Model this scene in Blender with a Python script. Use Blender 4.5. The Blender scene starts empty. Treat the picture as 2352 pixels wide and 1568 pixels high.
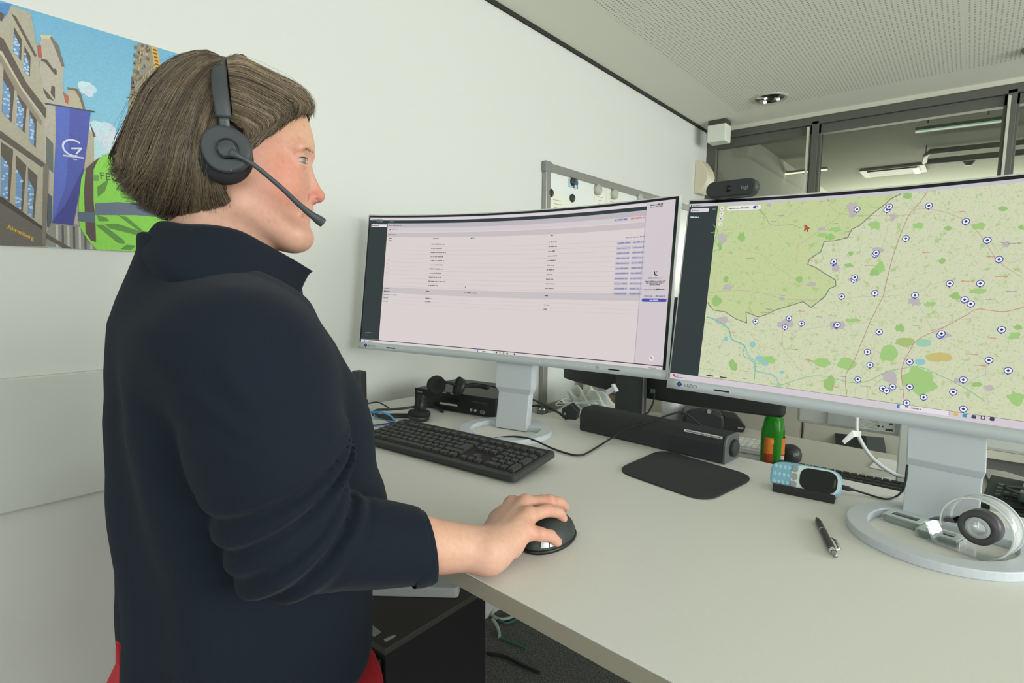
import bpy, math, random
import numpy as np
from mathutils import Vector, Matrix, geometry
from math import sin, cos, pi, radians as RAD, sqrt

# ---------------------------------------------------------------- camera
FOC = 1268.5
CAM = np.array([0.0, 0.0, 1.42])
YAW, PITCH, ROLL = np.radians([39.49, 5.73, -0.61])
def _axes():
    f = np.array([-sin(YAW)*cos(PITCH), cos(YAW)*cos(PITCH), -sin(PITCH)])
    r = np.array([cos(YAW), sin(YAW), 0.0]); d = np.cross(f, r)
    return np.array([r*cos(ROLL)+d*sin(ROLL), -r*sin(ROLL)+d*cos(ROLL), f])
AX = _axes()
def ray(x, y): return AX.T @ np.array([(x-1176)/FOC, (y-784)/FOC, 1.0])
def onz(x, y, z): d = ray(x, y); return CAM + d*((z-CAM[2])/d[2])
def onx(x, y, X): d = ray(x, y); return CAM + d*((X-CAM[0])/d[0])
def ony(x, y, Y): d = ray(x, y); return CAM + d*((Y-CAM[1])/d[1])
def onpl(x, y, p, n): d = ray(x, y); n = np.array(n, float); return CAM + d*(np.dot(np.array(p)-CAM, n)/np.dot(d, n))
def proj(p):
    c = AX @ (np.array(p)-CAM); return np.array([FOC*c[0]/c[2]+1176, FOC*c[1]/c[2]+784])

scene = bpy.context.scene
col = scene.collection
cd = bpy.data.cameras.new('camera'); cam = bpy.data.objects.new('camera', cd); col.objects.link(cam)
cd.sensor_width = 36.0; cd.lens = FOC/2352*36.0; cd.clip_start = 0.02; cd.clip_end = 100
m = Matrix(((AX[0][0], -AX[1][0], -AX[2][0], CAM[0]), (AX[0][1], -AX[1][1], -AX[2][1], CAM[1]), (AX[0][2], -AX[1][2], -AX[2][2], CAM[2]), (0, 0, 0, 1)))
cam.matrix_world = m
scene.camera = cam
vs = scene.view_settings
scene.display_settings.display_device = 'sRGB'
vs.view_transform = 'Standard'; vs.look = 'None'; vs.exposure = 0.0; vs.gamma = 1.0; vs.use_curve_mapping = False
scene.cycles.use_denoising = True
scene.cycles.max_bounces = 8; scene.cycles.diffuse_bounces = 5; scene.cycles.transparent_max_bounces = 12

# ---------------------------------------------------------------- world, daylight and next room fill
w = bpy.data.worlds.new('world'); scene.world = w; w.use_nodes = True
bg = w.node_tree.nodes['Background']; bg.inputs[0].default_value = (0.80, 0.92, 1.0, 1); bg.inputs[1].default_value = 1.0
def area(name, loc, target, sx, sy, power, colr=(1, 1, 1)):
    l = bpy.data.lights.new(name, 'AREA'); l.shape = 'RECTANGLE'; l.size = sx; l.size_y = sy; l.energy = power; l.color = colr
    o = bpy.data.objects.new(name, l); col.objects.link(o); o.location = loc
    o.rotation_euler = (Vector(target)-Vector(loc)).to_track_quat('-Z', 'Y').to_euler(); return o
area('daylight_window_right', (3.30, 1.5, 1.78), (-1.5, 1.4, 2.6), 4.2, 1.25, 150, (0.98, 1.0, 0.97))
area('daylight_window_back', (1.3, -2.30, 1.82), (-0.1, 2.5, 2.9), 3.2, 1.2, 38, (0.98, 1.0, 0.98))
area('next_room_fill', (-0.5, 8.6, 1.9), (-0.5, 5.0, 2.4), 3.0, 1.0, 105, (1.0, 0.97, 0.88))  # added fill light, stands in for the lamps of the next room

# ---------------------------------------------------------------- materials
def lin(c):
    c = [v/255.0 for v in c[:3]]
    return tuple(v/12.92 if v <= 0.04045 else ((v+0.055)/1.055)**2.4 for v in c)
MATS = {}
def mat(name, rgb=(200, 200, 200), rough=0.5, metal=0.0, bump=0.0, bscale=200.0, var=0.0, vscale=8.0, emis=None, estr=1.0, spec=0.5, trans=0.0, alpha=1.0, sheen=0.0, ior=1.45):
    if name in MATS: return MATS[name]
    M = bpy.data.materials.new(name); M.use_nodes = True; N = M.node_tree.nodes; L = M.node_tree.links
    b = N['Principled BSDF']; b.inputs['Base Color'].default_value = (*lin(rgb), 1); b.inputs['Roughness'].default_value = rough
    b.inputs['Metallic'].default_value = metal; b.inputs['Specular IOR Level'].default_value = spec; b.inputs['IOR'].default_value = ior
    b.inputs['Transmission Weight'].default_value = trans; b.inputs['Alpha'].default_value = alpha
    if sheen: b.inputs['Sheen Weight'].default_value = sheen; b.inputs['Sheen Roughness'].default_value = 0.4
    if emis: b.inputs['Emission Color'].default_value = (*lin(emis), 1); b.inputs['Emission Strength'].default_value = estr
    tc = N.new('ShaderNodeTexCoord')
    if var:
        n = N.new('ShaderNodeTexNoise'); n.inputs['Scale'].default_value = vscale; n.inputs['Detail'].default_value = 5; L.new(tc.outputs['Object'], n.inputs['Vector'])
        mr = N.new('ShaderNodeMapRange'); mr.inputs['From Min'].default_value = 0.3; mr.inputs['From Max'].default_value = 0.7; mr.inputs['To Min'].default_value = 1-var; mr.inputs['To Max'].default_value = 1+var
        L.new(n.outputs['Fac'], mr.inputs['Value'])
        mx = N.new('ShaderNodeVectorMath'); mx.operation = 'SCALE'; mx.inputs[0].default_value = lin(rgb); L.new(mr.outputs[0], mx.inputs['Scale']); L.new(mx.outputs[0], b.inputs['Base Color'])
    if bump:
        n = N.new('ShaderNodeTexNoise'); n.inputs['Scale'].default_value = bscale; n.inputs['Detail'].default_value = 3; L.new(tc.outputs['Object'], n.inputs['Vector'])
        bp = N.new('ShaderNodeBump'); bp.inputs['Strength'].default_value = bump; bp.inputs['Distance'].default_value = 0.002; L.new(n.outputs['Fac'], bp.inputs['Height']); L.new(bp.outputs[0], b.inputs['Normal'])
    MATS[name] = M; return M
def colattr_mat(name, emission=False, rough=0.5, noise=0.0, nscale=300.0, spec=0.3, bump=0):
    if name in MATS: return MATS[name]
    M = bpy.data.materials.new(name); M.use_nodes = True; N = M.node_tree.nodes; L = M.node_tree.links; b = N['Principled BSDF']
    a = N.new('ShaderNodeAttribute'); a.attribute_name = 'Col'; out = a.outputs['Color']
    tc = N.new('ShaderNodeTexCoord')
    if noise:
        n = N.new('ShaderNodeTexNoise'); n.inputs['Scale'].default_value = nscale; n.inputs['Detail'].default_value = 6; L.new(tc.outputs['Object'], n.inputs['Vector'])
        mr = N.new('ShaderNodeMapRange'); mr.inputs['From Min'].default_value = 0.3; mr.inputs['From Max'].default_value = 0.7; mr.inputs['To Min'].default_value = 1-noise; mr.inputs['To Max'].default_value = 1+noise
        L.new(n.outputs['Fac'], mr.inputs['Value']); mx = N.new('ShaderNodeVectorMath'); mx.operation = 'SCALE'; L.new(out, mx.inputs[0]); L.new(mr.outputs[0], mx.inputs['Scale']); out = mx.outputs[0]
    if emission:
        b.inputs['Base Color'].default_value = (0.01, 0.01, 0.01, 1); L.new(out, b.inputs['Emission Color']); b.inputs['Emission Strength'].default_value = 1.0
    else: L.new(out, b.inputs['Base Color'])
    b.inputs['Roughness'].default_value = rough; b.inputs['Specular IOR Level'].default_value = spec
    if bump:
        n = N.new('ShaderNodeTexNoise'); n.inputs['Scale'].default_value = 350; n.inputs['Detail'].default_value = 3; L.new(tc.outputs['Object'], n.inputs['Vector'])
        bp = N.new('ShaderNodeBump'); bp.inputs['Strength'].default_value = bump; bp.inputs['Distance'].default_value = 0.001; L.new(n.outputs['Fac'], bp.inputs['Height']); L.new(bp.outputs[0], b.inputs['Normal'])
    MATS[name] = M; return M

# ---------------------------------------------------------------- mesh helpers
class MB:
    def __init__(s): s.v = []; s.f = []; s.mi = []; s.sm = []
    def add(s, vs, fs, mi=0, sm=False):
        o = len(s.v); s.v += [tuple(map(float, p)) for p in vs]; s.f += [tuple(i+o for i in f) for f in fs]; s.mi += [mi]*len(fs); s.sm += [sm]*len(fs); return s
    def box(s, c, d, rz=0, mi=0, M=None):
        hx, hy, hz = d[0]/2, d[1]/2, d[2]/2
        p = [(x, y, z) for z in (-hz, hz) for y in (-hy, hy) for x in (-hx, hx)]
        if M is not None: p = [tuple(M @ Vector(q)) for q in p]
        ca, sa = cos(rz), sin(rz)
        p = [(c[0]+x*ca-y*sa, c[1]+x*sa+y*ca, c[2]+z) for x, y, z in p]
        return s.add(p, [(0, 2, 3, 1), (4, 5, 7, 6), (0, 1, 5, 4), (2, 6, 7, 3), (0, 4, 6, 2), (1, 3, 7, 5)], mi)
    def prism(s, poly, z0, z1, mi=0, f=None, sm=False):
        n = len(poly); f = f or (lambda x, y, z: (x, y, z))
        v = [f(x, y, z0) for x, y in poly]+[f(x, y, z1) for x, y in poly]
        fs = [(i, (i+1) % n, n+(i+1) % n, n+i) for i in range(n)]
        s.add(v, [tuple(range(n-1, -1, -1)), tuple(range(n, 2*n))], mi); o = len(s.v)-2*n
        s.f += [tuple(i+o for i in q) for q in fs]; s.mi += [mi]*n; s.sm += [sm]*n; return s
    def ring(s, outer, inner, z0, z1, mi=0, f=None):
        n = len(outer); f = f or (lambda x, y, z: (x, y, z))
        v = [f(*p, z0) for p in outer]+[f(*p, z1) for p in outer]+[f(*p, z0) for p in inner]+[f(*p, z1) for p in inner]
        fs = []
        for i in range(n):
            j = (i+1) % n
            fs += [(i, j, n+j, n+i), (2*n+j, 2*n+i, 3*n+i, 3*n+j), (n+i, n+j, 3*n+j, 3*n+i), (j, i, 2*n+i, 2*n+j)]
        return s.add(v, fs, mi)
    def tube(s, path, r, n=8, mi=0, cap=True, flat=1.0, up=None):
        P = [Vector(p) for p in path]; k = len(P); R = r if hasattr(r, '__len__') else [r]*k
        vs = []; prev = Vector(up) if up else None
        for i in range(k):
            t = (P[min(i+1, k-1)]-P[max(i-1, 0)]).normalized()
            if prev is None: prev = t.orthogonal()
            a = (prev-t*prev.dot(t))
            a = a.normalized() if a.length > 1e-6 else t.orthogonal().normalized()
            prev = a; b = t.cross(a)
            vs += [P[i]+a*(R[i]*flat*cos(2*pi*j/n))+b*(R[i]*sin(2*pi*j/n)) for j in range(n)]
        fs = [(i*n+j, i*n+(j+1) % n, (i+1)*n+(j+1) % n, (i+1)*n+j) for i in range(k-1) for j in range(n)]
        s.add(vs, fs, mi, True)
        if cap: o = len(s.v)-k*n; s.f += [tuple(o+j for j in range(n-1, -1, -1)), tuple(o+(k-1)*n+j for j in range(n))]; s.mi += [mi]*2; s.sm += [False]*2
        return s
    def lathe(s, prof, n=32, mi=0, M=None, sm=True, arc=(0, 2*pi)):
        full = abs(arc[1]-arc[0]-2*pi) < 1e-6; m_ = n if full else n+1; k = len(prof); vs = []
        for r, z in prof:
            for j in range(m_):
                a = arc[0]+(arc[1]-arc[0])*j/n; p = Vector((r*cos(a), r*sin(a), z)); vs.append(M @ p if M is not None else p)
        fs = [(i*m_+j, i*m_+(j+1) % m_, (i+1)*m_+(j+1) % m_, (i+1)*m_+j) for i in range(k-1) for j in range(n)]
        return s.add(vs, fs, mi, sm)
    def cyl(s, p0, p1, r0, r1=None, n=20, mi=0): return s.tube([p0, p1], [r0, r0 if r1 is None else r1], n, mi)
    def build(s, name, mats, parent=None, off=None, bevel=0.0, bseg=2, label=None):
        me = bpy.data.meshes.new(name); vv = s.v if off is None else [(a-off[0], b-off[1], c-off[2]) for a, b, c in s.v]
        me.from_pydata(vv, [], s.f)
        for M in (mats if isinstance(mats, (list, tuple)) else [mats]): me.materials.append(M)
        me.polygons.foreach_set('material_index', s.mi); me.polygons.foreach_set('use_smooth', s.sm); me.validate(); me.update()
        o = bpy.data.objects.new(name, me); col.objects.link(o)
        if parent is not None: o.parent = parent
        if bevel:
            b = o.modifiers.new('bevel', 'BEVEL'); b.width = bevel; b.segments = bseg; b.limit_method = 'ANGLE'; b.angle_limit = RAD(35)
        if label: o['label'] = label
        return o
def tag(o, label=None, cat=None, group=None, kind=None):
    if label: o['label'] = label
    if cat: o['category'] = cat
    if group: o['group'] = group
    if kind: o['kind'] = kind
    return o
def thing(name, label, cat, loc=(0, 0, 0), rz=0.0, group=None):
    o = bpy.data.objects.new(name, None); o.empty_display_size = 0.05; col.objects.link(o); o.location = loc; o.rotation_euler = (0, 0, rz)
    return tag(o, label, cat, group)
def spline(pts, n):
    P = np.array(pts, float); k = len(P); Q = np.vstack([2*P[0]-P[1], P, 2*P[-1]-P[-2]]); out = []
    for t in np.linspace(0, k-1-1e-9, n):
        i = int(t); u = t-i; a, b, c, d = Q[i], Q[i+1], Q[i+2], Q[i+3]
        out.append(0.5*((2*b)+(c-a)*u+(2*a-5*b+4*c-d)*u*u+(3*b-a-3*c+d)*u**3))
    return np.array(out)
def rrect(w, h, r, n=5, cx=0, cy=0):
    out = []
    for k, (sx, sy) in enumerate(((1, 1), (-1, 1), (-1, -1), (1, -1))):
        for j in range(n+1):
            a = pi/2*(k+j/n); out.append((cx+sx*(w/2-r)+r*cos(a), cy+sy*(h/2-r)+r*sin(a)))
    return out
_txt = {}
def text_tris(s):
    if s in _txt: return _txt[s]
    cu = bpy.data.curves.new('t', 'FONT'); cu.body = s; cu.size = 1.0; cu.fill_mode = 'FRONT'; o = bpy.data.objects.new('t', cu); col.objects.link(o)
    dg = bpy.context.evaluated_depsgraph_get(); me = bpy.data.meshes.new_from_object(o.evaluated_get(dg)); me.calc_loop_triangles()
    v = [(p.co.x, p.co.y) for p in me.vertices]; t = [[v[i] for i in lt.vertices] for lt in me.loop_triangles]
    bpy.data.objects.remove(o); bpy.data.curves.remove(cu); bpy.data.meshes.remove(me)
    xs = [q[0] for tri in t for q in tri] or [0]; _txt[s] = (t, min(xs), max(xs)); return _txt[s]
class Canvas:
    """flat print or picture on a surface: coloured polygons in metres, stacked a hair apart"""
    def __init__(s, strip=0.0): s.T = []; s.strip = strip
    def tri(s, t, c, l, mi=0): s.T.append((t, c, l, mi))
    def poly(s, pts, c, l=1, mi=0):
        P = [Vector((p[0], p[1], 0)) for p in pts]
        if len(P) == 3: s.tri([tuple(p[:2]) for p in P], c, l, mi); return
        for t in geometry.tessellate_polygon([P]): s.tri([tuple(P[i][:2]) for i in t], c, l, mi)
    def rect(s, x0, y0, x1, y1, c, l=1, mi=0): s.poly([(x0, y0), (x1, y0), (x1, y1), (x0, y1)], c, l, mi)
    def disc(s, x, y, r, c, l=1, n=14, ry=None): s.poly([(x+r*cos(2*pi*i/n), y+(ry or r)*sin(2*pi*i/n)) for i in range(n)], c, l)
    def line(s, pts, w, c, l=1, inc=0.0):
        for i, (a, b) in enumerate(zip(pts[:-1], pts[1:])):
            dx, dy = b[0]-a[0], b[1]-a[1]; L = sqrt(dx*dx+dy*dy) or 1; nx, ny = -dy/L*w/2, dx/L*w/2; ex, ey = dx/L*w*0.3, dy/L*w*0.3
            s.poly([(a[0]-ex+nx, a[1]-ey+ny), (a[0]-ex-nx, a[1]-ey-ny), (b[0]+ex-nx, b[1]+ey-ny), (b[0]+ex+nx, b[1]+ey+ny)], c, l+inc*i)
    def text(s, st, x, y, size, c, l=2, f=None, align='l', sx=1.0):
        t, a, b = text_tris(st); o = 0 if align == 'l' else -(a+b)/2
        for tr in t:
            q = [((p[0]+o)*size*sx, p[1]*size) for p in tr]; q = [f(*p) for p in q] if f else [(x+p[0], y+p[1]) for p in q]; s.tri(q, c, l)
    def greek(s, x, y, w, h, c, l=2, rng=None):
        r = rng or random; p = x
        while p < x+w:
            k = min(r.uniform(1.2, 4.5)*h, x+w-p); s.rect(p, y, p+k, y+h*r.uniform(.55, 1), c, l); p += k+h*.45
    def build(s, name, mats, f, parent=None, off=(0, 0, 0), step=0.00012, label=None):
        V = []; F = []; C = []; MI = []
        for ti, (t, c, l, mi) in enumerate(s.T):
            l = l+.9*ti/len(s.T); polys = [t]
            if s.strip:
                x0 = min(p[0] for p in t); x1 = max(p[0] for p in t)
                if int(x0/s.strip) != int(x1/s.strip):
                    polys = []
                    for k in range(int(math.floor(x0/s.strip)), int(math.floor(x1/s.strip))+1):
                        P = list(t)
                        for side, X in ((1, k*s.strip), (-1, (k+1)*s.strip)):
                            Q = []
                            for i in range(len(P)):
                                a, b = P[i-1], P[i]; ia = side*(a[0]-X) >= 0; ib = side*(b[0]-X) >= 0
                                if ia != ib: u = (X-a[0])/(b[0]-a[0]); Q.append((X, a[1]+u*(b[1]-a[1])))
                                if ib: Q.append(b)
                            P = Q
                            if not P: break
                        if len(P) > 2: polys.append(P)
            for P in polys:
                A = sum(P[i-1][0]*P[i][1]-P[i][0]*P[i-1][1] for i in range(len(P)))
                if abs(A) < 1e-12: continue
                if A < 0: P = P[::-1]
                o = len(V); F.append(tuple(range(o, o+len(P))))
                MI.append(mi)
                for p in P:
                    q = f(p[0], p[1], l*step); V.append((q[0]-off[0], q[1]-off[1], q[2]-off[2])); cc = c(p[0], p[1]) if callable(c) else c; C += [*lin(cc), 1.0]
        me = bpy.data.meshes.new(name); me.from_pydata(V, [], F)
        for M in (mats if isinstance(mats, (list, tuple)) else [mats]): me.materials.append(M)
        me.polygons.foreach_set('material_index', MI)
        ca = me.color_attributes.new('Col', 'FLOAT_COLOR', 'POINT'); ca.data.foreach_set('color', C); me.update()
        o = bpy.data.objects.new(name, me); col.objects.link(o)
        if parent is not None: o.parent = parent
        if label: o['label'] = label
        return o

# ---------------------------------------------------------------- common materials
M_white = mat('white_plastic', (190, 197, 202), 0.45)
M_whiteg = mat('pale_plastic', (226, 231, 233), 0.4)
M_black = mat('black_plastic', (46, 49, 50), 0.42, bump=0.08, bscale=900)
M_soft = mat('black_rubber', (36, 37, 38), 0.7)
M_foam = mat('black_foam', (38, 39, 40), 0.95, bump=0.5, bscale=700)
M_desk = mat('desk_laminate', (214, 214, 208), 0.5, var=0.03, vscale=900)
M_edge = mat('desk_edge_band', (150, 146, 130), 0.55)
M_steel = mat('steel', (170, 172, 172), 0.35, metal=0.9)
M_chrome = mat('chrome', (225, 225, 225), 0.12, metal=1.0)
M_silver = mat('silver_plastic', (176, 180, 182), 0.35, metal=0.4)
# ================================================================ the room
XW, YG, HC, YB, XR = -1.50, 3.98, 2.51, -2.5, 3.5
M_wall = mat('wall_paint', (211, 213, 207), 0.9, bump=0.06, bscale=500)
def struct(name, mb, M, **k): o = mb.build(name, M, **k); o['kind'] = 'structure'; return o
def carpet():
    M = mat('carpet', (52, 56, 54), 1.0, bump=1.0, bscale=500); N = M.node_tree.nodes; L = M.node_tree.links; b = N['Principled BSDF']
    tc = N.new('ShaderNodeTexCoord'); n = N.new('ShaderNodeTexNoise'); n.inputs['Scale'].default_value = 260; n.inputs['Detail'].default_value = 4; L.new(tc.outputs['Object'], n.inputs['Vector'])
    r = N.new('ShaderNodeValToRGB'); r.color_ramp.elements[0].position = 0.38; r.color_ramp.elements[0].color = (*lin((52, 58, 56)), 1); r.color_ramp.elements[1].position = 0.66; r.color_ramp.elements[1].color = (*lin((138, 138, 130)), 1)
    L.new(n.outputs['Fac'], r.inputs[0]); L.new(r.outputs[0], b.inputs['Base Color']); return M
struct('floor', MB().box(((XW+XR)/2, 3.3, -0.05), (XR-XW+0.4, 12.0, 0.1)), carpet())
struct('wall_left', MB().box((XW-0.06, 3.3, HC/2+0.1), (0.12, 12.0, HC+0.2)), M_wall)
def ceiling_mat():
    M = mat('perforated_ceiling', (232, 232, 220), 0.95); N = M.node_tree.nodes; L = M.node_tree.links; b = N['Principled BSDF']
    g = N.new('ShaderNodeNewGeometry'); sep = N.new('ShaderNodeSeparateXYZ'); L.new(g.outputs['Position'], sep.inputs[0])
    def math_(op, a, b_=None):
        n = N.new('ShaderNodeMath'); n.operation = op
        for i, v in enumerate((a, b_)):
            if v is None: continue
            if isinstance(v, (int, float)): n.inputs[i].default_value = v
            else: L.new(v, n.inputs[i])
        return n.outputs[0]
    P = 0.0165
    def cell(v): return math_('SUBTRACT', math_('FRACT', math_('DIVIDE', math_('ADD', v, 50), P)), 0.5)
    cx, cy = cell(sep.outputs[0]), cell(sep.outputs[1])
    d = math_('SQRT', math_('ADD', math_('MULTIPLY', cx, cx), math_('MULTIPLY', cy, cy)))
    hole = math_('LESS_THAN', d, 0.21)
    reg = math_('MULTIPLY', math_('GREATER_THAN', sep.outputs[0], -1.20), math_('LESS_THAN', sep.outputs[1], 3.62))
    reg2 = math_('GREATER_THAN', math_('ABSOLUTE', math_('SUBTRACT', sep.outputs[0], -0.10)), 0.006)
    k = math_('MULTIPLY', math_('MULTIPLY', hole, reg), reg2)
    mx = N.new('ShaderNodeMix'); mx.data_type = 'RGBA'; L.new(k, mx.inputs['Factor']); mx.inputs['A'].default_value = (*lin((232, 232, 220)), 1); mx.inputs['B'].default_value = (*lin((158, 160, 148)), 1)
    L.new(mx.outputs['Result'], b.inputs['Base Color']); return M
struct('ceiling', MB().box(((XW+XR)/2+0.008, (YB+YG)/2, HC+0.05), (XR-XW-0.016, YG-YB, 0.1)), ceiling_mat())
M_dark = mat('dark_joint_strip', (52, 52, 46), 0.9)  # dark strip along the joint of wall and ceiling
struct('trim_1', MB().box((XW+0.005, (YB+YG)/2, HC-0.006), (0.012, YG-YB, 0.012)), M_dark)
# right and back walls with the windows that light the room
def wall_with_window(name, axis, pos, a0, a1, w0, w1, z0=0.85, z1=2.4):
    mb = MB()
    def seg(p0, p1, q0, q1):
        if axis == 'x': mb.box((pos, (p0+p1)/2, (q0+q1)/2), (0.12, p1-p0, q1-q0))
        else: mb.box(((p0+p1)/2, pos, (q0+q1)/2), (p1-p0, 0.12, q1-q0))
    seg(a0, w0, 0, HC); seg(w1, a1, 0, HC); seg(w0, w1, 0, z0); seg(w0, w1, z1, HC)
    struct(name, mb, M_wall)
    fr = MB(); n = 4
    for i in range(n+1):
        a = w0+(w1-w0)*i/n
        fr.box((pos, a, (z0+z1)/2) if axis == 'x' else (a, pos, (z0+z1)/2), (0.05, 0.06, z1-z0) if axis == 'x' else (0.06, 0.05, z1-z0))
    for z in (z0, z1): fr.box((pos, (w0+w1)/2, z) if axis == 'x' else ((w0+w1)/2, pos, z), (0.05, w1-w0, 0.06) if axis == 'x' else (w1-w0, 0.05, 0.06))
    return fr
M_frame = mat('dark_aluminium', (92, 94, 86), 0.45, metal=0.2)
struct('window_1', wall_with_window('wall_right', 'x', XR+0.06, YB, YG, -0.7, 3.7), M_frame)
struct('window_2', wall_with_window('wall_back', 'y', YB-0.06, XW, XR, -0.95, 2.8), M_frame)
# glass partition at the far end
fr = MB(); X0, X1 = -1.435, XR
def fbar(x0, x1, z0, z1, y0=YG-0.03, y1=YG+0.03): fr.box(((x0+x1)/2, (y0+y1)/2, (z0+z1)/2), (x1-x0, y1-y0, z1-z0))
fbar(X0-0.062, X0, 0, HC-0.02)
for a, b in ((-0.845, -0.783), (0.067, 0.130), (1.0, 1.06), (1.9, 1.96), (2.8, 2.86)):
    fbar(a, b, 0, 2.44)
    fbar(a+0.012, b-0.012, 0, 2.46, YG-0.05, YG-0.03)
fbar(X0, X1, 2.44, 2.485, YG-0.05, YG+0.03); fbar(X0, X1, 2.385, 2.44); fbar(X0, X1, 0.0, 0.10)
struct('trim_2', fr, M_frame, bevel=0.002)
struct('trim_3', MB().box(((XW+XR)/2, YG-0.035, 2.498), (XR-XW, 0.05, 0.024)), mat('ceiling_angle', (200, 200, 184), 0.7))
st = MB()
for a in (-0.853, 0.088): st.box((a, YG-0.045, 1.22), (0.012, 0.02, 2.42))
struct('trim_4', st, mat('light_seal', (196, 198, 184), 0.4))
def glassmat():
    M = bpy.data.materials.new('partition_glass'); M.use_nodes = True; N = M.node_tree.nodes; L = M.node_tree.links; N.remove(N['Principled BSDF'])
    t = N.new('ShaderNodeBsdfTransparent'); t.inputs[0].default_value = (0.80, 0.83, 0.78, 1); g = N.new('ShaderNodeBsdfGlossy'); g.inputs['Roughness'].default_value = 0.02; g.inputs['Color'].default_value = (0.95, 0.95, 0.95, 1)
    f = N.new('ShaderNodeFresnel'); f.inputs[0].default_value = 1.5; mx = N.new('ShaderNodeMixShader'); L.new(f.outputs[0], mx.inputs[0]); L.new(t.outputs[0], mx.inputs[1]); L.new(g.outputs[0], mx.inputs[2]); L.new(mx.outputs[0], N['Material Output'].inputs[0]); return M
M_glass = glassmat()
gp = [(-1.435, -0.845), (-0.783, 0.067), (0.13, 1.0), (1.06, 1.9), (1.96, 2.8), (2.86, XR)]
for i, (a, b) in enumerate(gp):
    struct('window_%d' % (i+3), MB().box(((a+b)/2, YG+0.012, 1.245), (b-a, 0.008, 2.285)), M_glass)
# room beyond the glass
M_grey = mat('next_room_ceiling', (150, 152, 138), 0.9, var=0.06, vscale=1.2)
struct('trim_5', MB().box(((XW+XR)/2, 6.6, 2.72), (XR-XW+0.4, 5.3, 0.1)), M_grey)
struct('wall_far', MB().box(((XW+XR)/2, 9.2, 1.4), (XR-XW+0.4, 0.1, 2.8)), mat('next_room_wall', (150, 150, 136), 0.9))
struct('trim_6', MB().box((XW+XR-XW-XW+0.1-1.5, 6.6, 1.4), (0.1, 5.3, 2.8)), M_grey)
M_lamp = mat('lamp_glow', (240, 240, 225), 0.5, emis=(250, 246, 224), estr=1.3)
M_lampg = mat('cool_lamp_glow', (150, 175, 165), 0.5, emis=(150, 185, 172), estr=0.7)
M_ldark = mat('lamp_housing', (96, 94, 84), 0.5)
def bar_at(px0, py0, px1, py1, z, h, dep, mb, mi=0):
    a, b = onz(px0, py0, z), onz(px1, py1, z); c = (a+b)/2; L = np.linalg.norm(b-a); mb.box((c[0], c[1], z+h/2), (L, dep, h), rz=math.atan2(b[1]-a[1], b[0]-a[0]), mi=mi); return c
def next_lamp(label, pts, M2, z=2.56, dep=0.07):
    a, b = onz(*pts[:2], z), onz(*pts[2:], z); c = (a+b)/2
    t = thing('pendant_light', label, 'light', tuple(c))
    bar_at(*pts, z, 0.025, dep, h := MB()); h.build('housing', M_ldark, t, off=c)
    bar_at(*pts, z-0.008, 0.008, dep*0.6, g := MB()); g.build('diffuser', M2, t, off=c)
    for k in (0.15, 0.85):
        p = a+(b-a)*k; MB().cyl((p[0], p[1], z+0.05), (p[0], p[1], 2.67), 0.004, n=6).build('hanger', M_ldark, t, off=c)
next_lamp('slim linear lamp beyond the glass, left pane, with a bright underside', (1720, 410, 1900, 390), M_lamp)
next_lamp('linear lamp with a greenish white glow at the top of the wide glass pane', (2102, 304, 2300, 279), M_lampg, z=2.5)
c = onz(2230, 350, 2.58)
t = thing('pendant_light', 'dark rectangular hanging light ring with rounded corners behind the wide pane', 'light', tuple(c))
P = [onz(x, y, 2.58) for x, y in ((2124, 372), (2126, 358), (2136, 348), (2352, 326), (2352, 345))]
MB().tube([*P[:4]], 0.022, 8).build('rail', M_ldark, t, off=c)
MB().tube([P[0], onz(2352, 349, 2.58)], 0.026, 8).build('rail', M_ldark, t, off=c)
for q in (P[1], P[3]): MB().cyl(q, (q[0], q[1], 2.67), 0.004, n=6).build('hanger', M_ldark, t, off=c)
c = onz(2052, 391, 2.66)
t = thing('recessed_light', 'square recessed ceiling light beyond the wide glass pane', 'light', tuple(c))
MB().box((0, 0, -0.005), (0.55, 0.42, 0.02)).build('frame', mat('lamp_frame', (150, 150, 132), 0.5), t)
MB().box((0, -0.02, -0.02), (0.42, 0.30, 0.012)).build('louvre', M_ldark, t)
MB().box((0.2, 0, -0.028), (0.05, 0.30, 0.01)).build('tube', M_lamp, t)
for px, py, nm in ((2225, 373, 'right'), (1806, 391, 'left')):
    c = onz(px, py, 2.66); t = MB().lathe([(0.0, -0.03), (0.03, -0.028), (0.045, 0), (0.05, 0.01)], 16).build('smoke_detector', M_ldark); t.location = c
    tag(t, 'small round dark ceiling detector beyond the glass, %s' % ('below the hanging ring lamp' if nm == 'right' else 'above the slim linear lamp'), 'detector')
# cable trunking along the left wall behind the woman
struct('trim_7', MB().box((XW+0.008, -0.82, (0.947+1.223)/2), (0.016, 3.16, 1.223-0.947)), mat('trunking', (204, 208, 200), 0.6), bevel=0.003)

# ---- ceiling downlight
c = (-0.966, 3.477, HC)
t = thing('downlight', 'round chrome faceted downlight recessed in the perforated ceiling', 'light', c)
MB().lathe([(0.075, 0.0), (0.098, 0.0), (0.099, -0.004), (0.090, -0.007), (0.078, -0.004), (0.075, 0.0)], 40).build('rim', mat('lamp_rim', (190, 190, 176), 0.4), t)
rf = MB(); rng = random.Random(4)
for k in range(12):
    for j in range(2):
        a0, a1 = 2*pi*k/12, 2*pi*(k+1)/12; r0, r1 = (0.078, 0.055) if j == 0 else (0.055, 0.022); z0, z1 = (-0.002, -0.012) if j == 0 else (-0.012, -0.004)
        jz = rng.uniform(-.004, .004)
        rf.add([(r0*cos(a0), r0*sin(a0), z0), (r0*cos(a1), r0*sin(a1), z0), (r1*cos(a1), r1*sin(a1), z1+jz), (r1*cos(a0), r1*sin(a0), z1-jz)], [(0, 1, 2, 3)])
rf.build('reflector', M_chrome, t)
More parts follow.
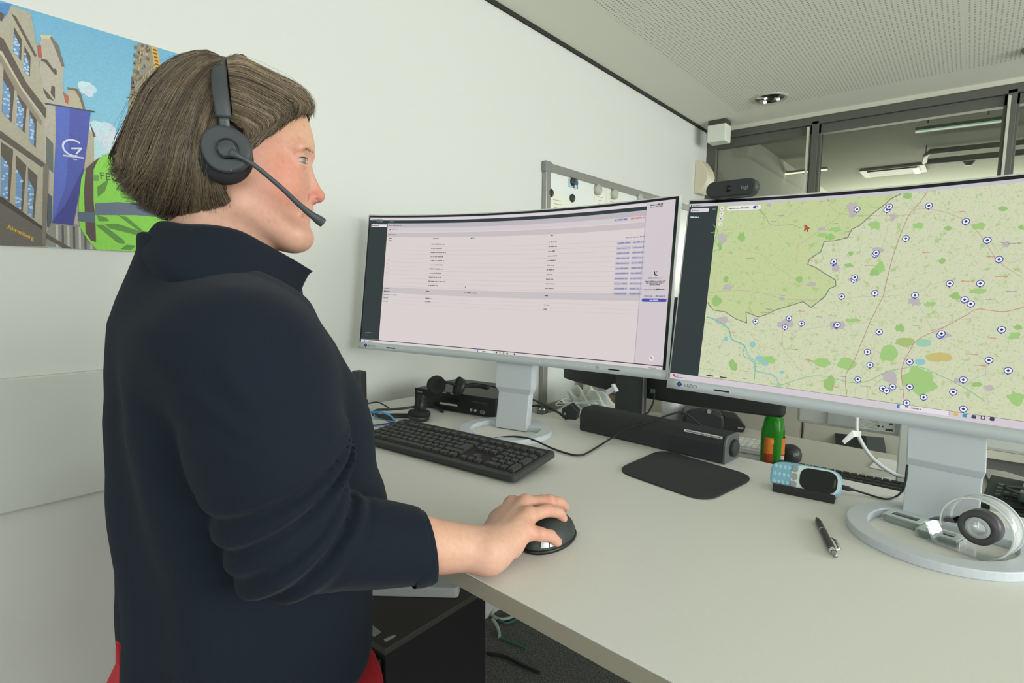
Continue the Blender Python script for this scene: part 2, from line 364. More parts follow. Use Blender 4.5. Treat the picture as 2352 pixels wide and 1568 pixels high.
for k in range(3): a = 2*pi*k/3+.3; MB().lathe([(0, -0.014), (0.008, -0.012), (0.010, -0.006), (0.009, 0.0)], 12, M=Matrix.Translation((0.045*cos(a), 0.045*sin(a), -0.004))).build('bulb', mat('bulb_glass', (250, 250, 245), 0.2, emis=(255, 252, 240), estr=1.2), t)
MB().lathe([(0, -0.012), (0.02, -0.012), (0.024, 0)], 16).build('centre_cap', mat('lamp_cap', (90, 90, 84), 0.3, metal=0.8), t)
# sensor in the corner
c = onz(1652, 300, 2.45); c[2] = HC
t = thing('ceiling_sensor', 'white cube sensor with dark top in the corner under the ceiling', 'sensor', tuple(c))
MB().box((0, 0, -0.015), (0.115, 0.10, 0.03)).build('mounting', mat('sensor_base', (70, 70, 66), 0.6), t, bevel=0.003)
MB().box((0, 0, -0.085), (0.12, 0.105, 0.11)).build('housing', mat('sensor_white', (222, 226, 214), 0.5), t, bevel=0.006)
c = (0.155, 3.50, HC)
t = thing('smoke_detector', 'dark round detector on the ceiling at the right picture edge', 'detector', c)
MB().lathe([(0, -0.035), (0.03, -0.033), (0.045, -0.015), (0.055, 0)], 20).build('housing', mat('detector_grey', (128, 128, 120), .5), t)
# siren on the wall
c = onx(1604, 410, XW); a0 = onx(1604, 374, XW)[2]-onx(1604, 450, XW)[2]
t = thing('wall_siren', 'beige rounded alarm siren on the white wall beside the glass partition', 'siren', tuple(c))
W2 = 0.135; mb = MB(); pr = [(-a0/2*1.0+a0*k/12.0, 0) for k in range(13)]
arc = [(0.035+0.055*sin(pi*k/12.0), -a0/2+a0*k/12.0) for k in range(13)]
mb.prism([(0.0, -a0/2), *arc, (0.0, a0/2)], -W2/2, W2/2, f=lambda x, y, z: (x, z, y))
mb.build('housing', mat('siren_beige', (214, 208, 184), 0.5), t, bevel=0.004)
# whiteboard
zb0, zb1, yb0, yb1 = 0.86, 1.947, 2.035, 3.70
t = thing('whiteboard', 'large wall whiteboard with grey aluminium frame behind the left monitor', 'whiteboard', (XW, yb0, zb0))
off = (XW, yb0, zb0)
MB().box((XW+0.008, (yb0+yb1)/2, (zb0+zb1)/2), (0.014, yb1-yb0-0.02, zb1-zb0-0.02)).build('board', mat('enamel', (226, 232, 226), 0.25), t, off=off)
f = MB()
for z in (zb0, zb1): f.box((XW+0.013, (yb0+yb1)/2, z), (0.024, yb1-yb0, 0.036))
for y in (yb0, yb1): f.box((XW+0.013, y, (zb0+zb1)/2), (0.024, 0.036, zb1-zb0))
f.build('frame', mat('board_frame', (158, 158, 152), 0.35, metal=0.4), t, off=off, bevel=0.003)
for z in (zb0, zb1):
    for y in (yb0, yb1): MB().box((XW+0.014, y, z), (0.028, 0.05, 0.05)).build('corner_cap', mat('corner_cap', (130, 132, 130), 0.5), t, off=off, bevel=0.008)
def magnet(px, py, M, lab, r=0.019, h=0.008):
    p = onx(px, py, XW+0.018); o = MB().lathe([(0, h), (r*.85, h), (r, h*.6), (r, 0)], 24, M=Matrix.Rotation(pi/2, 4, 'Y')).build('magnet', M); o.location = p; tag(o, lab, 'magnet')
magnet(1264, 443, mat('magnet_black', (40, 42, 42), 0.5), 'black round magnet at the left of the whiteboard')
magnet(1314, 455, MATS['magnet_black'], 'black round magnet above the letter on the whiteboard, right one')
magnet(1315, 417, MATS['magnet_black'], 'black round magnet on the blue note')
mgw = mat('magnet_grey', (176, 176, 164), 0.5)
magnet(1371, 436, mgw, 'large pale grey magnet under the whiteboard frame, left one', 0.027, 0.018)
magnet(1409, 446, mgw, 'large pale grey magnet under the whiteboard frame, right one', 0.027, 0.018)
magnet(1468, 454, mgw, 'grey magnet just above the top edge of the left monitor', 0.024, 0.014)
def sheet(px0, py0, px1, py1, label, rgb, lines, name='paper_note'):
    xo = XW+0.0155+(px0 % 7)*.0003; a, b = onx(px0, py0, xo), onx(px1, py1, xo); y0, y1, z1, z0 = a[1], b[1], a[2], b[2]
    cv = Canvas(); cv.rect(0, 0, y1-y0, z1-z0, rgb, 0); r = random.Random(int(px0))
    for k in range(lines): cv.greek(0.03+(0.01 if k else 0), (z1-z0)-0.03-0.017*k, (y1-y0)*r.uniform(.3, .6), 0.004, (150, 152, 146), 1, r)
    o = cv.build(name, colattr_mat('print_paper', rough=0.8), lambda x, y, l: (l, x, y)); o.location = (xo, y0, z0); tag(o, label, 'paper')
    return o, y1-y0, z1-z0
sheet(1262, 441, 1312, 500, 'white letter sheet with grey print under the black magnets on the whiteboard', (226, 227, 212), 9)
sheet(1366, 436, 1390, 500, 'narrow white list hanging from the left large grey magnet', (228, 229, 214), 6)
sheet(1393, 432, 1422, 500, 'white sheet hanging from the right large grey magnet', (224, 226, 212), 4)
a, b = onx(1305, 409, XW+0.0165), onx(1327, 434, XW+0.0165)
cv = Canvas(); wn, hn = b[1]-a[1], a[2]-b[2]; cv.rect(0, 0, wn, hn, (150, 182, 208), 0); cv.rect(0, 0, wn*.4, hn, (168, 196, 216), 1)
cv.disc(wn*.78, hn*.72, wn*.25, (70, 100, 118), 2); cv.poly([(wn*.5, 0), (wn, 0), (wn, hn*.3), (wn*.8, hn*.42), (wn*.55, hn*.2)], (66, 92, 106), 2); cv.disc(wn*.78, hn*.16, wn*.13, (190, 206, 212), 3)
o = cv.build('sticky_note', MATS['print_paper'], lambda x, y, l: (l, x, y)); o.location = (XW+0.0165, a[1], b[2]); tag(o, 'blue photo note held by a black magnet on the whiteboard', 'note')

# ---- mural print on the wall
zp0, zp1, yp0, yp1 = 1.490, 1.962, -0.62, onx(632, 585, XW)[1]
t = thing('mural_print', 'long photo print of old town houses, church tower and firefighter in green', 'picture', (XW, yp0, zp0))
cv = Canvas(); off = (XW, yp0, zp0)
def W(px, py): p = onx(px, py, XW+0.005); return (p[1], p[2])
def wp(pts, c, l=1): cv.poly([W(*p) for p in pts], c, l+2)
def sky(y, z): k = min(1, max(0, (zp1-z)/(zp1-zp0))); return (112+44*k, 170+34*k, 200+18*k)
n = 24
for i in range(n):
    for j in range(4):
        cv.rect(yp0+(yp1-yp0)*i/n, zp0+(zp1-zp0)*j/4, yp0+(yp1-yp0)*(i+1)/n, zp0+(zp1-zp0)*(j+1)/4, sky, 1)
r = random.Random(3)
for (cx, cy, s, k) in ((200, 205, 26, 5), (235, 320, 50, 12), (262, 330, 34, 8), (300, 285, 20, 5), (225, 345, 40, 9)):
    for q in range(k):
        x, y = W(cx+r.uniform(-s, s)*.6, cy+r.uniform(-s, s)*.45); cv.disc(x, y, s*.00042*r.uniform(.5, 1), (190+r.randint(-14, 14), 212+r.randint(-6, 8), 220), 1.2+(q+cx/60)*.1)
STN, STN2, STD, WIN = (170, 164, 146), (142, 134, 118), (96, 88, 78), (112, 146, 188)
# nearest facade
cv.rect(yp0, zp0, W(0, 300)[0]+.001, zp1, STN2, 4)
wp([(0, 8), (20, 12), (70, 30), (78, 70), (100, 210), (104, 560), (110, 569), (-2, 566), (-2, 6)], STN, 4)
wp([(-2, 6), (26, 10), (18, 30), (8, 44), (-2, 42)], (86, 136, 190), 5)
wp([(-2, 26), (10, 34), (4, 50), (-2, 46)], STD, 6)
wp([(26, 32), (36, 38), (84, 128), (80, 132)], STD, 6)
wp([(-2, 84), (8, 90), (60, 190), (106, 250), (104, 272), (96, 262), (50, 200), (4, 118), (-2, 116)], STD, 6)
wp([(-2, 126), (8, 124), (48, 206), (96, 278), (94, 288), (40, 216), (2, 146), (-2, 144)], STN2, 7)
wp([(-2, 116), (4, 118), (50, 200), (96, 262), (96, 268), (50, 208), (2, 126), (-2, 126)], (190, 180, 160), 7)
def window(pts, k=6): 
    wp(pts, STD, k); (x0, y0), (x1, y1), (x2, y2), (x3, y3) = pts
    L_ = lambda a, b, u: (a[0]+(b[0]-a[0])*u, a[1]+(b[1]-a[1])*u)
    A, B, C_, D = pts; q = [L_(A, B, .02), L_(A, B, .72), L_(D, C_, .72), L_(D, C_, .02)]; q[0] = L_(q[0], q[3], .25); q[1] = L_(q[1], q[2], .36)
    wp(q, WIN, k+1)
    for u in (.35, .7): a, b = L_(q[0], q[3], u), L_(q[1], q[2], u); cv.line([W(*a), W(*b)], .0022, (180, 194, 206), k+2)
    a, b = L_(q[0], q[1], .5), L_(q[3], q[2], .5); cv.line([W(*a), W(*b)], .0016, (70, 88, 116), k+2)
    for _ in range(12):
        u, v = r.random(), r.random(); p = L_(L_(q[0], q[1], u), L_(q[3], q[2], u), v); x, y = W(*p); cv.disc(x, y, .0022, (168, 196, 222), k+3, 6)
window([(32, 62), (50, 92), (48, 140), (30, 118)]); window([(56, 106), (70, 130), (68, 176), (54, 164)])
window([(8, 158), (34, 196), (26, 282), (4, 256)]); window([(40, 202), (62, 236), (56, 306), (38, 286)]); window([(68, 242), (84, 262), (82, 340), (66, 322)])
window([(2, 326), (30, 344), (22, 464), (2, 450)]); window([(36, 356), (60, 380), (52, 486), (36, 474)]); window([(64, 384), (86, 404), (78, 502), (64, 490)])
wp([(-2, 300), (0, 300), (98, 372), (102, 378), (96, 384), (-2, 316)], STD, 9)
wp([(-2, 450), (4, 452), (102, 524), (104, 566), (-2, 564)], (104, 100, 92), 9); wp([(-2, 450), (4, 452), (102, 524), (104, 532), (-2, 464)], (76, 70, 64), 10)
# golden shop lettering
def gold(x, y):
    a = W(16, 524); b = W(76, 552); L_ = sqrt((b[0]-a[0])**2+(b[1]-a[1])**2); ux, uy = (b[0]-a[0])/L_, (b[1]-a[1])/L_
    return (a[0]+ux*x-uy*y*0.2, a[1]+uy*x+y)
s0 = sqrt((W(16, 524)[0]-W(76, 552)[0])**2+(W(16, 524)[1]-W(76, 552)[1])**2); tt = text_tris('Ahrenberg'); k0 = s0/(tt[2]-tt[1])
for dx in (0, .0008): cv.text('Ahrenberg', 0, 0, 1, (206, 160, 62), 12, f=lambda x, y: gold(x*k0+dx, y*k0*1.2))
# second and third houses
wp([(88, 120), (94, 90), (94, 80), (116, 84), (134, 104), (148, 152), (144, 170), (146, 220), (160, 240), (192, 250), (196, 566), (104, 560), (100, 230)], (176, 170, 156), 2)
wp([(86, 104), (94, 104), (96, 132), (88, 134)], (176, 92, 72), 3); wp([(92, 80), (118, 82), (114, 90), (94, 88)], (200, 190, 150), 3)
wp([(114, 84), (118, 84), (134, 104), (148, 152), (142, 154), (128, 116)], (120, 112, 100), 3); wp([(94, 134), (108, 138), (128, 166), (126, 172), (104, 144), (94, 140)], STD, 3)
wp([(92, 194), (110, 214), (124, 232), (108, 226)], STD, 3); wp([(118, 196), (126, 200), (126, 228), (116, 214)], STD, 3); wp([(124, 156), (130, 162), (130, 172), (124, 170)], STD, 3)
wp([(154, 202), (178, 206), (186, 218), (196, 260), (206, 300), (216, 312), (216, 400), (190, 420), (160, 300)], (178, 170, 148), 1)
wp([(154, 200), (178, 204), (186, 216), (196, 252), (206, 290), (202, 292), (182, 224), (172, 208), (156, 206)], (118, 108, 92), 2); wp([(144, 210), (158, 222), (156, 240), (150, 236)], (170, 104, 84), 3)
wp([(106, 312), (122, 330), (122, 398), (106, 380)], (104, 112, 106), 3); wp([(106, 440), (120, 452), (118, 530), (108, 520)], (86, 96, 100), 3); wp([(206, 282), (216, 304), (220, 314), (214, 314)], STD, 2)
wp([(100, 372), (112, 384), (104, 566), (96, 560)], (120, 116, 104), 11)
wp([(120, 505), (228, 525), (228, 574), (106, 566), (106, 536)], (140, 138, 130), 3)
for k in range(8): wp([(128+k*13, 516+k), (133+k*13, 517+k), (134+k*13, 572), (129+k*13, 572)], (92, 92, 92) if k % 2 else (184, 182, 172), 4)
wp([(104, 534), (112, 540), (168, 572), (150, 572), (104, 546)], (92, 88, 80), 5)
# flag
FB = (84, 92, 168)
wp([(127, 243), (208, 254), (200, 330), (192, 390), (176, 470), (168, 516), (120, 512), (124, 400), (129, 300)], FB, 6)
wp([(127, 243), (160, 248), (158, 330), (150, 430), (124, 500), (120, 512), (124, 400), (129, 300)], (92, 108, 188), 7)
wp([(192, 384), (184, 430), (168, 517), (119, 512), (124, 502), (150, 470)], (70, 72, 140), 8)
cv.line([W(104, 238), W(216, 257)], .003, (74, 82, 92), 9)
gx, gy = W(168, 340); R_ = .0165
cv.line([(gx+R_*1.35*cos(a)*.8, gy+R_*sin(a)) for a in np.linspace(.9, 5.0, 14)], .0034, (210, 214, 232), 9, .3)
cv.line([W(164, 341), W(186, 341), W(175, 353)], .0034, (210, 214, 232), 13, .5)
cv.line([W(146, 357), W(191, 363)], .0034, (190, 196, 222), 9); cv.line([W(168, 366), W(176, 367)], .002, (180, 188, 216), 9)
# tower with scaffold
wp([(316, 98), (352, 108), (376, 180), (390, 300), (288, 306), (296, 230), (304, 180), (312, 130)], (150, 140, 116), 2)
wp([(302, 176), (306, 176), (308, 206), (300, 206)], STD, 2); wp([(290, 222), (303, 224), (303, 227), (290, 224)], STD, 2)
for k in range(11):
    y = 108+k*18; x, z = W(312-k*1.2, y); cv.disc(x, z, .004, (128, 120, 96), 5+k*.1, 6); wp([(308-k, y), (315-k, y+4), (308-k, y+7)], (128, 120, 96), 3+k*.1)
rt = random.Random(12)
for k in range(170):
    y = rt.uniform(104, 300); xl_ = 318-(y-104)*.10; xr_ = 346+(y-104)*.16; px_ = rt.uniform(xl_, xr_)
    if px_ < 312+(300-y)*.02-(y > 170)*10 or True: wp([(px_-2.2, y), (px_, y-4.5), (px_+2.2, y), (px_, y+5)], rt.choice([(96, 90, 80), (182, 168, 134), (112, 106, 92), (134, 140, 160), (172, 156, 116)]), 4+k*.05)
wp([(346, 106), (361, 110), (374, 176), (360, 190)], (206, 166, 84), 4)
for k in range(9): wp([(351+k*1.2, 112+k*8.4), (359+k*1.2, 114+k*8.4), (359+k*1.2, 118+k*8.4), (351+k*1.2, 116+k*8.4)], (110, 92, 58), 5)
# firefighter in green
GR = (138, 206, 84)
wp([(265, 343), (300, 345), (420, 345), (520, 420), (632, 574), (632, 594), (222, 574), (200, 550), (182, 520), (180, 470), (186, 410), (196, 388), (214, 372)], GR, 10)
wp([(214, 372), (230, 360), (222, 372), (214, 390), (214, 460), (218, 500), (220, 556), (208, 552), (196, 535), (192, 440), (196, 388)], (92, 78, 76), 11)
wp([(218, 467), (270, 464), (330, 468), (400, 480), (400, 502), (310, 494), (218, 494)], (104, 116, 134), 11)
wp([(178, 486), (216, 488), (218, 512), (180, 508)], (92, 106, 122), 12)
for q in ([(218, 516), (236, 516), (284, 552), (286, 560), (270, 558)], [(240, 514), (270, 514), (340, 538), (336, 546), (250, 524)], [(222, 494), (244, 500), (250, 508), (226, 508)], [(270, 494), (290, 498), (330, 532), (320, 532)], [(276, 572), (290, 562), (312, 564), (300, 574)], [(222, 430), (250, 410), (240, 440), (224, 452)], [(600, 580), (622, 582), (622, 586), (600, 584)]):
    wp(q, (96, 142, 70), 12)
wp([(213, 402), (226, 403), (226, 416), (213, 415)], (112, 150, 90), 12)
fx, fy = W(228, 411); cv.text('FEUERWEHR', fx, fy, .0215, (62, 78, 58), 13, sx=1.0)
def mural_f(x, y, l): return (XW+0.005+l*1.5, x, y)
def clipT():
    out = []
    for t_, c_, l_, mi_ in cv.T:
        P = list(t_)
        for ax, side, X in ((0, 1, yp0), (0, -1, yp1), (1, 1, zp0), (1, -1, zp1)):
            Q = []
            for i in range(len(P)):
                a, b = P[i-1], P[i]; ia = side*(a[ax]-X) >= 0; ib = side*(b[ax]-X) >= 0
                if ia != ib: u = (X-a[ax])/(b[ax]-a[ax]); Q.append((a[0]+u*(b[0]-a[0]), a[1]+u*(b[1]-a[1])))
                if ib: Q.append(b)
            P = Q
            if not P: break
        if len(P) > 2: out.append((P, c_, l_, mi_))
    cv.T = out
clipT()
cv.build('printed_face', colattr_mat('mural_ink', rough=0.6, noise=0.07, nscale=260), mural_f, t, off)
MB().box((XW+0.0025, (yp0+yp1)/2, (zp0+zp1)/2), (0.005, yp1-yp0, zp1-zp0)).build('backing', mat('poster_board', (200, 200, 196), 0.7), t, off=off)
# ================================================================ wide curved monitors
class Mon:
    def __init__(s, BL, BR, TL, w, h, sag):
        s.O = np.array(BL, float); e = np.array(BR, float)-s.O; s.e = e/np.linalg.norm(e); u = np.array(TL, float)-s.O; u -= s.e*np.dot(u, s.e); s.u = u/np.linalg.norm(u)
        s.n = np.cross(s.u, s.e)
        if s.n[1] < 0: s.n = -s.n
        s.w, s.h, s.sag = w, h, sag
    def dep(s, a): return s.sag*(1-(2*a/s.w-1)**2)
    def P(s, a, t, off=0.0): return s.O+s.e*a+s.u*t+s.n*(s.dep(a)-off)
    def inv(s, px, py):
        a = s.w/2
        for _ in range(12):
            q = onpl(px, py, s.O+s.n*s.dep(a), s.n); a = np.dot(q-s.O, s.e); t = np.dot(q-s.O, s.u)
        return a, t
MON1 = Mon((-1.434, .999, 1.225), (-.504, 1.148, 1.217), (-1.44, 1.047, 1.633), 0.942, 0.411, 0.055)
_b2 = np.array((-.495, 1.135, 1.203))
MON2 = Mon(_b2, _b2+0.942*np.array((cos(RAD(-8.2)), sin(RAD(-8.2)), -0.004)), (-.492, 1.19, 1.61), 0.942, 0.411, 0.055)
def curved(mon, a0, a1, t0, t1, o0, o1, mb=None, n=24, mi=0, bulge=0.0):
    mb = mb or MB(); vs = []
    for i in range(n+1):
        a = a0+(a1-a0)*i/n
        for t, o in ((t0, o0), (t1, o0), (t1, o1), (t0, o1)): vs.append(mon.P(a, t, o))
    fs = []
    for i in range(n):
        k = 4*i
        for j in range(4): fs.append((k+j, k+(j+1) % 4, k+4+(j+1) % 4, k+4+j))
    fs += [(3, 2, 1, 0), (4*n, 4*n+1, 4*n+2, 4*n+3)]
    return mb.add(vs, fs, mi, True)
M_screen = colattr_mat('screen_picture', emission=True, rough=0.35, spec=0.2)
M_map = None
def build_monitor(mon, label, base, col_quad, logo_txt='EIZO'):
    off = tuple(base); t = thing('curved_monitor', label, 'monitor', off)
    w, h = mon.w, mon.h
    # housing shell: rim, back
    hb = MB(); curved(mon, 0, w, 0, h, -0.018, -0.001, hb)
    for (i0, i1, d) in ((0.06, w-0.06, 0.034), (0.20, w-0.20, 0.052)):
        curved(mon, i0, i1, 0.035, h-0.03, -d, -0.018, hb)
    curved(mon, w/2-0.10, w/2+0.10, 0.06, 0.26, -0.075, -0.05, hb, 6)
    hb.build('housing', M_whiteg, t, off=off)
    curved(mon, 0.003, w-0.003, 0.0215, h-0.003, -0.001, 0.0, n=30).build('bezel', mat('black_bezel', (30, 34, 33), 0.35), t, off=off)
    ch = curved(mon, 0.0, w, 0.0, 0.0215, -0.002, 0.0025, n=30)
    chin = ch.build('lower_bezel', mat('bezel_grey', (196, 203, 207), 0.45), t, off=off)
    cv = Canvas(0.02); bl = (44, 66, 112)
    cv.poly([(0.020, 0.0115), (0.0265, 0.0050), (0.033, 0.0115), (0.0265, 0.018)], bl, 1); cv.poly([(0.0235, 0.0115), (0.0265, 0.0085), (0.0295, 0.0115), (0.0265, 0.0145)], (70, 104, 160), 2)
    cv.text(logo_txt, 0.0355, 0.0080, 0.0088, (104, 110, 114), 1, sx=1.45)
    mf = lambda a, q, l: mon.P(a, q, 0.0026+l); MK = colattr_mat('marks', rough=0.5)
    cv.build('logo', MK, mf, chin, off)
    for a in (0.098, w-0.145): cv = Canvas(0.02); cv.poly([(a, 0.0085), (a+0.030, 0.0085), (a+0.030, 0.0115), (a, 0.0115)], (16, 16, 16), 1); cv.build('speaker_slot', MK, mf, chin, off)
    for k in range(7): a = w-0.34+k*0.022; cv = Canvas(0.02); cv.line([(a, 0.009), (a, 0.0125)], 0.0012, (232, 236, 236), 1); cv.build('button_mark', MK, mf, chin, off)
    cv = Canvas(0.02); cv.disc(w-0.33+0.155, 0.011, 0.0042, (120, 124, 126), 1); cv.disc(w-0.33+0.155, 0.011, 0.003, (176, 184, 184), 2); cv.build('power_button', MK, mf, chin, off)
    # base ring and column
    cx, cy = base[0], base[1]; R1 = 0.120
    ang = math.atan2(mon.e[1], mon.e[0]); N = 64
    outer = [(R1*cos(2*pi*i/N), R1*sin(2*pi*i/N)*1.0) for i in range(N)]
    inn = []
    for i in range(N):
        a = 2*pi*i/N; c_, s_ = cos(a), sin(a); x, y = 0.090*c_, 0.090*s_; y = min(y, 0.045)
        inn.append((x, y))
    F_ = lambda x, y, z: (cx+x*cos(ang)-y*sin(ang), cy+x*sin(ang)+y*cos(ang), z)
    MB().ring(outer, inn, base[2], base[2]+0.0135, f=F_).build('base_ring', M_white, t, off=off, bevel=0.0015)
    # column: lower blade and upper slider
    rows_l, rows_u = col_quad; ex, ey = mon.e[0], mon.e[1]
    def xat(px, y, z):
        lo, hi = -2.0, 1.0
        for _ in range(40):
            m_ = (lo+hi)/2
            if proj((m_, y, z))[0] < px: lo = m_
            else: hi = m_
        return (lo+hi)/2
    def loft(rows, th, ins):
        v = []
        for y, z, pl, pr in rows:
            a, b_ = xat(pl, y, z), xat(pr, y, z); yb = y+(b_-a)*ey
            b_ = xat(pr, yb, z); v += [(a, y, z), (b_, yb, z), (b_-ins-th*ey, yb+th, z), (a+ins-th*ey, y+th, z)]
        k = len(rows)
        return MB().add(v, [(3, 2, 1, 0)]+[(4*i+j, 4*i+(j+1) % 4, 4*i+4+(j+1) % 4, 4*i+4+j) for i in range(k-1) for j in range(4)]+[(4*k-4, 4*k-3, 4*k-2, 4*k-1)])
    loft(rows_l, 0.030, 0.004).build('column', M_white, t, off=off, bevel=0.002)
    loft(rows_u, 0.034, 0.004).build('height_slider', M_white, t, off=off, bevel=0.0015)
    hp = mon.P(w/2, 0.16, -0.045); MB().cyl((hp[0]-0.045*mon.e[0], hp[1]+0.02, hp[2]), (hp[0]+0.045*mon.e[0], hp[1]+0.02, hp[2]), 0.022).build('hinge', M_white, t, off=off)
    return t
ZD = 1.045
mt1 = build_monitor(MON1, 'left of the two big white curved monitors, showing a pale table page', (-0.893, 1.062, ZD), ([(1.082, 1.047, 1137, 1208), (1.112, 1.145, 1146, 1216), (1.150, 1.235, 1148, 1219), (1.185, 1.33, 1150, 1220)], [(1.110, 1.137, 1146, 1216), (1.103, 1.152, 1138, 1220), (1.143, 1.235, 1141, 1222), (1.178, 1.33, 1143, 1222)]))
mt2 = build_monitor(MON2, 'right big white curved monitor showing a green map with blue pins', (-0.010, 1.030, ZD), ([(1.088, 1.047, 2071, 2246), (1.118, 1.135, 2080, 2258), (1.150, 1.215, 2086, 2268), (1.175, 1.31, 2090, 2275)], [(1.116, 1.131, 2081, 2258), (1.109, 1.144, 2083, 2265), (1.142, 1.215, 2086, 2269), (1.168, 1.31, 2088, 2275)]))
# ---- left picture: a table page
r = random.Random(7); cv = Canvas(0.015); DK = (44, 54, 56); PG = (216, 206, 206); GR1 = (196, 188, 190); TX = (120, 116, 122); TXD = (66, 64, 70)
cv.rect(.008, .021, .932, .402, (206, 198, 203), 1)
cv.rect(.008, .031, .863, .3935, DK, 2); cv.rect(.012, .3945, .862, .400, (214, 208, 212), 2); cv.greek(.015, .396, .035, .0025, TX, 3, r)
cv.rect(.008, .021, .932, .0285, (214, 206, 206), 2); cv.rect(.008, .0285, .932, .0305, (40, 40, 44), 3)
cv.rect(.0685, .0305, .863, .3845, PG, 3)
cv.rect(.0685, .372, .863, .3845, (186, 180, 186), 4); cv.greek(.072, .377, .045, .003, TX, 5, r); cv.rect(.0685, .360, .863, .372, (208, 200, 204), 4)
cv.disc(.078, .3655, .0018, TXD, 5); cv.greek(.084, .366, .022, .003, TX, 5, r)
cv.greek(.825, .366, .035, .005, (214, 130, 134), 6, r); cv.rect(.781, .364, .819, .371, (192, 188, 206), 5); cv.greek(.783, .366, .034, .004, (120, 120, 160), 6, r); cv.rect(.823, .364, .858, .371, (216, 196, 202), 5)
cv.rect(.0685, .343, .863, .357, GR1, 4); cv.greek(.073, .349, .024, .003, TX, 5, r)
for x, w_ in ((.076, .010), (.226, .018), (.352, .012), (.604, .007)): cv.greek(x, .3385, w_, .0028, TXD, 5, r)
cv.greek(.076, .331, .013, .003, TXD, 5, r)
for k in range(11):
    y = .3215-.01205*k; cv.line([(.072, y-.005), (.858, y-.005)], .0005, (190, 180, 184), 4)
    cv.greek(.075, y, r.uniform(.006, .012), .0016, (176, 170, 176), 5, r); cv.greek(.222, y, r.uniform(.03, .055) if k else .045, .0032, TX, 5, r); cv.greek(.6, y, r.uniform(.02, .028), .0032, TX, 5, r)
    yy = y-.0118
    if True:
        cv.poly([(p[0], p[1]) for p in rrect(.038, .0072, .002, 2, .812, yy+.0015)], (190, 186, 204), 5); cv.poly(rrect(.034, .0072, .002, 2, .8505, yy+.0015), (190, 186, 204), 5)
        cv.greek(.796, yy, .032, .0035, (140, 140, 172), 6, r); cv.greek(.836, yy, .028, .0035, (140, 140, 172), 6, r)
cv.greek(.815, .322, .018, .003, (170, 166, 176), 6, r); cv.greek(.836, .322, .028, .0035, (140, 140, 172), 6, r)
cv.rect(.0685, .1745, .863, .192, (198, 190, 192), 4)
cv.greek(.073, .187, .018, .0025, TX, 5, r); cv.greek(.073, .1785, .02, .003, TXD, 5, r); cv.greek(.216, .184, .013, .003, TXD, 5, r); cv.greek(.342, .1835, .045, .003, (120, 50, 70), 5, r); cv.greek(.6, .182, .010, .0035, TXD, 5, r)
cv.disc(.347, .201, .002, (130, 120, 126), 5)
for y in (.168, .158, .148): cv.line([(.072, y-.004), (.858, y-.004)], .0005, (196, 186, 190), 4)
for x, y, w_ in ((.073, .168, .045), (.073, .158, .016), (.073, .148, .016), (.216, .163, .02), (.216, .153, .018), (.6, .158, .016), (.6, .147, .01)): cv.greek(x, y, w_, .003, TX, 5, r)
cv.rect(.8615, .031, .8635, .384, (180, 174, 180), 5)
cv.rect(.0135, .373, .066, .3815, (226, 222, 224), 4); cv.disc(.018, .377, .0018, TXD, 5); cv.greek(.022, .3755, .018, .0028, TX, 5, r)
cv.greek(.03, .388, .022, .0035, (186, 190, 190), 4, r); cv.greek(.072, .388, .018, .003, (170, 174, 174), 4, r); cv.greek(.02, .050, .026, .0022, (120, 126, 128), 4, r); cv.greek(.02, .042, .012, .0022, (120, 126, 128), 4, r)
# right column: phone icon and call text
cv.greek(.872, .393, .03, .0035, TXD, 5, r); cv.greek(.872, .389, .03, .0025, TX, 5, r)
cv.line([(.895, .241), (.895, .237), (.898, .2335), (.902, .2335)], .0026, (40, 44, 48), 5); cv.line([(.899, .240), (.903, .243)], .001, (40, 44, 48), 5)
for k, (y, w_) in enumerate(((.2255, .034), (.2185, .050), (.2145, .044), (.2105, .026), (.1995, .052))): cv.greek(.898-w_/2, y, w_, .0028, TX if k != 4 else TXD, 5, r)
cv.poly(rrect(.026, .0055, .002, 3, .884, .186), (196, 190, 202), 5); cv.poly(rrect(.028, .0055, .002, 3, .913, .186), (196, 190, 202), 5); cv.greek(.875, .1848, .018, .0025, TX, 6, r); cv.greek(.902, .1848, .022, .0025, TX, 6, r)
cv.poly(rrect(.060, .0075, .0028, 3, .899, .1765), (72, 74, 170), 5); cv.greek(.888, .1752, .022, .0028, (196, 198, 230), 6, r)
cv.disc(.904, .0455, .0065, (226, 220, 220), 5, 18); cv.line([(.902, .048), (.906, .043)], .0016, (40, 44, 48), 6)
# taskbar
cv.disc(.020, .0245, .0028, (96, 110, 170), 5); cv.greek(.026, .0235, .02, .002, TX, 5, r)
cv.rect(.4005, .0222, .4045, .0272, (60, 130, 200), 5); cv.poly(rrect(.045, .0052, .002, 3, .432, .0248), (226, 222, 224), 5); cv.greek(.418, .0238, .014, .0022, TX, 6, r)
for i, c_ in enumerate(((60, 62, 70), (214, 170, 80), (80, 140, 180), (60, 66, 90), (200, 196, 200), (70, 70, 76))): cv.poly(rrect(.0046, .0046, .001, 2, .464+i*.0115, .0246), c_, 5)
cv.poly(rrect(.0025, .002, .0006, 2, .464+4*.0115, .0246), (60, 60, 60), 6)
cv.greek(.905, .0255, .012, .0018, TX, 5, r); cv.greek(.899, .0225, .018, .0018, TX, 5, r)
cv.build('screen', M_screen, lambda a, q, l: MON1.P(a, q, 0.0006+l), mt1, tuple(mt1.location), step=0.00005)
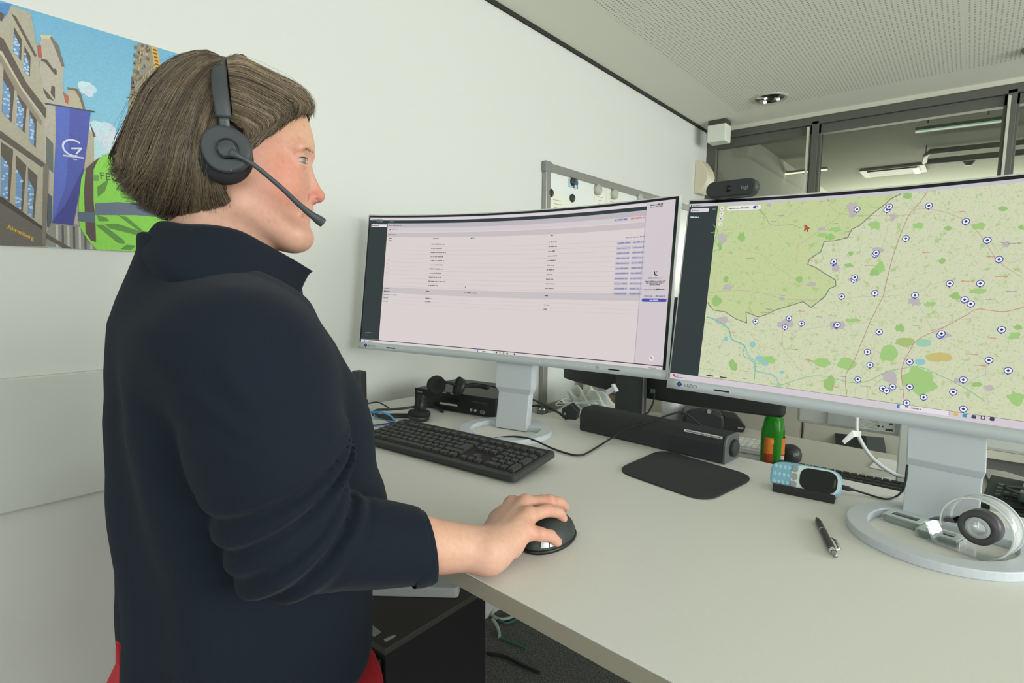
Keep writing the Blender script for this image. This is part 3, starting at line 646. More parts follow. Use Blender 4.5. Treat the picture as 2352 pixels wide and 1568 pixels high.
# ---- right picture: the map
def map_mat():
    M = bpy.data.materials.new('map_ground'); M.use_nodes = True; N = M.node_tree.nodes; L = M.node_tree.links; b = N['Principled BSDF']
    b.inputs['Base Color'].default_value = (.01, .01, .01, 1); b.inputs['Roughness'].default_value = 0.35; b.inputs['Specular IOR Level'].default_value = 0.2; b.inputs['Emission Strength'].default_value = 1.0
    a = N.new('ShaderNodeAttribute'); a.attribute_name = 'Col'; tc = N.new('ShaderNodeTexCoord')
    def nz(scale, det, lo, hi, rgb, src, fac=1.0):
        n = N.new('ShaderNodeTexNoise'); n.inputs['Scale'].default_value = scale; n.inputs['Detail'].default_value = det; n.inputs['Roughness'].default_value = 0.6; L.new(tc.outputs['Object'], n.inputs['Vector'])
        mr = N.new('ShaderNodeMapRange'); mr.inputs['From Min'].default_value = lo; mr.inputs['From Max'].default_value = hi; mr.inputs['To Max'].default_value = fac; L.new(n.outputs['Fac'], mr.inputs['Value'])
        mx = N.new('ShaderNodeMix'); mx.data_type = 'RGBA'; L.new(mr.outputs[0], mx.inputs['Factor']); L.new(src, mx.inputs['A']); mx.inputs['B'].default_value = (*lin(rgb), 1); return mx.outputs['Result']
    o = nz(300, 4, .56, .64, (176, 196, 132), a.outputs['Color'], .75); o = nz(90, 5, .60, .66, (158, 190, 118), o, .7); o = nz(520, 2, .62, .70, (150, 176, 120), o, .6); o = nz(60, 3, .66, .72, (190, 180, 176), o, .5)
    L.new(o, b.inputs['Emission Color']); return M
r = random.Random(11); cv = Canvas(0.012); S = lambda x, y: MON2.inv(1520+x/2.529, 380+y/2.529)
NLD, DEU = (194, 206, 154), (206, 211, 180)
cv.rect(.004, .021, .935, .402, (44, 54, 56), 1)
cv.rect(.0625, .034, .935, .3965, DEU, 2, 1)
cv.rect(.004, .3965, .935, .402, (196, 192, 204), 3)
border = [(1390, 165), (1330, 195), (1300, 225), (1265, 250), (1215, 290), (1150, 350), (1105, 370), (1080, 420), (1000, 438), (945, 440), (925, 500), (858, 545), (850, 575), (890, 590), (960, 635), (1010, 665), (1012, 700), (975, 715), (950, 760), (868, 825), (822, 790), (760, 810), (660, 840), (610, 865), (560, 880), (490, 850), (495, 915), (430, 890), (370, 850), (300, 840), (265, 795)]
bp = [S(*p) for p in border]
cv.poly([(.0625, bp[-1][1])]+bp[::-1]+[(bp[0][0], .3965), (.0625, .3965)], NLD, 3, 1)
FOR, FOL, URB, WAT, ROAD, MOT, BRD = (158, 198, 122), (150, 190, 114), (184, 178, 178), (140, 196, 194), (176, 170, 152), (186, 120, 128), (118, 128, 104)
def blob(cx, cy, rx, ry, c, l, n=16, j=.3):
    pts = []
    for i in range(n): k = 1+r.uniform(-j, j); pts.append(S(cx+rx*k*cos(2*pi*i/n), cy+ry*k*sin(2*pi*i/n)))
    cv.poly(pts, c, l)
for a in ((975, 415, 26, 18), (930, 405, 40, 12), (1010, 370, 40, 16), (1270, 590, 34, 28), (1240, 620, 30, 22), (1235, 345, 36, 26), (1490, 350, 34, 18), (1665, 365, 22, 16), (1835, 355, 42, 22), (925, 1140, 52, 30), (1075, 1150, 48, 32), (1330, 1090, 60, 50), (1500, 1250, 100, 75), (415, 1160, 24, 30), (320, 785, 26, 30), (800, 665, 24, 18), (1385, 945, 26, 24), (1560, 805, 34, 14), (1705, 755, 30, 20), (1840, 730, 50, 14), (2070, 940, 26, 14), (2050, 990, 40, 20), (2060, 1350, 50, 40), (1630, 555, 18, 16), (465, 415, 20, 26), (375, 660, 16, 18), (970, 1270, 30, 50), (1110, 900, 50, 14), (620, 1130, 50, 24), (1980, 250, 26, 14), (2090, 360, 20, 16), (1430, 180, 28, 18), (1830, 1270, 30, 14), (340, 460, 12, 40), (1090, 580, 26, 12), (1100, 510, 16, 14)): blob(*a, FOR if a[2] > 30 else FOL, 4+r.randint(0, 2))
for a in ((1110, 255, 34, 44), (1345, 300, 20, 24), (1010, 595, 24, 20), (720, 920, 46, 26), (1020, 930, 44, 26), (1470, 790, 34, 26), (1325, 1230, 50, 40), (355, 900, 44, 22), (385, 705, 34, 18), (930, 370, 28, 10), (1255, 490, 34, 16), (350, 420, 24, 30), (1120, 660, 30, 14), (1240, 745, 20, 14), (1760, 785, 28, 16), (1650, 985, 30, 16), (870, 690, 24, 12), (625, 230, 14, 14), (1720, 1250, 24, 16), (1900, 1290, 30, 18), (2000, 460, 26, 16), (700, 775, 20, 10)): blob(*a, URB, 7)
for a in ((1415, 1025, 58, 26, (166, 186, 116)), (1612, 1112, 78, 28, (196, 184, 116)), (1520, 1030, 48, 22, (150, 200, 170)), (1500, 1140, 30, 20, WAT), (530, 1040, 16, 18, WAT), (570, 1120, 26, 16, WAT), (600, 1150, 22, 14, WAT), (375, 1005, 12, 14, WAT), (700, 1200, 16, 10, WAT)): blob(a[0], a[1], a[2], a[3], a[4], 8, 18, .12)
def road(pts, w, c, l=9, wig=3.0):
    w = w*.72; c = tuple(int(v*.8+.2*k) for v, k in zip(c, (200, 204, 160)))
    q = spline(pts, len(pts)*5); q = [(x+r.uniform(-wig, wig)*.5, y+r.uniform(-wig, wig)*.5) for x, y in q]; cv.line([S(*p) for p in q], w, c, l)
road([(265, 880), (330, 905), (390, 950), (410, 1010), (480, 1045), (500, 1100), (545, 1140), (545, 1190), (640, 1215), (675, 1250), (670, 1280)], .0042, WAT, 9); road([(265, 880), (330, 905), (390, 950), (410, 1010), (480, 1045), (475, 1100), (540, 1150), (540, 1240)], .0016, (96, 166, 140), 10)
road([(670, 1280), (900, 1220), (1100, 1260), (1200, 1250), (1300, 1200), (1390, 1180), (1500, 1170), (1640, 1230), (1760, 1290), (1880, 1370)], .0016, (120, 180, 130), 10)
road([(1545, 150), (1500, 215), (1440, 285), (1395, 380), (1340, 540), (1305, 680), (1285, 760), (1220, 890), (1160, 1030), (1120, 1130), (1070, 1220), (1075, 1330)], .0016, (176, 128, 128), 12)
road([(965, 190), (985, 240), (1045, 280), (1230, 292), (1440, 285), (1490, 250), (1640, 270), (1760, 320), (1830, 380), (1890, 460), (1960, 560), (2090, 650)], .0011, (190, 150, 150), 11)
road([(1045, 280), (1110, 240), (1300, 245), (1550, 235)], .0009, ROAD, 11); road([(1045, 280), (960, 350), (830, 440), (790, 470), (785, 570)], .001, (186, 150, 150), 11)
road([(2100, 825), (1980, 850), (1840, 835), (1760, 875), (1640, 940), (1490, 1010), (1440, 1080), (1395, 1180), (1400, 1290), (1410, 1370)], .0015, (196, 116, 128), 12)
road([(1560, 960), (1640, 940)], .0012, (196, 116, 128), 12); road([(265, 740), (430, 725), (600, 745), (720, 775), (900, 780), (960, 745)], .001, (176, 150, 146), 11)
road([(285, 390), (430, 370), (560, 370), (640, 340), (760, 230)], .0009, ROAD, 11); road([(560, 250), (600, 290), (640, 345), (760, 345), (800, 362), (830, 350)], .0012, (140, 140, 112), 11)
road([(440, 480), (580, 520), (680, 600), (780, 660), (860, 700)], .0008, ROAD, 11); road([(230, 1180), (330, 1195), (380, 1225)], .0009, ROAD, 11)
for pts in ([(495, 915), (560, 960), (620, 950), (700, 960), (890, 945), (1080, 920), (1300, 900)], [(700, 960), (715, 1080), (790, 1170), (850, 1280)], [(970, 800), (1130, 765), (1300, 760), (1470, 745), (1570, 690), (1700, 660)], [(1130, 765), (1330, 725), (1480, 680)], [(1470, 790), (1520, 850), (1570, 950), (1620, 1000), (1730, 1060), (1890, 1130)], [(1890, 1130), (1880, 1290), (1900, 1400)], [(1240, 1010), (1230, 1100), (1190, 1200)], [(2100, 540), (2000, 560), (1900, 420)], [(1560, 930), (1700, 900), (1850, 880)], [(1330, 300), (1290, 450), (1250, 560)], [(1720, 1330), (1800, 1250), (1900, 1210), (2060, 1200)], [(1290, 1230), (1200, 1310), (1210, 1380)], [(1390, 1290), (1330, 1250), (1210, 1250)], [(660, 1250), (620, 1180), (560, 1090), (565, 1040), (500, 960)], [(300, 560), (310, 700), (270, 740)], [(560, 1050), (700, 1080), (780, 1150)], [(1120, 1350), (1150, 1200)], [(430, 560), (540, 680), (560, 760)], [(600, 250), (700, 300), (760, 270), (830, 210)]): road(pts, .0008, (186, 172, 156), 11, 5)
cv.line(bp, .0016, BRD, 13)
road([(300, 345), (325, 380), (310, 440), (345, 480), (300, 500)], .002, (110, 176, 104), 12)
for k in range(46):
    x, y = r.uniform(330, 2080), r.uniform(200, 1400); p = S(x, y)
    if p[0] > .07: cv.greek(p[0], p[1], r.uniform(.008, .018), .0014, r.choice([(150, 146, 150), (200, 120, 110), (140, 140, 130)]), 14, r)
def pin(px, py, l=20):
    x, y = MON2.inv(px, py); B = (62, 72, 160); cv.poly([(x-.0032, y-.003), (x+.0032, y-.003), (x, y-.0072)], B, l); cv.disc(x, y, .0054, B, l, 18); cv.disc(x, y, .0042, (238, 240, 244), l+1, 18); cv.poly([(x-.0024, y), (x, y-.0024), (x+.0024, y), (x, y+.0024)], (40, 46, 110), l+2)
for i, p in enumerate(((1969, 481), (2038, 482), (2043, 475), (2134, 473), (2219, 509), (2081, 548), (2268, 552), (2295, 596), (2011, 585), (2013, 581), (1915, 604), (1916, 601), (1962, 642), (1964, 637), (1934, 681), (2010, 673), (2102, 678), (2182, 651), (2252, 651), (2216, 688), (2230, 698), (1736, 738), (1813, 731), (1804, 751), (1842, 743), (1922, 747), (1924, 746), (2020, 762), (2160, 770), (2163, 766), (2301, 757), (1993, 808), (1999, 838), (2090, 831), (2272, 827), (2316, 851), (1971, 871), (2028, 892), (2037, 897), (2051, 888), (2090, 888), (2213, 872), (2122, 912), (2190, 900), (2083, 925), (2213, 939))): pin(*p, 20+3*(i % 5))
x, y = MON2.inv(1849, 515); s_ = .0085
cv.poly([(x, y), (x+s_*.1, y-s_*1.75), (x+s_*.45, y-s_*1.25), (x+s_*.75, y-s_*1.8), (x+s_*1.0, y-s_*1.65), (x+s_*.75, y-s_*1.1), (x+s_*1.25, y-s_*1.05)], (60, 40, 40), 38)
cv.poly([(x+.0007, y-.0018), (x+s_*.17, y-s_*1.6), (x+s_*.45, y-s_*1.12), (x+s_*.77, y-s_*1.66), (x+s_*.9, y-s_*1.6), (x+s_*.65, y-s_*1.0), (x+s_*1.1, y-s_*1.0)], (212, 66, 70), 39)
# left panel and controls of the map page
cv.rect(.0045, .3955, .0625, .3995, (196, 196, 200), 5); cv.disc(.0075, .3975, .0016, (40, 44, 48), 6); cv.greek(.0105, .3965, .018, .002, TX, 6, r)
cv.poly(rrect(.038, .0085, .003, 3, .026, .3875), (214, 212, 218), 5); cv.disc(.0105, .3875, .0018, TX, 6); cv.greek(.014, .3863, .010, .0024, TX, 6, r); cv.greek(.052, .3865, .006, .004, (110, 118, 122), 6, r)
cv.greek(.008, .3715, .018, .003, (200, 204, 206), 6, r)
for k, y in enumerate((.3885, .378, .3675, .3565)): cv.disc(.0715, y, .0046, (224, 222, 220), 16, 18); cv.disc(.0715, y, .0014, (110, 110, 120), 17)
cv.poly(rrect(.066, .0095, .0045, 4, .114, .3885), (228, 228, 230), 16); cv.greek(.085, .3872, .040, .0024, (90, 90, 100), 17, r); cv.poly(rrect(.010, .0056, .0026, 4, .137, .3886), (58, 64, 150), 17); cv.disc(.1395, .3886, .0018, (220, 222, 236), 18)
# taskbar and scale bar
cv.rect(.004, .021, .935, .0335, (208, 200, 206), 18)
cv.disc(.0125, .0295, .0026, (190, 60, 80), 19); cv.greek(.0175, .0292, .006, .0022, (190, 90, 110), 19, r); cv.greek(.013, .0250, .024, .002, TX, 19, r)
for a in (.079, .106): cv.rect(a, .0372, a+.014, .0392, (30, 32, 32), 19)
cv.rect(.0665, .0372, .079, .0392, (220, 222, 214), 19); cv.rect(.093, .0372, .106, .0392, (220, 222, 214), 19)
def ic(px, py, c, s=.0056, l=20): x, y = MON2.inv(px, py); cv.poly(rrect(s, s, s*.2, 2, x, y), c, l); return x, y
x, y = ic(2066, 933, (56, 128, 190), .0066)
x, y = MON2.inv(2122, 941); cv.poly(rrect(.070, .0078, .0036, 4, x, y), (228, 222, 226), 20); x, y = MON2.inv(2083, 934); cv.disc(x, y, .002, (90, 90, 96), 21); cv.disc(x, y, .0012, (228, 222, 226), 22); cv.greek(x+.006, y-.002, .014, .0026, (140, 136, 144), 21, r)
for px, py, c in ((2176, 949, (70, 66, 74)), (2196, 951, (220, 178, 90)), (2216, 954, (56, 150, 190)), (2237, 957, (60, 66, 96)), (2258, 959, (80, 74, 78)), (2279, 962, (52, 56, 78))): x, y = ic(px, py, c)
x, y = MON2.inv(2258, 959); cv.disc(x, y, .0018, (220, 214, 218), 22)
M_map = map_mat()
cv.build('screen', [M_screen, M_map], lambda a, q, l: MON2.P(a, q, 0.0006+l), mt2, tuple(mt2.location), step=0.00004)
# ================================================================ front desk
dd = RAD(-3.2)
du = np.array((cos(dd), sin(dd), 0)); dv = np.array((-sin(dd), cos(dd), 0))
pf = np.array(onz(1500, 1541, ZD)); pr_ = np.array(onz(1690, 1048, ZD))
v0 = np.dot(pf, dv); v1 = np.dot(pr_, dv)+0.004
def DK_(u, v, z): p = du*u+dv*v; return (p[0], p[1], z)
uL = (-1.462-v0*dv[0])/du[0]; uR = 1.05
t = thing('desk', 'front pale grey height adjustable desk the woman stands at', 'desk', (DK_((uL+uR)/2, (v0+v1)/2, 0)))
off = tuple(t.location)
def desk_poly(inset=0.0): return [(uL, v0), (uR, v0), (uR, v1), (uL, v1)]
MB().prism(desk_poly(), ZD-0.025, ZD, f=DK_).build('desktop', M_desk, t, off=off, bevel=0.0012)
MB().prism([(uL, v0-0.0015), (uR, v0-0.0015), (uR, v0+.001), (uL, v0+.001)], ZD-0.0235, ZD-0.0015, f=DK_).build('edge_band', M_edge, t, off=off)
for u, vv, fl in ((uL+0.05, v1-.13, .20), (uR-0.25, (v0+v1)/2+.05, v1-v0-.1)):
    MB().box(DK_(u, vv, 0.535), (0.07, 0.10, 0.93), rz=dd).build('leg', M_silver, t, off=off, bevel=0.004)
    MB().box(DK_(u, vv-.02, 0.035), (0.07, fl, 0.07), rz=dd).build('foot', M_silver, t, off=off, bevel=0.006)
MB().box(DK_((uL+uR)/2, (v0+v1)/2+0.12, ZD-0.06), (uR-uL-0.5, 0.05, 0.06), rz=dd).build('crossbeam', M_silver, t, off=off)
# ---- far desk
ZF = 0.88; f0, f1 = v1+0.055, 2.165
t = thing('desk', 'lower far desk behind the monitors with bottle and keyboards on it', 'desk', DK_(-0.5, (f0+f1)/2, 0)); off = tuple(t.location)
dL = -1.46; dR = 0.9
MB().prism([(dL, f0), (dR, f0), (dR, f1), (dL, f1)], ZF-0.025, ZF, f=DK_).build('desktop', mat('far_laminate', (190, 189, 178), 0.5, var=0.02, vscale=700), t, off=off, bevel=0.001)
for u in (dL+0.06, dR-0.05):
    vv = 2.0 if u < 0 else (f0+f1)/2
    MB().box(DK_(u, vv, 0.455), (0.07, 0.10, 0.80), rz=dd).build('leg', M_silver, t, off=off)
    MB().box(DK_(u, vv, 0.03), (0.07, 0.2 if u < 0 else 0.7, 0.05), rz=dd).build('foot', M_silver, t, off=off, bevel=0.006)
# low cream cabinets behind the far desk
def F(px, py, v): 
    n = dv; return onpl(px, py, n*v, n)
M_cream = mat('cream_front', (206, 204, 188), 0.6)
xa, xb, xc = F(1690, 960, 2.3)[0], F(1845, 1000, 2.3)[0], F(2062, 1000, 2.3)[0]
for i, (a, b) in enumerate(((-1.44, xb-0.002), (xb+0.002, 0.06))):
    t = thing('low_cabinet', ('cream low cabinet behind the far desk, nearer the whiteboard wall', 'cream low cabinet behind the far desk, at the right of the two')[i], 'cabinet', ((a+b)/2, 2.5, 0)); off = tuple(t.location)
    z = 1.02
    MB().box(((a+b)/2, 2.50, z/2), (b-a, 0.40, z)).build('body', M_cream, t, off=off, bevel=0.002)
    MB().box(((a+b)/2, 2.296, z/2), (b-a-0.012, 0.006, z-0.08)).build('front_panel', M_cream, t, off=off)
# ================================================================ things on the front desk
D = lambda x, y, h=0.0: onz(x, y, ZD+h)
def mk(loc, rz): c_, s_ = cos(rz), sin(rz); return lambda x, y, z: (loc[0]+x*c_-y*s_, loc[1]+x*s_+y*c_, loc[2]+z)
# ---- keyboard
KW, KD = 0.462, 0.152
kt = thing('keyboard', 'black full size keyboard in front of the left monitor', 'keyboard', (-0.640, 0.788, ZD+0.0), RAD(3.4))
kt.rotation_euler = (RAD(5.5), 0, RAD(3.4)); kt.location = (-0.638, 0.786, ZD+0.003)
def kloc(x, y, z): return (x-KW, y, z)      # origin at the near right corner
body = MB()
pts = rrect(KW, KD, 0.010, 4, KW/2, KD/2)
body.prism(pts, 0.0, 0.013, f=kloc)
M_kb = mat('keyboard_black', (58, 61, 60), 0.6, bump=0.1, bscale=1200)
kb = body.build('body', M_kb, kt, bevel=0.003, bseg=3)
MB().prism(rrect(KW-0.02, KD-0.024, 0.004, 3, KW/2, KD/2+0.006), 0.0129, 0.0137, f=kloc).build('key_bed', mat('key_bed', (22, 24, 24), 0.7), kt)
cv = Canvas(); cv.text('CHERRY', KW*.60, 0.0035, 0.0062, (92, 96, 96), 1, sx=1.2)
cv.build('brand_print', colattr_mat('marks'), lambda x, y, l: kloc(x, y, 0.0131+l), kb)
led = MB().prism(rrect(.003, .0022, .0008, 2, KW*.50, KD-0.004), 0.013, 0.0139, f=kloc).build('indicator_light', mat('blue_led', (60, 60, 255), 0.4, emis=(90, 80, 255), estr=3.0), kt, label='small blue indicator light')
for x in (0.05, KW-0.05): MB().box(kloc(x, KD-0.01, -0.007), (0.03, 0.006, 0.014)).build('foot', M_soft, kt)
M_key = mat('key_black', (50, 53, 52), 0.55); M_leg = mat('key_print', (150, 154, 154), 0.6)
U = 0.0187; x0 = 0.012; rows = []
def yrow(k): return 0.014+U*.5+k*U*.95
R_ = lambda y, xs: [(x, y, w_, s) for x, w_, s in xs]
def seq(x, items):
    out = []
    for it in items:
        s, w_ = it if isinstance(it, tuple) else (it, 1)
        out.append((x+w_/2, w_, s)); x += w_
    return out
keys = []
keys += R_(yrow(0), seq(0, [('Strg', 1.25), ('W', 1.25), ('Alt', 1.25), ('', 6.25), ('Alt', 1.25), ('W', 1.25), ('M', 1.25), ('Strg', 1.25)]))
keys += R_(yrow(1), seq(0, [('^', 1.25), '<', *'YXCVBNM,.-', ('^', 2.75)]))
keys += R_(yrow(2), seq(0, [('v', 1.75), *'ASDFGHJKLÖÄ#']))
keys += R_(yrow(3), seq(0, [('Tab', 1.5), *'QWERTZUIOPÜ+']))
keys += R_(yrow(4), seq(0, [*'^1234567890ß´', ('<-', 2)]))
keys.append((14.25-.05, (yrow(2)+yrow(3))/2, 1.4, 'ENTER'))
yf = yrow(5)+U*.45
keys += R_(yf, seq(0, ['Esc'])+seq(2, ['F1', 'F2', 'F3', 'F4'])+seq(6.5, ['F5', 'F6', 'F7', 'F8'])+seq(11, ['F9', 'F10', 'F11', 'F12'])+seq(15.5, ['Dr', 'Ro', 'Pa'])+seq(19, ['C', 'm', 'O', 'S']))
for k, tx in ((4, ('Ei', 'P1', 'B^')), (3, ('En', 'En', 'Bv'))): keys += R_(yrow(k), seq(15.5, list(tx)))
keys += R_(yrow(1), seq(16.5, ['^'])); keys += R_(yrow(0), seq(15.5, ['<', 'v', '>']))
keys += R_(yrow(4), seq(19, ['N', '/', '*', '-'])); keys += R_(yrow(3), seq(19, list('789'))); keys += R_(yrow(2), seq(19, list('456'))); keys += R_(yrow(1), seq(19, list('123'))); keys += R_(yrow(0), seq(19, [('0', 2), ',']))
keys.append((22.5, (yrow(2)+yrow(3))/2, 1, '+2')); keys.append((22.5, (yrow(0)+yrow(1))/2, 1, 'E2'))
SC = (KW-2*x0)/23.0
kk = sorted(keys, key=lambda q: -q[0]); rest = MB()
for i, (kx, ky, kw, s) in enumerate(kk):
    tall = s in ('ENTER', '+2', 'E2'); W_ = kw*SC-0.0022; H_ = (U*.95*(2 if tall else 1))-0.0026
    mb = MB() if i < 100 else rest; cx, cy = (0, 0) if i < 100 else kloc(x0+kx*SC, ky, 0)[:2]
    zb = 0.0 if i < 100 else 0.0137
    b0, b1 = rrect(W_, H_, .0015, 2, cx, cy), rrect(W_-.004, H_-.0035, .0015, 2, cx, cy+.0003); n = len(b0)
    mb.add([(*p, zb) for p in b0]+[(*p, zb+0.0052) for p in b1], [(j, (j+1) % n, n+(j+1) % n, n+j) for j in range(n)]+[tuple(range(n, 2*n))])
    s = s.replace('ENTER', '<').replace('2', '') if tall else s
    if s:
        tt, a, b = text_tris(s); z_ = 0.0048 if len(s) == 1 else 0.0036
        for tr in tt: mb.add([(cx-.0035+(p[0]-a)*z_, cy-.0012+p[1]*z_, zb+.0054) for p in tr], [(0, 1, 2)], 1)
    if i < 100: o = mb.build('key', [M_key, M_leg], kt); o.location = kloc(x0+kx*SC, ky, 0.0137)
o = rest.build('key', [M_key, M_leg], kt); o['kind'] = 'stuff'
# its cable
KC = [D(1135, 1007, .012), D(1160, 1003, .012), D(1195, 1003, .016), D(1225, 1010, .012), D(1270, 1030, .004), D(1310, 1043, .004), D(1334, 1045, .004), D(1352, 1038, .004), D(1385, 1018, .005), ony(1412, 1001, 1.166), ony(1441, 983, 1.178), ony(1500, 966, 1.205), ony(1545, 950, 1.225), ony(1571, 947, 1.245), ony(1600, 969, 1.262), ony(1624, 990, 1.272), (-.415, 1.29, ZD-.02)]
o = MB().tube(spline(KC, 70), 0.0023, 8).build('keyboard_cable', M_soft); tag(o, 'thin black cable looping from the keyboard over the black soundbar', 'cable')
# ---- soundbar
a, b = D(1330, 988), D(1664, 1068); L_ = np.linalg.norm(b-a); rz = math.atan2(b[1]-a[1], b[0]-a[0])
st_ = thing('soundbar', 'long black soundbar lying behind the black desk mat', 'speaker', tuple(a), rz)
sec = [(0.0, 0.0), (0.0, 0.040), (0.008, 0.056), (0.018, 0.060), (0.062, 0.060), (0.070, 0.052), (0.074, 0.0)]
M_grille = mat('speaker_cloth', (46, 49, 49), 0.85, bump=0.4, bscale=1500)
MB().prism(sec, 0, L_-0.006, f=lambda x, y, z: (z, x, y+0.001)).build('body', M_grille, st_, bevel=0.004, bseg=3)
MB().prism([(x*1.0, y) for x, y in sec], L_-0.006, L_, f=lambda x, y, z: (z, x, y+0.001)).build('end_cap', mat('end_cap_grey', (78, 82, 82), 0.45), st_, bevel=0.002)
Rm = Matrix.Translation((L_, 0.040, 0.030)) @ Matrix.Rotation(pi/2, 4, 'Y')
MB().lathe([(0.019, 0.0), (0.019, 0.006), (0.016, 0.008), (0, 0.008)], 28, M=Rm).build('volume_knob', M_soft, st_)
cv = Canvas(); cv.rect(L_-.098, .0525, L_-.010, .0575, (216, 218, 214), 0); cv.greek(L_-.094, .0535, .080, .003, (110, 112, 112), 1, random.Random(2))
cv.build('label_strip', colattr_mat('marks'), lambda x, y, l: (x, (y-.040)*.5-.0012-l*2, y+.001), st_, label='thin white printed label strip')
# ---- desk mat
mp = [D(*p) for p in ((1412, 1082), (1622, 1156), (1738, 1098), (1520, 1034))]
def rounded_quad(P, r, n=6):
    out = []; k = len(P)
    for i in range(k):
        a, b, c = P[i-1][:2], P[i][:2], P[(i+1) % k][:2]; u = (a-b)/np.linalg.norm(a-b); v = (c-b)/np.linalg.norm(c-b); p0, p1 = b+u*r, b+v*r
        for j in range(n+1): t_ = j/n; out.append(tuple((1-t_)**2*p0+2*t_*(1-t_)*b+t_*t_*p1))
    return out
c = sum(mp)/4; q = rounded_quad(mp, 0.045)
o = MB().prism(q, ZD+.0003, ZD+.0038).build('mouse_mat', mat('mat_cloth', (50, 53, 53), 0.95, bump=0.5, bscale=1500), off=tuple(c), bevel=.001); o.location = tuple(c); tag(o, 'black rounded rectangular mouse mat in front of the soundbar', 'mouse mat')
# ---- mobile phone in its stand
pc = (D(1778, 1128)+D(1912, 1155))/2; prz = RAD(4.5)
t = thing('phone_stand', 'small black stand holding the light blue mobile phone', 'stand', tuple(pc+np.array([0, .006, 0])), prz)
MB().prism([(-.010, 0), (.034, 0), (.034, .006), (.010, .012), (.006, .008), (-.004, .006), (-.006, .016), (-.010, .016)], -.050, .050, f=lambda x, y, z: (z, x, y)).build('base', M_soft, t, bevel=.0015)
MB().prism([(.008, .004), (.030, .046), (.034, .044), (.020, .004)], -.018, .018, f=lambda x, y, z: (z, x, y)).build('back_rest', M_soft, t, bevel=.001)
t = thing('mobile_phone', 'light blue key mobile phone with dark screen lying sideways in its stand', 'phone', tuple(pc+np.array([0, 0.004, 0.007])), prz)
t.rotation_euler = (RAD(62), 0, prz)
PW, PH, PT = 0.117, 0.052, 0.013
M_pb = mat('phone_blue', (120, 172, 192), 0.35)
oval = [(PW/2*(abs(cos(a))**.42)*(1 if cos(a) > 0 else -1), PH/2+PH/2*(abs(sin(a))**.55)*(1 if sin(a) > 0 else -1)) for a in [2*pi*i/48 for i in range(48)]]
ph = MB().prism(oval, -PT, 0).build('case', M_pb, t, bevel=.004, bseg=3)
MB().prism([(PW/2*.0+x, y) for x, y in rrect(.080, PH-.006, .020, 8, .0165, PH/2)], 0, .0009).build('front_surround', mat('phone_silver', (206, 218, 216), 0.35), t, bevel=.0004)
MB().prism(rrect(.060, PH-.012, .015, 8, .0215, PH/2), .0009, .0016).build('display', mat('phone_display', (22, 27, 27), 0.18), t)
cv = Canvas(); cv.text('NOKIA', 0, 0, .0045, (110, 118, 118), 1, f=lambda x, y: (.049-y, PH/2-.0065+x)); cv.build('brand_print', colattr_mat('marks'), lambda x, y, l: (x, y, .0017+l), t)
for k in range(3): MB().prism(rrect(.010, .0125, .004, 4, -.0175, PH/2+(k-1)*.0145), .0009, .0020).build('navigation_key', mat('phone_key', (146, 152, 150), 0.4), t, bevel=.0005)
for i in range(4):
    for j in range(3): MB().lathe([(0, .0013), (.0030, .0011), (.0040, 0)], 12, M=Matrix.Translation((-.0285-i*.0075, PH/2+(j-1)*.0145, 0))).build('number_key', mat('phone_blue_key', (150, 194, 208), 0.3), t)
pcab = [D(1932, 1118, .014), D(1958, 1124, .010), D(2000, 1137, .0035), D(2020, 1143, .0035), D(2040, 1146, .0035), D(2060, 1139, .0035), ony(2074, 1124, 1.068), ony(2080, 1104, 1.078), ony(2082, 1086, 1.086), ony(2084, 1067, 1.094)]
t = thing('charging_cable', 'thin black charging cable curving from the phone to the monitor column', 'cable', tuple(pcab[0]))
MB().tube(spline(pcab[1:], 40), .0018, 8).build('cable', M_soft, t, off=tuple(pcab[0]))
d = pcab[1]-pcab[0]; MB().tube([pcab[0]-d*.15, pcab[0]+d*.8], .0055, 4).build('plug', M_soft, t, off=tuple(pcab[0]), bevel=.001); MB().tube([pcab[0]+d*.8, pcab[1]+d*.15], [.003, .002], 8).build('strain_relief', M_soft, t, off=tuple(pcab[0]))
# ---- pen
a, b = D(1875, 1188, .005), D(1919, 1277, .005); L_ = np.linalg.norm(b-a); t = thing('ballpoint_pen', 'dark grey ballpoint pen with metal clip lying on the front desk', 'pen', tuple(a))
Mz = Matrix.Translation(Vector(a)) @ Vector(b-a).to_track_quat('Z', 'Y').to_matrix().to_4x4()
M_pen = mat('pen_grey', (62, 58, 56), 0.35)
MB().lathe([(0.0008, 0), (.0018, .004), (.0040, .013), (.0047, .02), (.0050, .05)], 20, M=Mz).build('barrel', M_pen, t, off=tuple(a))
MB().lathe([(.0052, .05), (.0054, .0515), (.0052, .053)], 20, M=Mz).build('ring', M_chrome, t, off=tuple(a))
MB().lathe([(.0050, .053), (.0052, .09), (.0048, L_-.024), (.0046, L_-.022)], 20, M=Mz).build('upper_barrel', M_pen, t, off=tuple(a))
MB().lathe([(.0046, L_-.022), (.0050, L_-.020), (.0050, L_-.014), (.0040, L_-.012)], 20, M=Mz).build('collar', M_chrome, t, off=tuple(a))
MB().lathe([(.0034, L_-.012), (.0034, L_-.002), (.0, L_)], 16, M=Mz).build('push_button', M_steel, t, off=tuple(a))
cl = MB(); cl.tube([Mz @ Vector(p) for p in ((.0049, .003, L_-.016), (.0085, .004, L_-.019), (.0085, .004, L_-.045), (.0062, .003, L_-.055))], [.0016, .0022, .002, .001], 6); cl.build('clip', M_chrome, t, off=tuple(a))
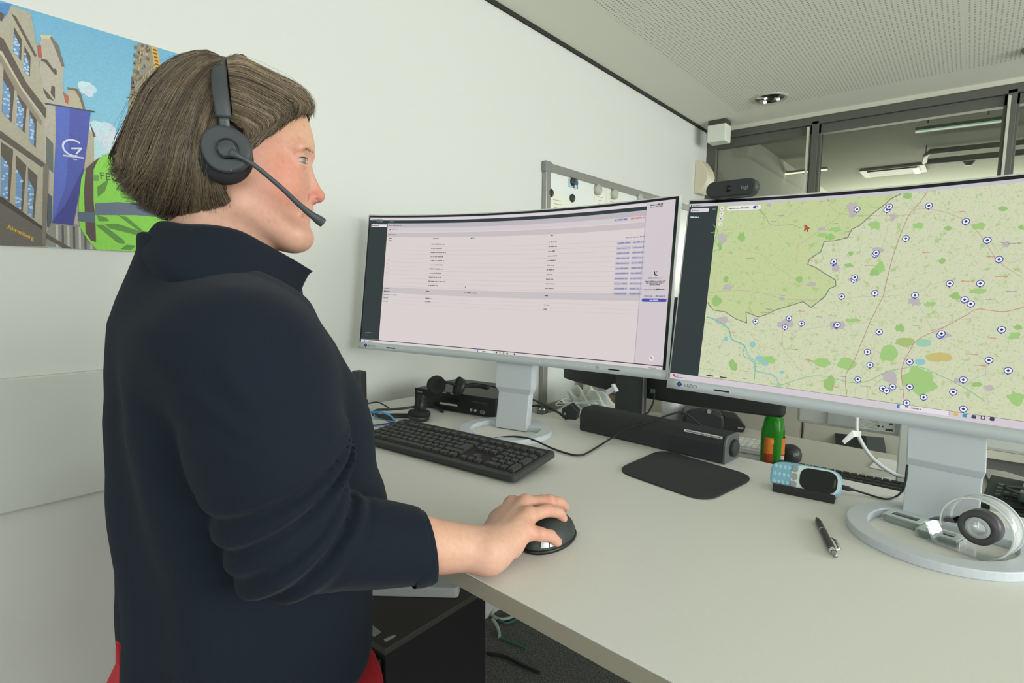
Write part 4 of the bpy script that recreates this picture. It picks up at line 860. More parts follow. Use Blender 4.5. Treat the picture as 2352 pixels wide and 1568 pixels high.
# ---- tape dispenser
def clear():
    M = bpy.data.materials.new('clear_plastic'); M.use_nodes = True; N = M.node_tree.nodes; L = M.node_tree.links; N.remove(N['Principled BSDF'])
    tr = N.new('ShaderNodeBsdfTransparent'); tr.inputs[0].default_value = (.93, .95, .95, 1); g = N.new('ShaderNodeBsdfGlossy'); g.inputs['Roughness'].default_value = .08; df = N.new('ShaderNodeBsdfDiffuse'); df.inputs[0].default_value = (.9, .92, .92, 1)
    lw = N.new('ShaderNodeLayerWeight'); lw.inputs[0].default_value = .35; m1 = N.new('ShaderNodeMixShader'); m2 = N.new('ShaderNodeMixShader'); m1.inputs[0].default_value = .45; L.new(g.outputs[0], m1.inputs[1]); L.new(df.outputs[0], m1.inputs[2])
    mr = N.new('ShaderNodeMapRange'); mr.inputs['To Min'].default_value = .10; mr.inputs['To Max'].default_value = .85; L.new(lw.outputs['Facing'], mr.inputs[0]); L.new(mr.outputs[0], m2.inputs[0]); L.new(tr.outputs[0], m2.inputs[1]); L.new(m1.outputs[0], m2.inputs[2]); L.new(m2.outputs[0], N['Material Output'].inputs[0]); return M
M_clear = clear()
tc_ = D(2246, 1276); yaw_t = RAD(-22)
t = thing('tape_dispenser', 'clear plastic tape dispenser with dark tape roll standing inside the base ring', 'tape dispenser', tuple(tc_), yaw_t)
Rx = Matrix.Translation((0, 0, .043)) @ Matrix.Rotation(pi/2, 4, 'X')
zz = lambda z: z
sh = MB()
for w0, w1 in ((-.015, .015),):
    sh.lathe([(.0405, w0), (.0420, w0), (.0420, w1), (.0405, w1), (.0405, w0)], 48, M=Rx, arc=(-.35*pi, 1.08*pi))
sh.build('shell', M_clear, t, label='clear curved cover')
for z in (-.0155, .0155): MB().lathe([(.0415, z), (.0435, z-.0006), (.0435, z+.0006), (.0415, z)], 48, M=Rx, arc=(-.35*pi, 1.08*pi)).build('rim', mat('clear_rim', (220, 228, 226), .15), t)
MB().box((-.010, 0, .002), (.095, .031, .003)).build('base_plate', M_clear, t)
MB().add([(-.050, -.015, .003), (-.050, .015, .003), (-.062, .015, .030), (-.062, -.015, .030), (-.047, -.015, .003), (-.047, .015, .003), (-.059, .015, .030), (-.059, -.015, .030)], [(0, 1, 2, 3), (7, 6, 5, 4), (0, 3, 7, 4), (1, 5, 6, 2), (2, 6, 7, 3)]).build('front_plate', M_clear, t)
MB().box((-.060, 0, .032), (.006, .026, .0015)).build('cutter_blade', M_clear, t)
M_tape = mat('tape_dark', (74, 72, 76), .35)
MB().lathe([(.0150, -.0095), (.0240, -.0095), (.0240, .0095), (.0150, .0095), (.0150, -.0095)], 40, M=Rx).build('tape_roll', M_tape, t, label='dark grey tape roll')
MB().lathe([(.0095, -.0110), (.0148, -.0110), (.0148, .0110), (.0095, .0110), (.0095, -.0110)], 36, M=Rx).build('hub', mat('hub_clear', (206, 210, 210), .15, alpha=.55), t)
MB().add([(-.030, -.0095, .046), (-.030, .0095, .046), (-.0605, .0095, .033), (-.0605, -.0095, .033), (-.026, -.0095, .040), (-.026, .0095, .040)], [(0, 1, 2, 3), (3, 2, 5, 4), (0, 3, 4), (1, 5, 2)]).build('tape_tongue', M_tape, t)
# ---- clear index tab packs
def tabs(px, py, rz, label, gcol):
    p = D(px, py); t = thing('index_tab_pack', label, 'sticky tabs', tuple(p), rz)
    MB().box((0, 0, .004), (.048, .027, .0075)).build('pad', mat('tab_pad_%d' % px, gcol, .6), t, bevel=.001)
    f = MB(); o_ = rrect(.056, .034, .002, 2); i_ = rrect(.046, .024, .002, 2); f.ring(o_, i_, .0001, .012); f.build('case', M_clear, t)
    MB().ring(rrect(.050, .030, .002, 2), rrect(.036, .017, .002, 2), .0122, .0132).build('lid_frame', mat('tab_lid', (190, 202, 198), .3), t)
tabs(2078, 1203, RAD(-16), 'clear pack of index tabs lying nearer the monitor column', (128, 146, 140))
tabs(2160, 1240, RAD(-16), 'clear pack of green index tabs beside the tape dispenser', (70, 98, 88))
# ---- recorder box
a, b = D(956, 932), D(1139, 961.5); L_ = 0.300; rz = math.atan2(b[1]-a[1], b[0]-a[0]); t = thing('recorder_box', 'flat black recorder box against the wall under the left monitor', 'electronics', tuple(a), rz)
L_ = np.linalg.norm(b-a); H_ = .056
M_rec = mat('recorder_black', (30, 32, 32), .35)
MB().box((L_/2, .105, H_/2+.004), (L_, .21, H_-.004)).build('case', mat('recorder_top', (46, 46, 44), .45), t, bevel=.002)
MB().box((L_/2, -.003, H_/2+.004), (L_+.002, .006, H_-.002)).build('front_panel', M_rec, t, bevel=.0015)
for x in (.03, L_-.03): MB().cyl((x, .02, 0), (x, .02, .007), .008).build('foot', M_soft, t)
def patch(nm, x0, z0, x1, z1, rgb, **k): MB().box(((x0+x1)/2, -.0065, (z0+z1)/2), (x1-x0, .0012, z1-z0)).build(nm, mat(nm+'_m', rgb, .35, **k), t)
patch('maker_badge', .010, .046, .030, .051, (120, 124, 124)); patch('display_window', .110, .030, .170, .044, (14, 16, 24)); patch('silver_label', .100, .020, .165, .0255, (178, 184, 180)); patch('slot_cover', .215, .040, .272, .043, (64, 66, 66))
patch('upper_trim', .095, .0545, .125, .0575, (170, 174, 174)); patch('upper_trim', .140, .0545, .165, .0575, (170, 174, 174))
for x in (.217, .232): MB().cyl((x, -.006, .017), (x, -.010, .017), .004).build('button', M_silver, t)
MB().ring(rrect(.016, .008, .003, 3, .256, .015), rrect(.011, .004, .0015, 3, .256, .015), -.008, -.006, f=lambda x, y, z: (x, z, y)).build('usb_port', M_steel, t)
MB().box((L_+.0006, .022, .033), (.001, .016, .022)).build('side_sticker', mat('sticker', (190, 192, 190), .6), t)
# ---- headsets
def earcup(parent, c, axis, r=.026, th=.022, flip=1):
    M = Matrix.Translation(Vector(c)) @ Vector(axis).to_track_quat('Z', 'Y').to_matrix().to_4x4()
    o = MB().lathe([(0, -th*.55), (r*.72, -th*.52), (r*.92, -th*.3), (r*.95, 0), (r*.9, 0)], 32, M=M).build('ear_cup', M_black, parent)
    MB().lathe([(r*.90, 0), (r*1.0, .002), (r*1.02, th*.28), (r*.88, th*.48), (r*.55, th*.42), (r*.42, th*.16), (0, th*.12)], 32, M=M).build('ear_pad', M_foam, o)
    return o
zt = ZD+H_+.004
c0 = D(1060, 905, H_+.002); t = thing('headset', 'black wired headset resting on top of the recorder box', 'headset', tuple(c0)); t.location = tuple(c0)
q = lambda px, py, h: tuple(onz(px, py, ZD+H_+h)-c0)
e0, e1 = q(1001, 884, .027), q(1055, 887, .026)
earcup(t, e0, (.95, -.35, .1), .028, .026); earcup(t, e1, (-.6, -.7, .35), .027, .028)
hb = spline([e0, q(1012, 876, .036), q(1035, 880, .033), e1], 20)
MB().tube(hb, .0045, 6, flat=.6).build('headband', M_black, t)
arm_ = spline([e1, q(1080, 886, .024), q(1105, 888, .022), q(1122, 892, .020)], 14); MB().tube(arm_, .006, 6, flat=.5).build('microphone_boom', M_soft, t)
MB().tube(spline([e1, q(1085, 880, .030), q(1115, 884, .028), q(1140, 890, .024), q(1160, 900, .02), (q(1190, 905, .0)[0], q(1190, 905, 0)[1], .01)], 24), .0018, 6).build('cord', M_soft, t)
c0 = D(955, 967); t = thing('headset', 'black headset lying on the desk between blue glasses and keyboard', 'headset', tuple(c0))
q = lambda px, py, h: tuple(onz(px, py, ZD+h)-c0)
e0, e1 = q(967, 931, .031), (0.0, 0.012, .014)
earcup(t, e0, (-.8, -.55, .12), .031, .026); earcup(t, e1, (0, .1, 1), .031, .030)
U_ = spline([e0, q(930, 937, .030), q(895, 940, .026), q(868, 941, .022), q(858, 948, .016), q(872, 955, .010), q(905, 954, .008), q(932, 954, .008), e1], 44)
MB().tube(U_, .0075, 8, flat=.45, up=(0, 0, 1)).build('headband', M_black, t)
MB().tube(spline([e0, q(990, 927, .018), q(1005, 936, .010), q(1017, 945, .004)], 16), [.003]*12+[.0045]*4, 8).build('microphone_boom', M_soft, t)
MB().tube(spline([q(893, 936, .03), q(870, 924, .03), q(852, 925, .025), q(836, 930, .02), q(826, 936, .004)], 20), .002, 6).build('cord', M_soft, t)
# ---- blue glasses
c0 = D(880, 968); t = thing('safety_glasses', 'blue framed glasses with dark lenses partly hidden behind the woman', 'glasses', tuple(c0)); q = lambda px, py, h: tuple(onz(px, py, ZD+h)-c0)
M_bl = mat('glasses_blue', (50, 140, 190), .3)
F0 = [q(842, 948, .034), q(856, 946, .038), q(880, 947, .038), (q(898, 956, .024)), q(907, 967, .010), q(907, 971, .003)]
MB().tube(spline(F0, 24), .0028, 8).build('frame', M_bl, t)
MB().tube(spline([q(858, 948, .036), q(862, 956, .026), q(878, 962, .016), q(900, 969, .006)], 16), .0017, 6).build('rim', M_bl, t)
ln = [q(862, 950, .034), q(880, 950, .035), q(896, 957, .023), q(903, 967, .010), q(886, 964, .014), q(868, 958, .024)]
MB().add(ln+[tuple(np.array(p)+np.array([-.0015, .002, 0])) for p in ln], [tuple(range(6)), tuple(range(11, 5, -1))]+[(i, (i+1) % 6, 6+(i+1) % 6, 6+i) for i in range(6)]).build('lens', mat('dark_lens', (60, 54, 46), .15), t)
ln = [q(836, 952, .032), q(848, 950, .034), q(852, 958, .026), q(840, 966, .014)]
MB().add(ln+[tuple(np.array(p)+np.array([-.0015, .002, 0])) for p in ln], [(0, 1, 2, 3), (7, 6, 5, 4)]+[(i, (i+1) % 4, 4+(i+1) % 4, 4+i) for i in range(4)]).build('lens', MATS['dark_lens'], t)
MB().tube(spline([q(907, 969, .004), q(880, 974, .003), q(852, 977, .003), q(830, 978, .003)], 16), .002, 6).build('temple', mat('glasses_dark_blue', (34, 66, 150), .3), t)
# ---- dark upright charger
c0 = D(826, 940); t = thing('desk_speaker', 'slim upright black device against the wall beside the woman', 'device', tuple(c0)); 
MB().prism(rrect(.040, .034, .010, 4), 0, .118).build('housing', M_black, t, bevel=.006, bseg=3); MB().box((.010, -.018, .02), (.05, .05, .03)).build('base', M_soft, t, bevel=.004)
# ---- power adapter, cables behind the left stand
c0 = D(1310, 962); t = thing('power_adapter', 'black power adapter block at the rear desk edge left of the soundbar', 'adapter', tuple(c0), RAD(20))
Mx = Matrix.Translation((0, 0, .027)) @ Matrix.Rotation(RAD(14), 4, 'Y')
MB().prism([(-.020, -.018), (.020, -.020), (.026, .006), (.004, .026), (-.022, .010)], -.016, .016, f=lambda x, y, z: (x, z, y+.021)).build('block', M_black, t, bevel=.003)
MB().tube([(-.012, -.017, .018), (-.012, -.019, .018)], .0035, 12).build('indicator', M_steel, t)
for i, (pts, lab) in enumerate((([(1222, 917, .03), (1240, 924, .02), (1262, 936, .004), (1285, 948, .004), (1305, 962, .004)], 'upper black cable running from the left monitor stand to the power adapter'), ([(1222, 932, .01), (1243, 932, .012), (1262, 938, .004), (1280, 946, .008), (1300, 962, .003)], 'lower black cable tied into a bundle behind the left monitor stand'))):
    P = [D(*p) for p in pts]; o = MB().tube(spline(P, 30), .0026, 8).build('cable', M_soft, off=tuple(P[0])); o.location = tuple(P[0]); tag(o, lab, 'cable')
c0 = D(1243, 950); t = thing('cable_connector', 'small grey metal connector lying behind the left monitor stand', 'connector', tuple(c0), .3)
MB().box((0, 0, .006), (.022, .014, .012)).build('body', mat('connector_grey', (92, 98, 92), .4), t, bevel=.0015); MB().cyl((.008, 0, .010), (.008, 0, .017), .004).build('screw', M_chrome, t); MB().cyl((-.004, 0, .010), (-.004, 0, .016), .003).build('screw', M_chrome, t)

# ================================================================ far desk things
Z = lambda x, y, h=0.0: onz(x, y, ZF+h)
M_bmon = mat('black_monitor', (38, 42, 41), .5)
bx = lambda x: 1.672+.42*(x+.62)**2
t = thing('black_monitor', 'black curved monitor seen from behind, facing away across the far desk', 'monitor', (-.82, 1.72, ZF)); off = (-.82, 1.72, ZF)
def bcurve(x0, x1, z0, z1, d0, d1, n=20):
    vs = []
    for i in range(n+1):
        x = x0+(x1-x0)*i/n
        for z, d in ((z0, d0), (z1, d0), (z1, d1), (z0, d1)): vs.append((x, bx(x)+d, z))
    return MB().add(vs, [(4*i+j, 4*i+(j+1) % 4, 4*i+4+(j+1) % 4, 4*i+4+j) for i in range(n) for j in range(4)]+[(3, 2, 1, 0), (4*n, 4*n+1, 4*n+2, 4*n+3)], sm=True)
bcurve(-1.245, -.385, 1.05, 1.39, 0.0, .030).build('housing', M_bmon, t, off=off, bevel=.012)
bcurve(-1.235, -.395, 1.058, 1.382, .030, .032).build('display', mat('black_glass', (14, 15, 16), .2), t, off=off)
xl, xr = ony(1415, 930, 1.655)[0], ony(1479, 930, 1.655)[0]
MB().box(((xl+xr)/2, 1.660, (ZF+1.27)/2+.004), (xr-xl, .028, 1.27-ZF)).build('column', mat('black_column', (58, 63, 62), .5), t, off=off, bevel=.003)
MB().box((xr+.001, 1.645, (ZF+1.27)/2+.004), (.003, .006, 1.27-ZF)).build('column_trim', M_steel, t, off=off)
MB().box(((xl+xr)/2, 1.74, ZF+.006), (.24, .20, .012)).build('foot', M_bmon, t, off=off, bevel=.004)
for px, py in ((1493, 900),): p = ony(px, py, 1.66); MB().box((p[0], bx(p[0])-.002, p[2]), (.016, .003, .014)).build('port_cover', mat('port_grey', (90, 96, 96), .4), t, off=off)
# white monitor from behind with port panel
t = thing('white_monitor', 'white monitor seen from behind under the map screen, ports and rating label showing', 'monitor', (-.10, 1.84, ZF)); off = (-.10, 1.84, ZF)
M_wm = mat('monitor_back_white', (196, 200, 194), .5)
MB().box((-.085, 1.865, 1.185), (.60, .034, .345)).build('housing', M_wm, t, off=off, bevel=.010)
MB().box((-.085, 1.884, 1.185), (.57, .004, .320)).build('display', MATS['black_glass'], t, off=off)
a, b = ony(1900, 965, 1.842), ony(2060, 985, 1.842)
MB().box(((a[0]+b[0])/2, 1.845, 1.045), (b[0]-a[0], .012, .045)).build('port_panel', mat('port_panel', (178, 184, 180), .5), t, off=off, bevel=.002)
cv = Canvas(); r = random.Random(5); w_ = b[0]-a[0]
cv.rect(a[0]+.075, 1.024, b[0]-.004, 1.056, (208, 212, 206), 1)
for k in range(6): cv.greek(a[0]+.079, 1.050-k*.0042, .05, .0016, (150, 152, 150), 2, r)
cv.rect(b[0]-.045, 1.036, b[0]-.040, 1.041, (40, 42, 42), 2); cv.rect(b[0]-.034, 1.036, b[0]-.030, 1.040, (40, 42, 42), 2); cv.rect(b[0]-.026, 1.028, b[0]-.008, 1.034, (70, 72, 72), 2); cv.disc(b[0]-.014, 1.048, .005, (80, 84, 84), 2, 16, .003); cv.rect(a[0]+.006, 1.058, a[0]+.014, 1.060, (50, 50, 50), 2)
cv.build('rating_label', colattr_mat('marks'), lambda x, y, l: (x, 1.8385-l, y), t, off)
xl, xr = xl2, xr2 = ony(2058, 1120, 1.80)[0], ony(2086, 1120, 1.80)[0]
MB().box(((xl+xr)/2+.015, 1.815, (ZF+1.2)/2+.004), (xr-xl+.035, .036, 1.2-ZF)).build('column', M_wm, t, off=off, bevel=.004)
MB().ring([(.11*cos(2*pi*i/40), .11*sin(2*pi*i/40)) for i in range(40)], [(.075*cos(2*pi*i/40), .075*sin(2*pi*i/40)) for i in range(40)], ZF+.0005, ZF+.011, f=lambda x, y, z: ((xl+xr)/2+.015+x, 1.81+y, z)).build('base_ring', M_wm, t, off=off)
P = [ony(1968, 955, 1.80), ony(1968, 985, 1.80), ony(1976, 1010, 1.80), ony(1996, 1042, 1.80), ony(2022, 1068, 1.79), ony(2058, 1090, 1.78), ony(2090, 1098, 1.77), ony(2110, 1120, 1.76)]
t = thing('power_cable', 'thick white cable with paper flag hanging from the white monitor', 'cable', tuple(P[0])); off = tuple(P[0])
MB().tube(spline(P, 36), .0052, 10).build('cable', M_whiteg, t, off=off)
p = ony(1978, 996, 1.79); q2 = ony(1940, 1015, 1.76)
fl = [p+np.array([0, 0, .006]), ony(1958, 988, 1.77), ony(1934, 1012, 1.76), ony(1940, 1020, 1.76), ony(1962, 1003, 1.77), p-np.array([0, 0, .008])]
MB().add(list(fl)+[f_+np.array([0, .001, 0]) for f_ in fl], [(0, 1, 4, 5), (1, 2, 3, 4), (11, 10, 7, 6), (10, 9, 8, 7)], sm=False).build('cable_flag', mat('flag_label', (226, 230, 226), .5), t, off=off)
# bottle
bb = ony(1772, 1062, 1.80); bb[2] = ZF; t = thing('drink_bottle', 'green plastic drink bottle with orange fruit label on the far desk', 'bottle', tuple(bb))
M_gr = mat('bottle_green', (52, 150, 48), .15, trans=.35, ior=1.3)
sq = lambda r_, z, k=4.0: [(r_/((abs(cos(a))**k+abs(sin(a))**k)**(1/k))*cos(a), r_/((abs(cos(a))**k+abs(sin(a))**k)**(1/k))*sin(a), z) for a in [2*pi*i/40+.4 for i in range(40)]]
def loftr(rings): 
    v = [p for R in rings for p in R]; n = len(rings[0]); return MB().add(v, [(i*n+j, i*n+(j+1) % n, (i+1)*n+(j+1) % n, (i+1)*n+j) for i in range(len(rings)-1) for j in range(n)], sm=True)
B_ = [sq(.026, .001), sq(.0300, .006), sq(.0305, .030), sq(.0305, .104), sq(.0298, .112), sq(.0270, .130, 3.4), sq(.0255, .145, 3), sq(.018, .160, 2.2), sq(.0135, .175, 2)]
loftr(B_).build('body', M_gr, t)
MB().cyl((0, 0, .176), (0, 0, .192), .0155).build('cap', mat('cap_orange', (206, 96, 40), .4), t)
def lab_(n0, n1, cols): 
    R0, R1 = sq(.0309, .016), sq(.0309, .090); v = []
    cv = Canvas()
    for tr in cols: cv.T += tr
    return cv
R0 = sq(.0309, 0.0)
def onb(u, z, l): k = u/0.19*40; i = int(math.floor(k)) % 40; f_ = k-math.floor(k); a_, b_ = R0[i], R0[(i+1) % 40]; s_ = 1+l*25; return ((a_[0]*(1-f_)+b_[0]*f_)*s_, (a_[1]*(1-f_)+b_[1]*f_)*s_, z)
cv = Canvas(.0019); OR, RE = (206, 118, 44), (186, 60, 44)
cv.rect(.0, .012, .165, .090, OR, 1); cv.rect(.0, .012, .165, .040, (146, 62, 36), 2)
for u in (.020, .085, .13): cv.disc(u, .066, .011, RE, 3); cv.poly([(u-.004, .070), (u+.012, .088), (u+.004, .060)], (212, 90, 40), 4); cv.disc(u-.010, .078, .007, (214, 150, 60), 4)
for u in (.12, .135, .10): cv.rect(u-.007, .014, u+.007, .036, (214, 208, 196), 5); [cv.rect(u-.005, .016+k*.004, u+.005, .0175+k*.004, (130, 110, 100), 6) for k in range(5)]
o = cv.build('label', colattr_mat('bottle_print', rough=.4), onb, t)
o.rotation_euler = (0, 0, RAD(122))
# white keyboard, black keyboard
def small_kb(name, label, c, w_, d_, rz, Mb, Mk, th=.016, key=True):
    t = thing(name, label, 'keyboard', c, rz); MB().box((0, 0, th/2), (w_, d_, th)).build('body', Mb, t, bevel=.003)
    nx, ny = int(w_/.0185), 5
    for j in range(ny):
        kr = MB()
        for i in range(nx): kr.box((-w_/2+.011+(w_-.022)/(nx-1)*i, -d_/2+.016+(d_-.03)/(ny-1)*j, th+.0025), (.0155, .0150, .005))
        o = kr.build('key_row', Mk, t, bevel=.001); o['kind'] = 'stuff'
    return t
a = Z(1744, 1036, .018); small_kb('keyboard', 'white keyboard corner showing between soundbar and green bottle', (a[0]-.150, a[1]+.062, ZF+.0005), .30, .13, RAD(6), M_whiteg, mat('white_keys', (226, 228, 222), .5))
a, b = Z(1806, 1060, .02), Z(2060, 1102, .02); small_kb('keyboard', 'black keyboard on the far desk behind the blue phone', ((a[0]+b[0])/2+.06, (a[1]+b[1])/2-.072, ZF+.0005), .44, .145, RAD(2), M_black, M_key, .018)
c0 = Z(1822, 1068); t = thing('desk_camera', 'round black camera ball behind the blue phone beside the bottle', 'camera', (c0[0]-.022, c0[1]+.05, ZF))
MB().lathe([(0, 0), (.030, 0), (.034, .010), (.034, .024), (.028, .040), (.016, .048), (0, .050)], 28).build('housing', M_black, t)
for x in (-.012, .022): MB().cyl((x, -.036, .03), (x, -.041, .03), .005).build('side_button', M_silver, t)
# papers, slab, pads
a = [Z(2018, 1052), Z(2068, 1062), Z(2068, 1090), Z(1996, 1074)]; c0 = sum(a)/4
o = MB().add([(*p[:2], ZF+.0008) for p in a]+[(*p[:2], ZF+.003) for p in a], [(3, 2, 1, 0), (4, 5, 6, 7), (0, 1, 5, 4), (1, 2, 6, 5), (2, 3, 7, 6), (3, 0, 4, 7)]).build('paper_sheet', mat('paper_white', (226, 228, 222), .8), off=tuple(c0)); o.location = tuple(c0); tag(o, 'white paper under the white cable beside the white monitor column', 'paper')
# leaning dark slab between far desk and cabinets
bt = [onpl(x, y, dv*(f1+.03), dv) for x, y in ((1936, 1021), (2060, 1043))]; tp = [onpl(x, y, dv*(f1+.115), dv) for x, y in ((2030, 1003), (1917, 985))]
Q4 = [bt[0], bt[1], tp[0], tp[1]]; low = [Q4[0]-np.array([0, 0, .12])-dv*.03, Q4[1]-np.array([0, 0, .12])-dv*.03]; c0 = np.array([Q4[0][0], Q4[0][1], .7])
t = thing('dark_slab', 'dark flat board leaning between the far desk and the cream cabinets', 'board', tuple(c0))
def slab(P, th, nm, M): 
    n = np.cross(P[1]-P[0], P[3]-P[0]); n = n/np.linalg.norm(n)*th; P2 = [p+n for p in P]
    MB().add(list(P)+P2, [(0, 1, 2, 3), (7, 6, 5, 4), (0, 4, 5, 1), (1, 5, 6, 2), (2, 6, 7, 3), (3, 7, 4, 0)]).build(nm, M, t, off=tuple(c0))
m1_, m2_ = Q4[0]*.4+Q4[1]*.6, Q4[3]*.35+Q4[2]*.65
slab([low[0], low[0]*.4+low[1]*.6, m2_, Q4[3]], -.004, 'panel', mat('slab_dark', (42, 48, 46), .5)); slab([low[0]*.4+low[1]*.6, low[1], Q4[2], m2_], -.004, 'panel', mat('slab_grey', (86, 90, 88), .6))
def flat(pts, h0, h1, nm, label, cat, M, bev=.001):
    a = [Z(*p) for p in pts]; c0 = sum(a)/len(a); o = MB().prism([tuple(p[:2]) for p in a], ZF+h0, ZF+h1).build(nm, M, off=tuple(c0), bevel=bev); o.location = tuple(c0); return tag(o, label, cat)
flat([(2280, 1131), (2362, 1143), (2362, 1108), (2308, 1091), (2256, 1083)], .0005, .012, 'tablet', 'dark tablet lying on the far desk right of the map monitor column', 'tablet', mat('tablet_dark', (52, 54, 54), .4))
c0 = Z(2285, 1150); t = thing('desk_telephone', 'dark grey desk telephone right of the map monitor column', 'telephone', (c0[0]+.035, c0[1]-.01, ZF), RAD(-8))
M_tel = mat('telephone_grey', (54, 64, 60), .5)
MB().prism([(-.08, 0), (.09, 0), (.09, .045), (.07, .05), (-.08, .018)], -.055, .055, f=lambda x, y, z: (z, x, y)).build('base', M_tel, t, bevel=.003)
for i in range(3):
    for j in range(4): MB().box((-.028+i*.016, -.04+j*.020, .030+j*.0035), (.011, .012, .006)).build('number_key', mat('telephone_key', (84, 98, 92), .5), t)
MB().box((.026, .0, .044), (.030, .16, .020)).build('handset', M_tel, t, bevel=.006)
flat([(2272, 1180), (2316, 1190), (2318, 1166), (2276, 1158)], .0005, .020, 'white_box', 'small white box behind the tape dispenser', 'box', M_white)
c0 = Z(2335, 1180); t = thing('cable_bundle', 'tangled black cable bundle on the far desk at the right edge', 'cables', tuple(c0)); r = random.Random(9)
for k in range(5):
    P = [(r.uniform(-.04, .09), r.uniform(-.05, .06), .008+.012*k*r.random()+.004*k) for _ in range(6)]; MB().tube(spline(P, 40), .0035, 6).build('cable_loop', M_soft, t)
MB().box((-.012, .02, .012), (.03, .02, .02)).build('plug', M_soft, t, bevel=.002)
# grey sideboard behind on the right
t = thing('sideboard', 'low sideboard with white top and grey front at the far right', 'sideboard', (.60, 2.72, 0)); off = (.60, 2.72, 0)
MB().box((.60, 2.72, .42), (1.02, .40, .84)).build('body', mat('grey_fabric_front', (104, 106, 104), .95, bump=.6, bscale=300, var=.12, vscale=160), t, off=off)
MB().box((.60, 2.71, .872), (1.04, .44, .055)).build('top', mat('sideboard_top', (188, 188, 176), .5), t, off=off, bevel=.002)
# plastic bag with masks, brown pack, clips
def surface_blob(c, rx, ry, rz_, seed, nm, label, cat, M, n=26, jag=.25):
    r = np.random.default_rng(seed); ph_ = r.uniform(0, 6.28, (9, 3)); fr_ = r.uniform(2, 7, (9, 3)); v = []; f = []
    for i in range(n+1):
        th = pi/2*i/n
        for j in range(2*n):
            a = 2*pi*j/(2*n); d = np.array([cos(a)*cos(th), sin(a)*cos(th), sin(th)]); k = 1+jag*sum(sin(np.dot(fr_[m_], d*2)+ph_[m_][0]) for m_ in range(9))/4
            v.append((d[0]*rx*k, d[1]*ry*k, max(0.0005, d[2]*rz_*k)))
    for i in range(n):
        for j in range(2*n): f.append((i*2*n+j, i*2*n+(j+1) % (2*n), (i+1)*2*n+(j+1) % (2*n), (i+1)*2*n+j))
    o = MB().add(v, f, sm=True).build(nm, M); o.location = tuple(c); return tag(o, label, cat)
cb = Z(1350, 952); surface_blob((cb[0]-.01, cb[1]+.02, ZF), .115, .09, .10, 3, 'plastic_bag', 'crumpled pale plastic bag on the far desk under the black monitor', 'bag', mat('bag_plastic', (206, 212, 204), .35, bump=.6, bscale=60), 40, .30)
r = random.Random(8)
for k in range(2):
    P = [cb+np.array([r.uniform(-.10, .12), r.uniform(-.10, -.02), 0]) for _ in range(5)]; P = [np.array([p[0], p[1]-.03, ZF+r.uniform(.03, .11)]) for p in P]
    o = MB().tube(spline(P, 30), .0022, 6).build('mask_strap', M_whiteg, off=tuple(P[0])); o.location = tuple(P[0])
    tag(o, 'white elastic mask strap lying on the crumpled plastic bag', 'strap', 'mask straps on the plastic bag')
cb = Z(1398, 948); t = thing('food_pack', 'brown pack with blue and white top beside the plastic bag', 'package', (cb[0]+.03, cb[1]+.05, ZF), .2)
MB().prism(rrect(.17, .09, .02, 4), 0, .085).build('pack', mat('pack_brown', (134, 104, 88), .7, bump=.6, bscale=70, var=.15, vscale=40), t, bevel=.01); MB().prism(rrect(.19, .10, .02, 4), .085, .125).build('wrapper', mat('wrapper_blue', (150, 172, 204), .5, var=.25, vscale=30), t, bevel=.012)
p = ony(1403, 896, 1.60); t = thing('plastic_clip', 'small clear white clip stuck to the black monitor column', 'clip', tuple(p)); Mx = Matrix.Rotation(RAD(-35), 4, 'Y')
MB().box((0, 0, 0), (.034, .014, .016), M=Mx).build('body', M_whiteg, t, bevel=.002); MB().box((.015, 0, .010), (.006, .018, .028), M=Mx).build('flange', M_whiteg, t, bevel=.001)
cg = Z(1533, 968); t = thing('white_cup', 'white cylindrical cup behind the soundbar under the black monitor', 'cup', (cg[0], cg[1]+.04, ZF)); MB().lathe([(0, .001), (.040, .001), (.044, .10), (.042, .10), (.038, .006), (0, .006)], 32).build('wall', M_whiteg, t)
cg = Z(1612, 985); t = thing('device_case', 'lumpy black device under the black monitor behind the soundbar', 'device', (cg[0]+.01, cg[1]+.05, ZF), .45)
MB().prism([(-.10, .0), (-.105, .05), (-.085, .075), (-.04, .085), (.01, .075), (.045, .060), (.050, .03), (.045, 0)], -.06, .06, f=lambda x, y, z: (x, z, y+.001)).build('body', M_black, t, bevel=.012, bseg=3)
MB().prism([(.04, .0), (.045, .058), (.10, .050), (.125, .022), (.118, .0)], -.055, .055, f=lambda x, y, z: (x, z, y+.001)).build('wedge', M_soft, t, bevel=.004); MB().box((.105, -.058, .018), (.020, .003, .004)).build('trim', M_chrome, t)
MB().cyl((-.01, -.066, .075), (-.01, -.058, .075), .008).build('clip', M_silver, t)
P = [ony(1503, 905, 1.672), ony(1500, 925, 1.66), ony(1490, 945, 1.63), ony(1480, 962, 1.60), (ony(1478, 985, 1.58)[0], 1.58, ZF+.003)]
o = MB().tube(spline(P, 20), .003, 6).build('cable', M_soft, off=tuple(P[0])); o.location = tuple(P[0]); tag(o, 'short black cable dropping behind the soundbar right of the black column', 'cable')
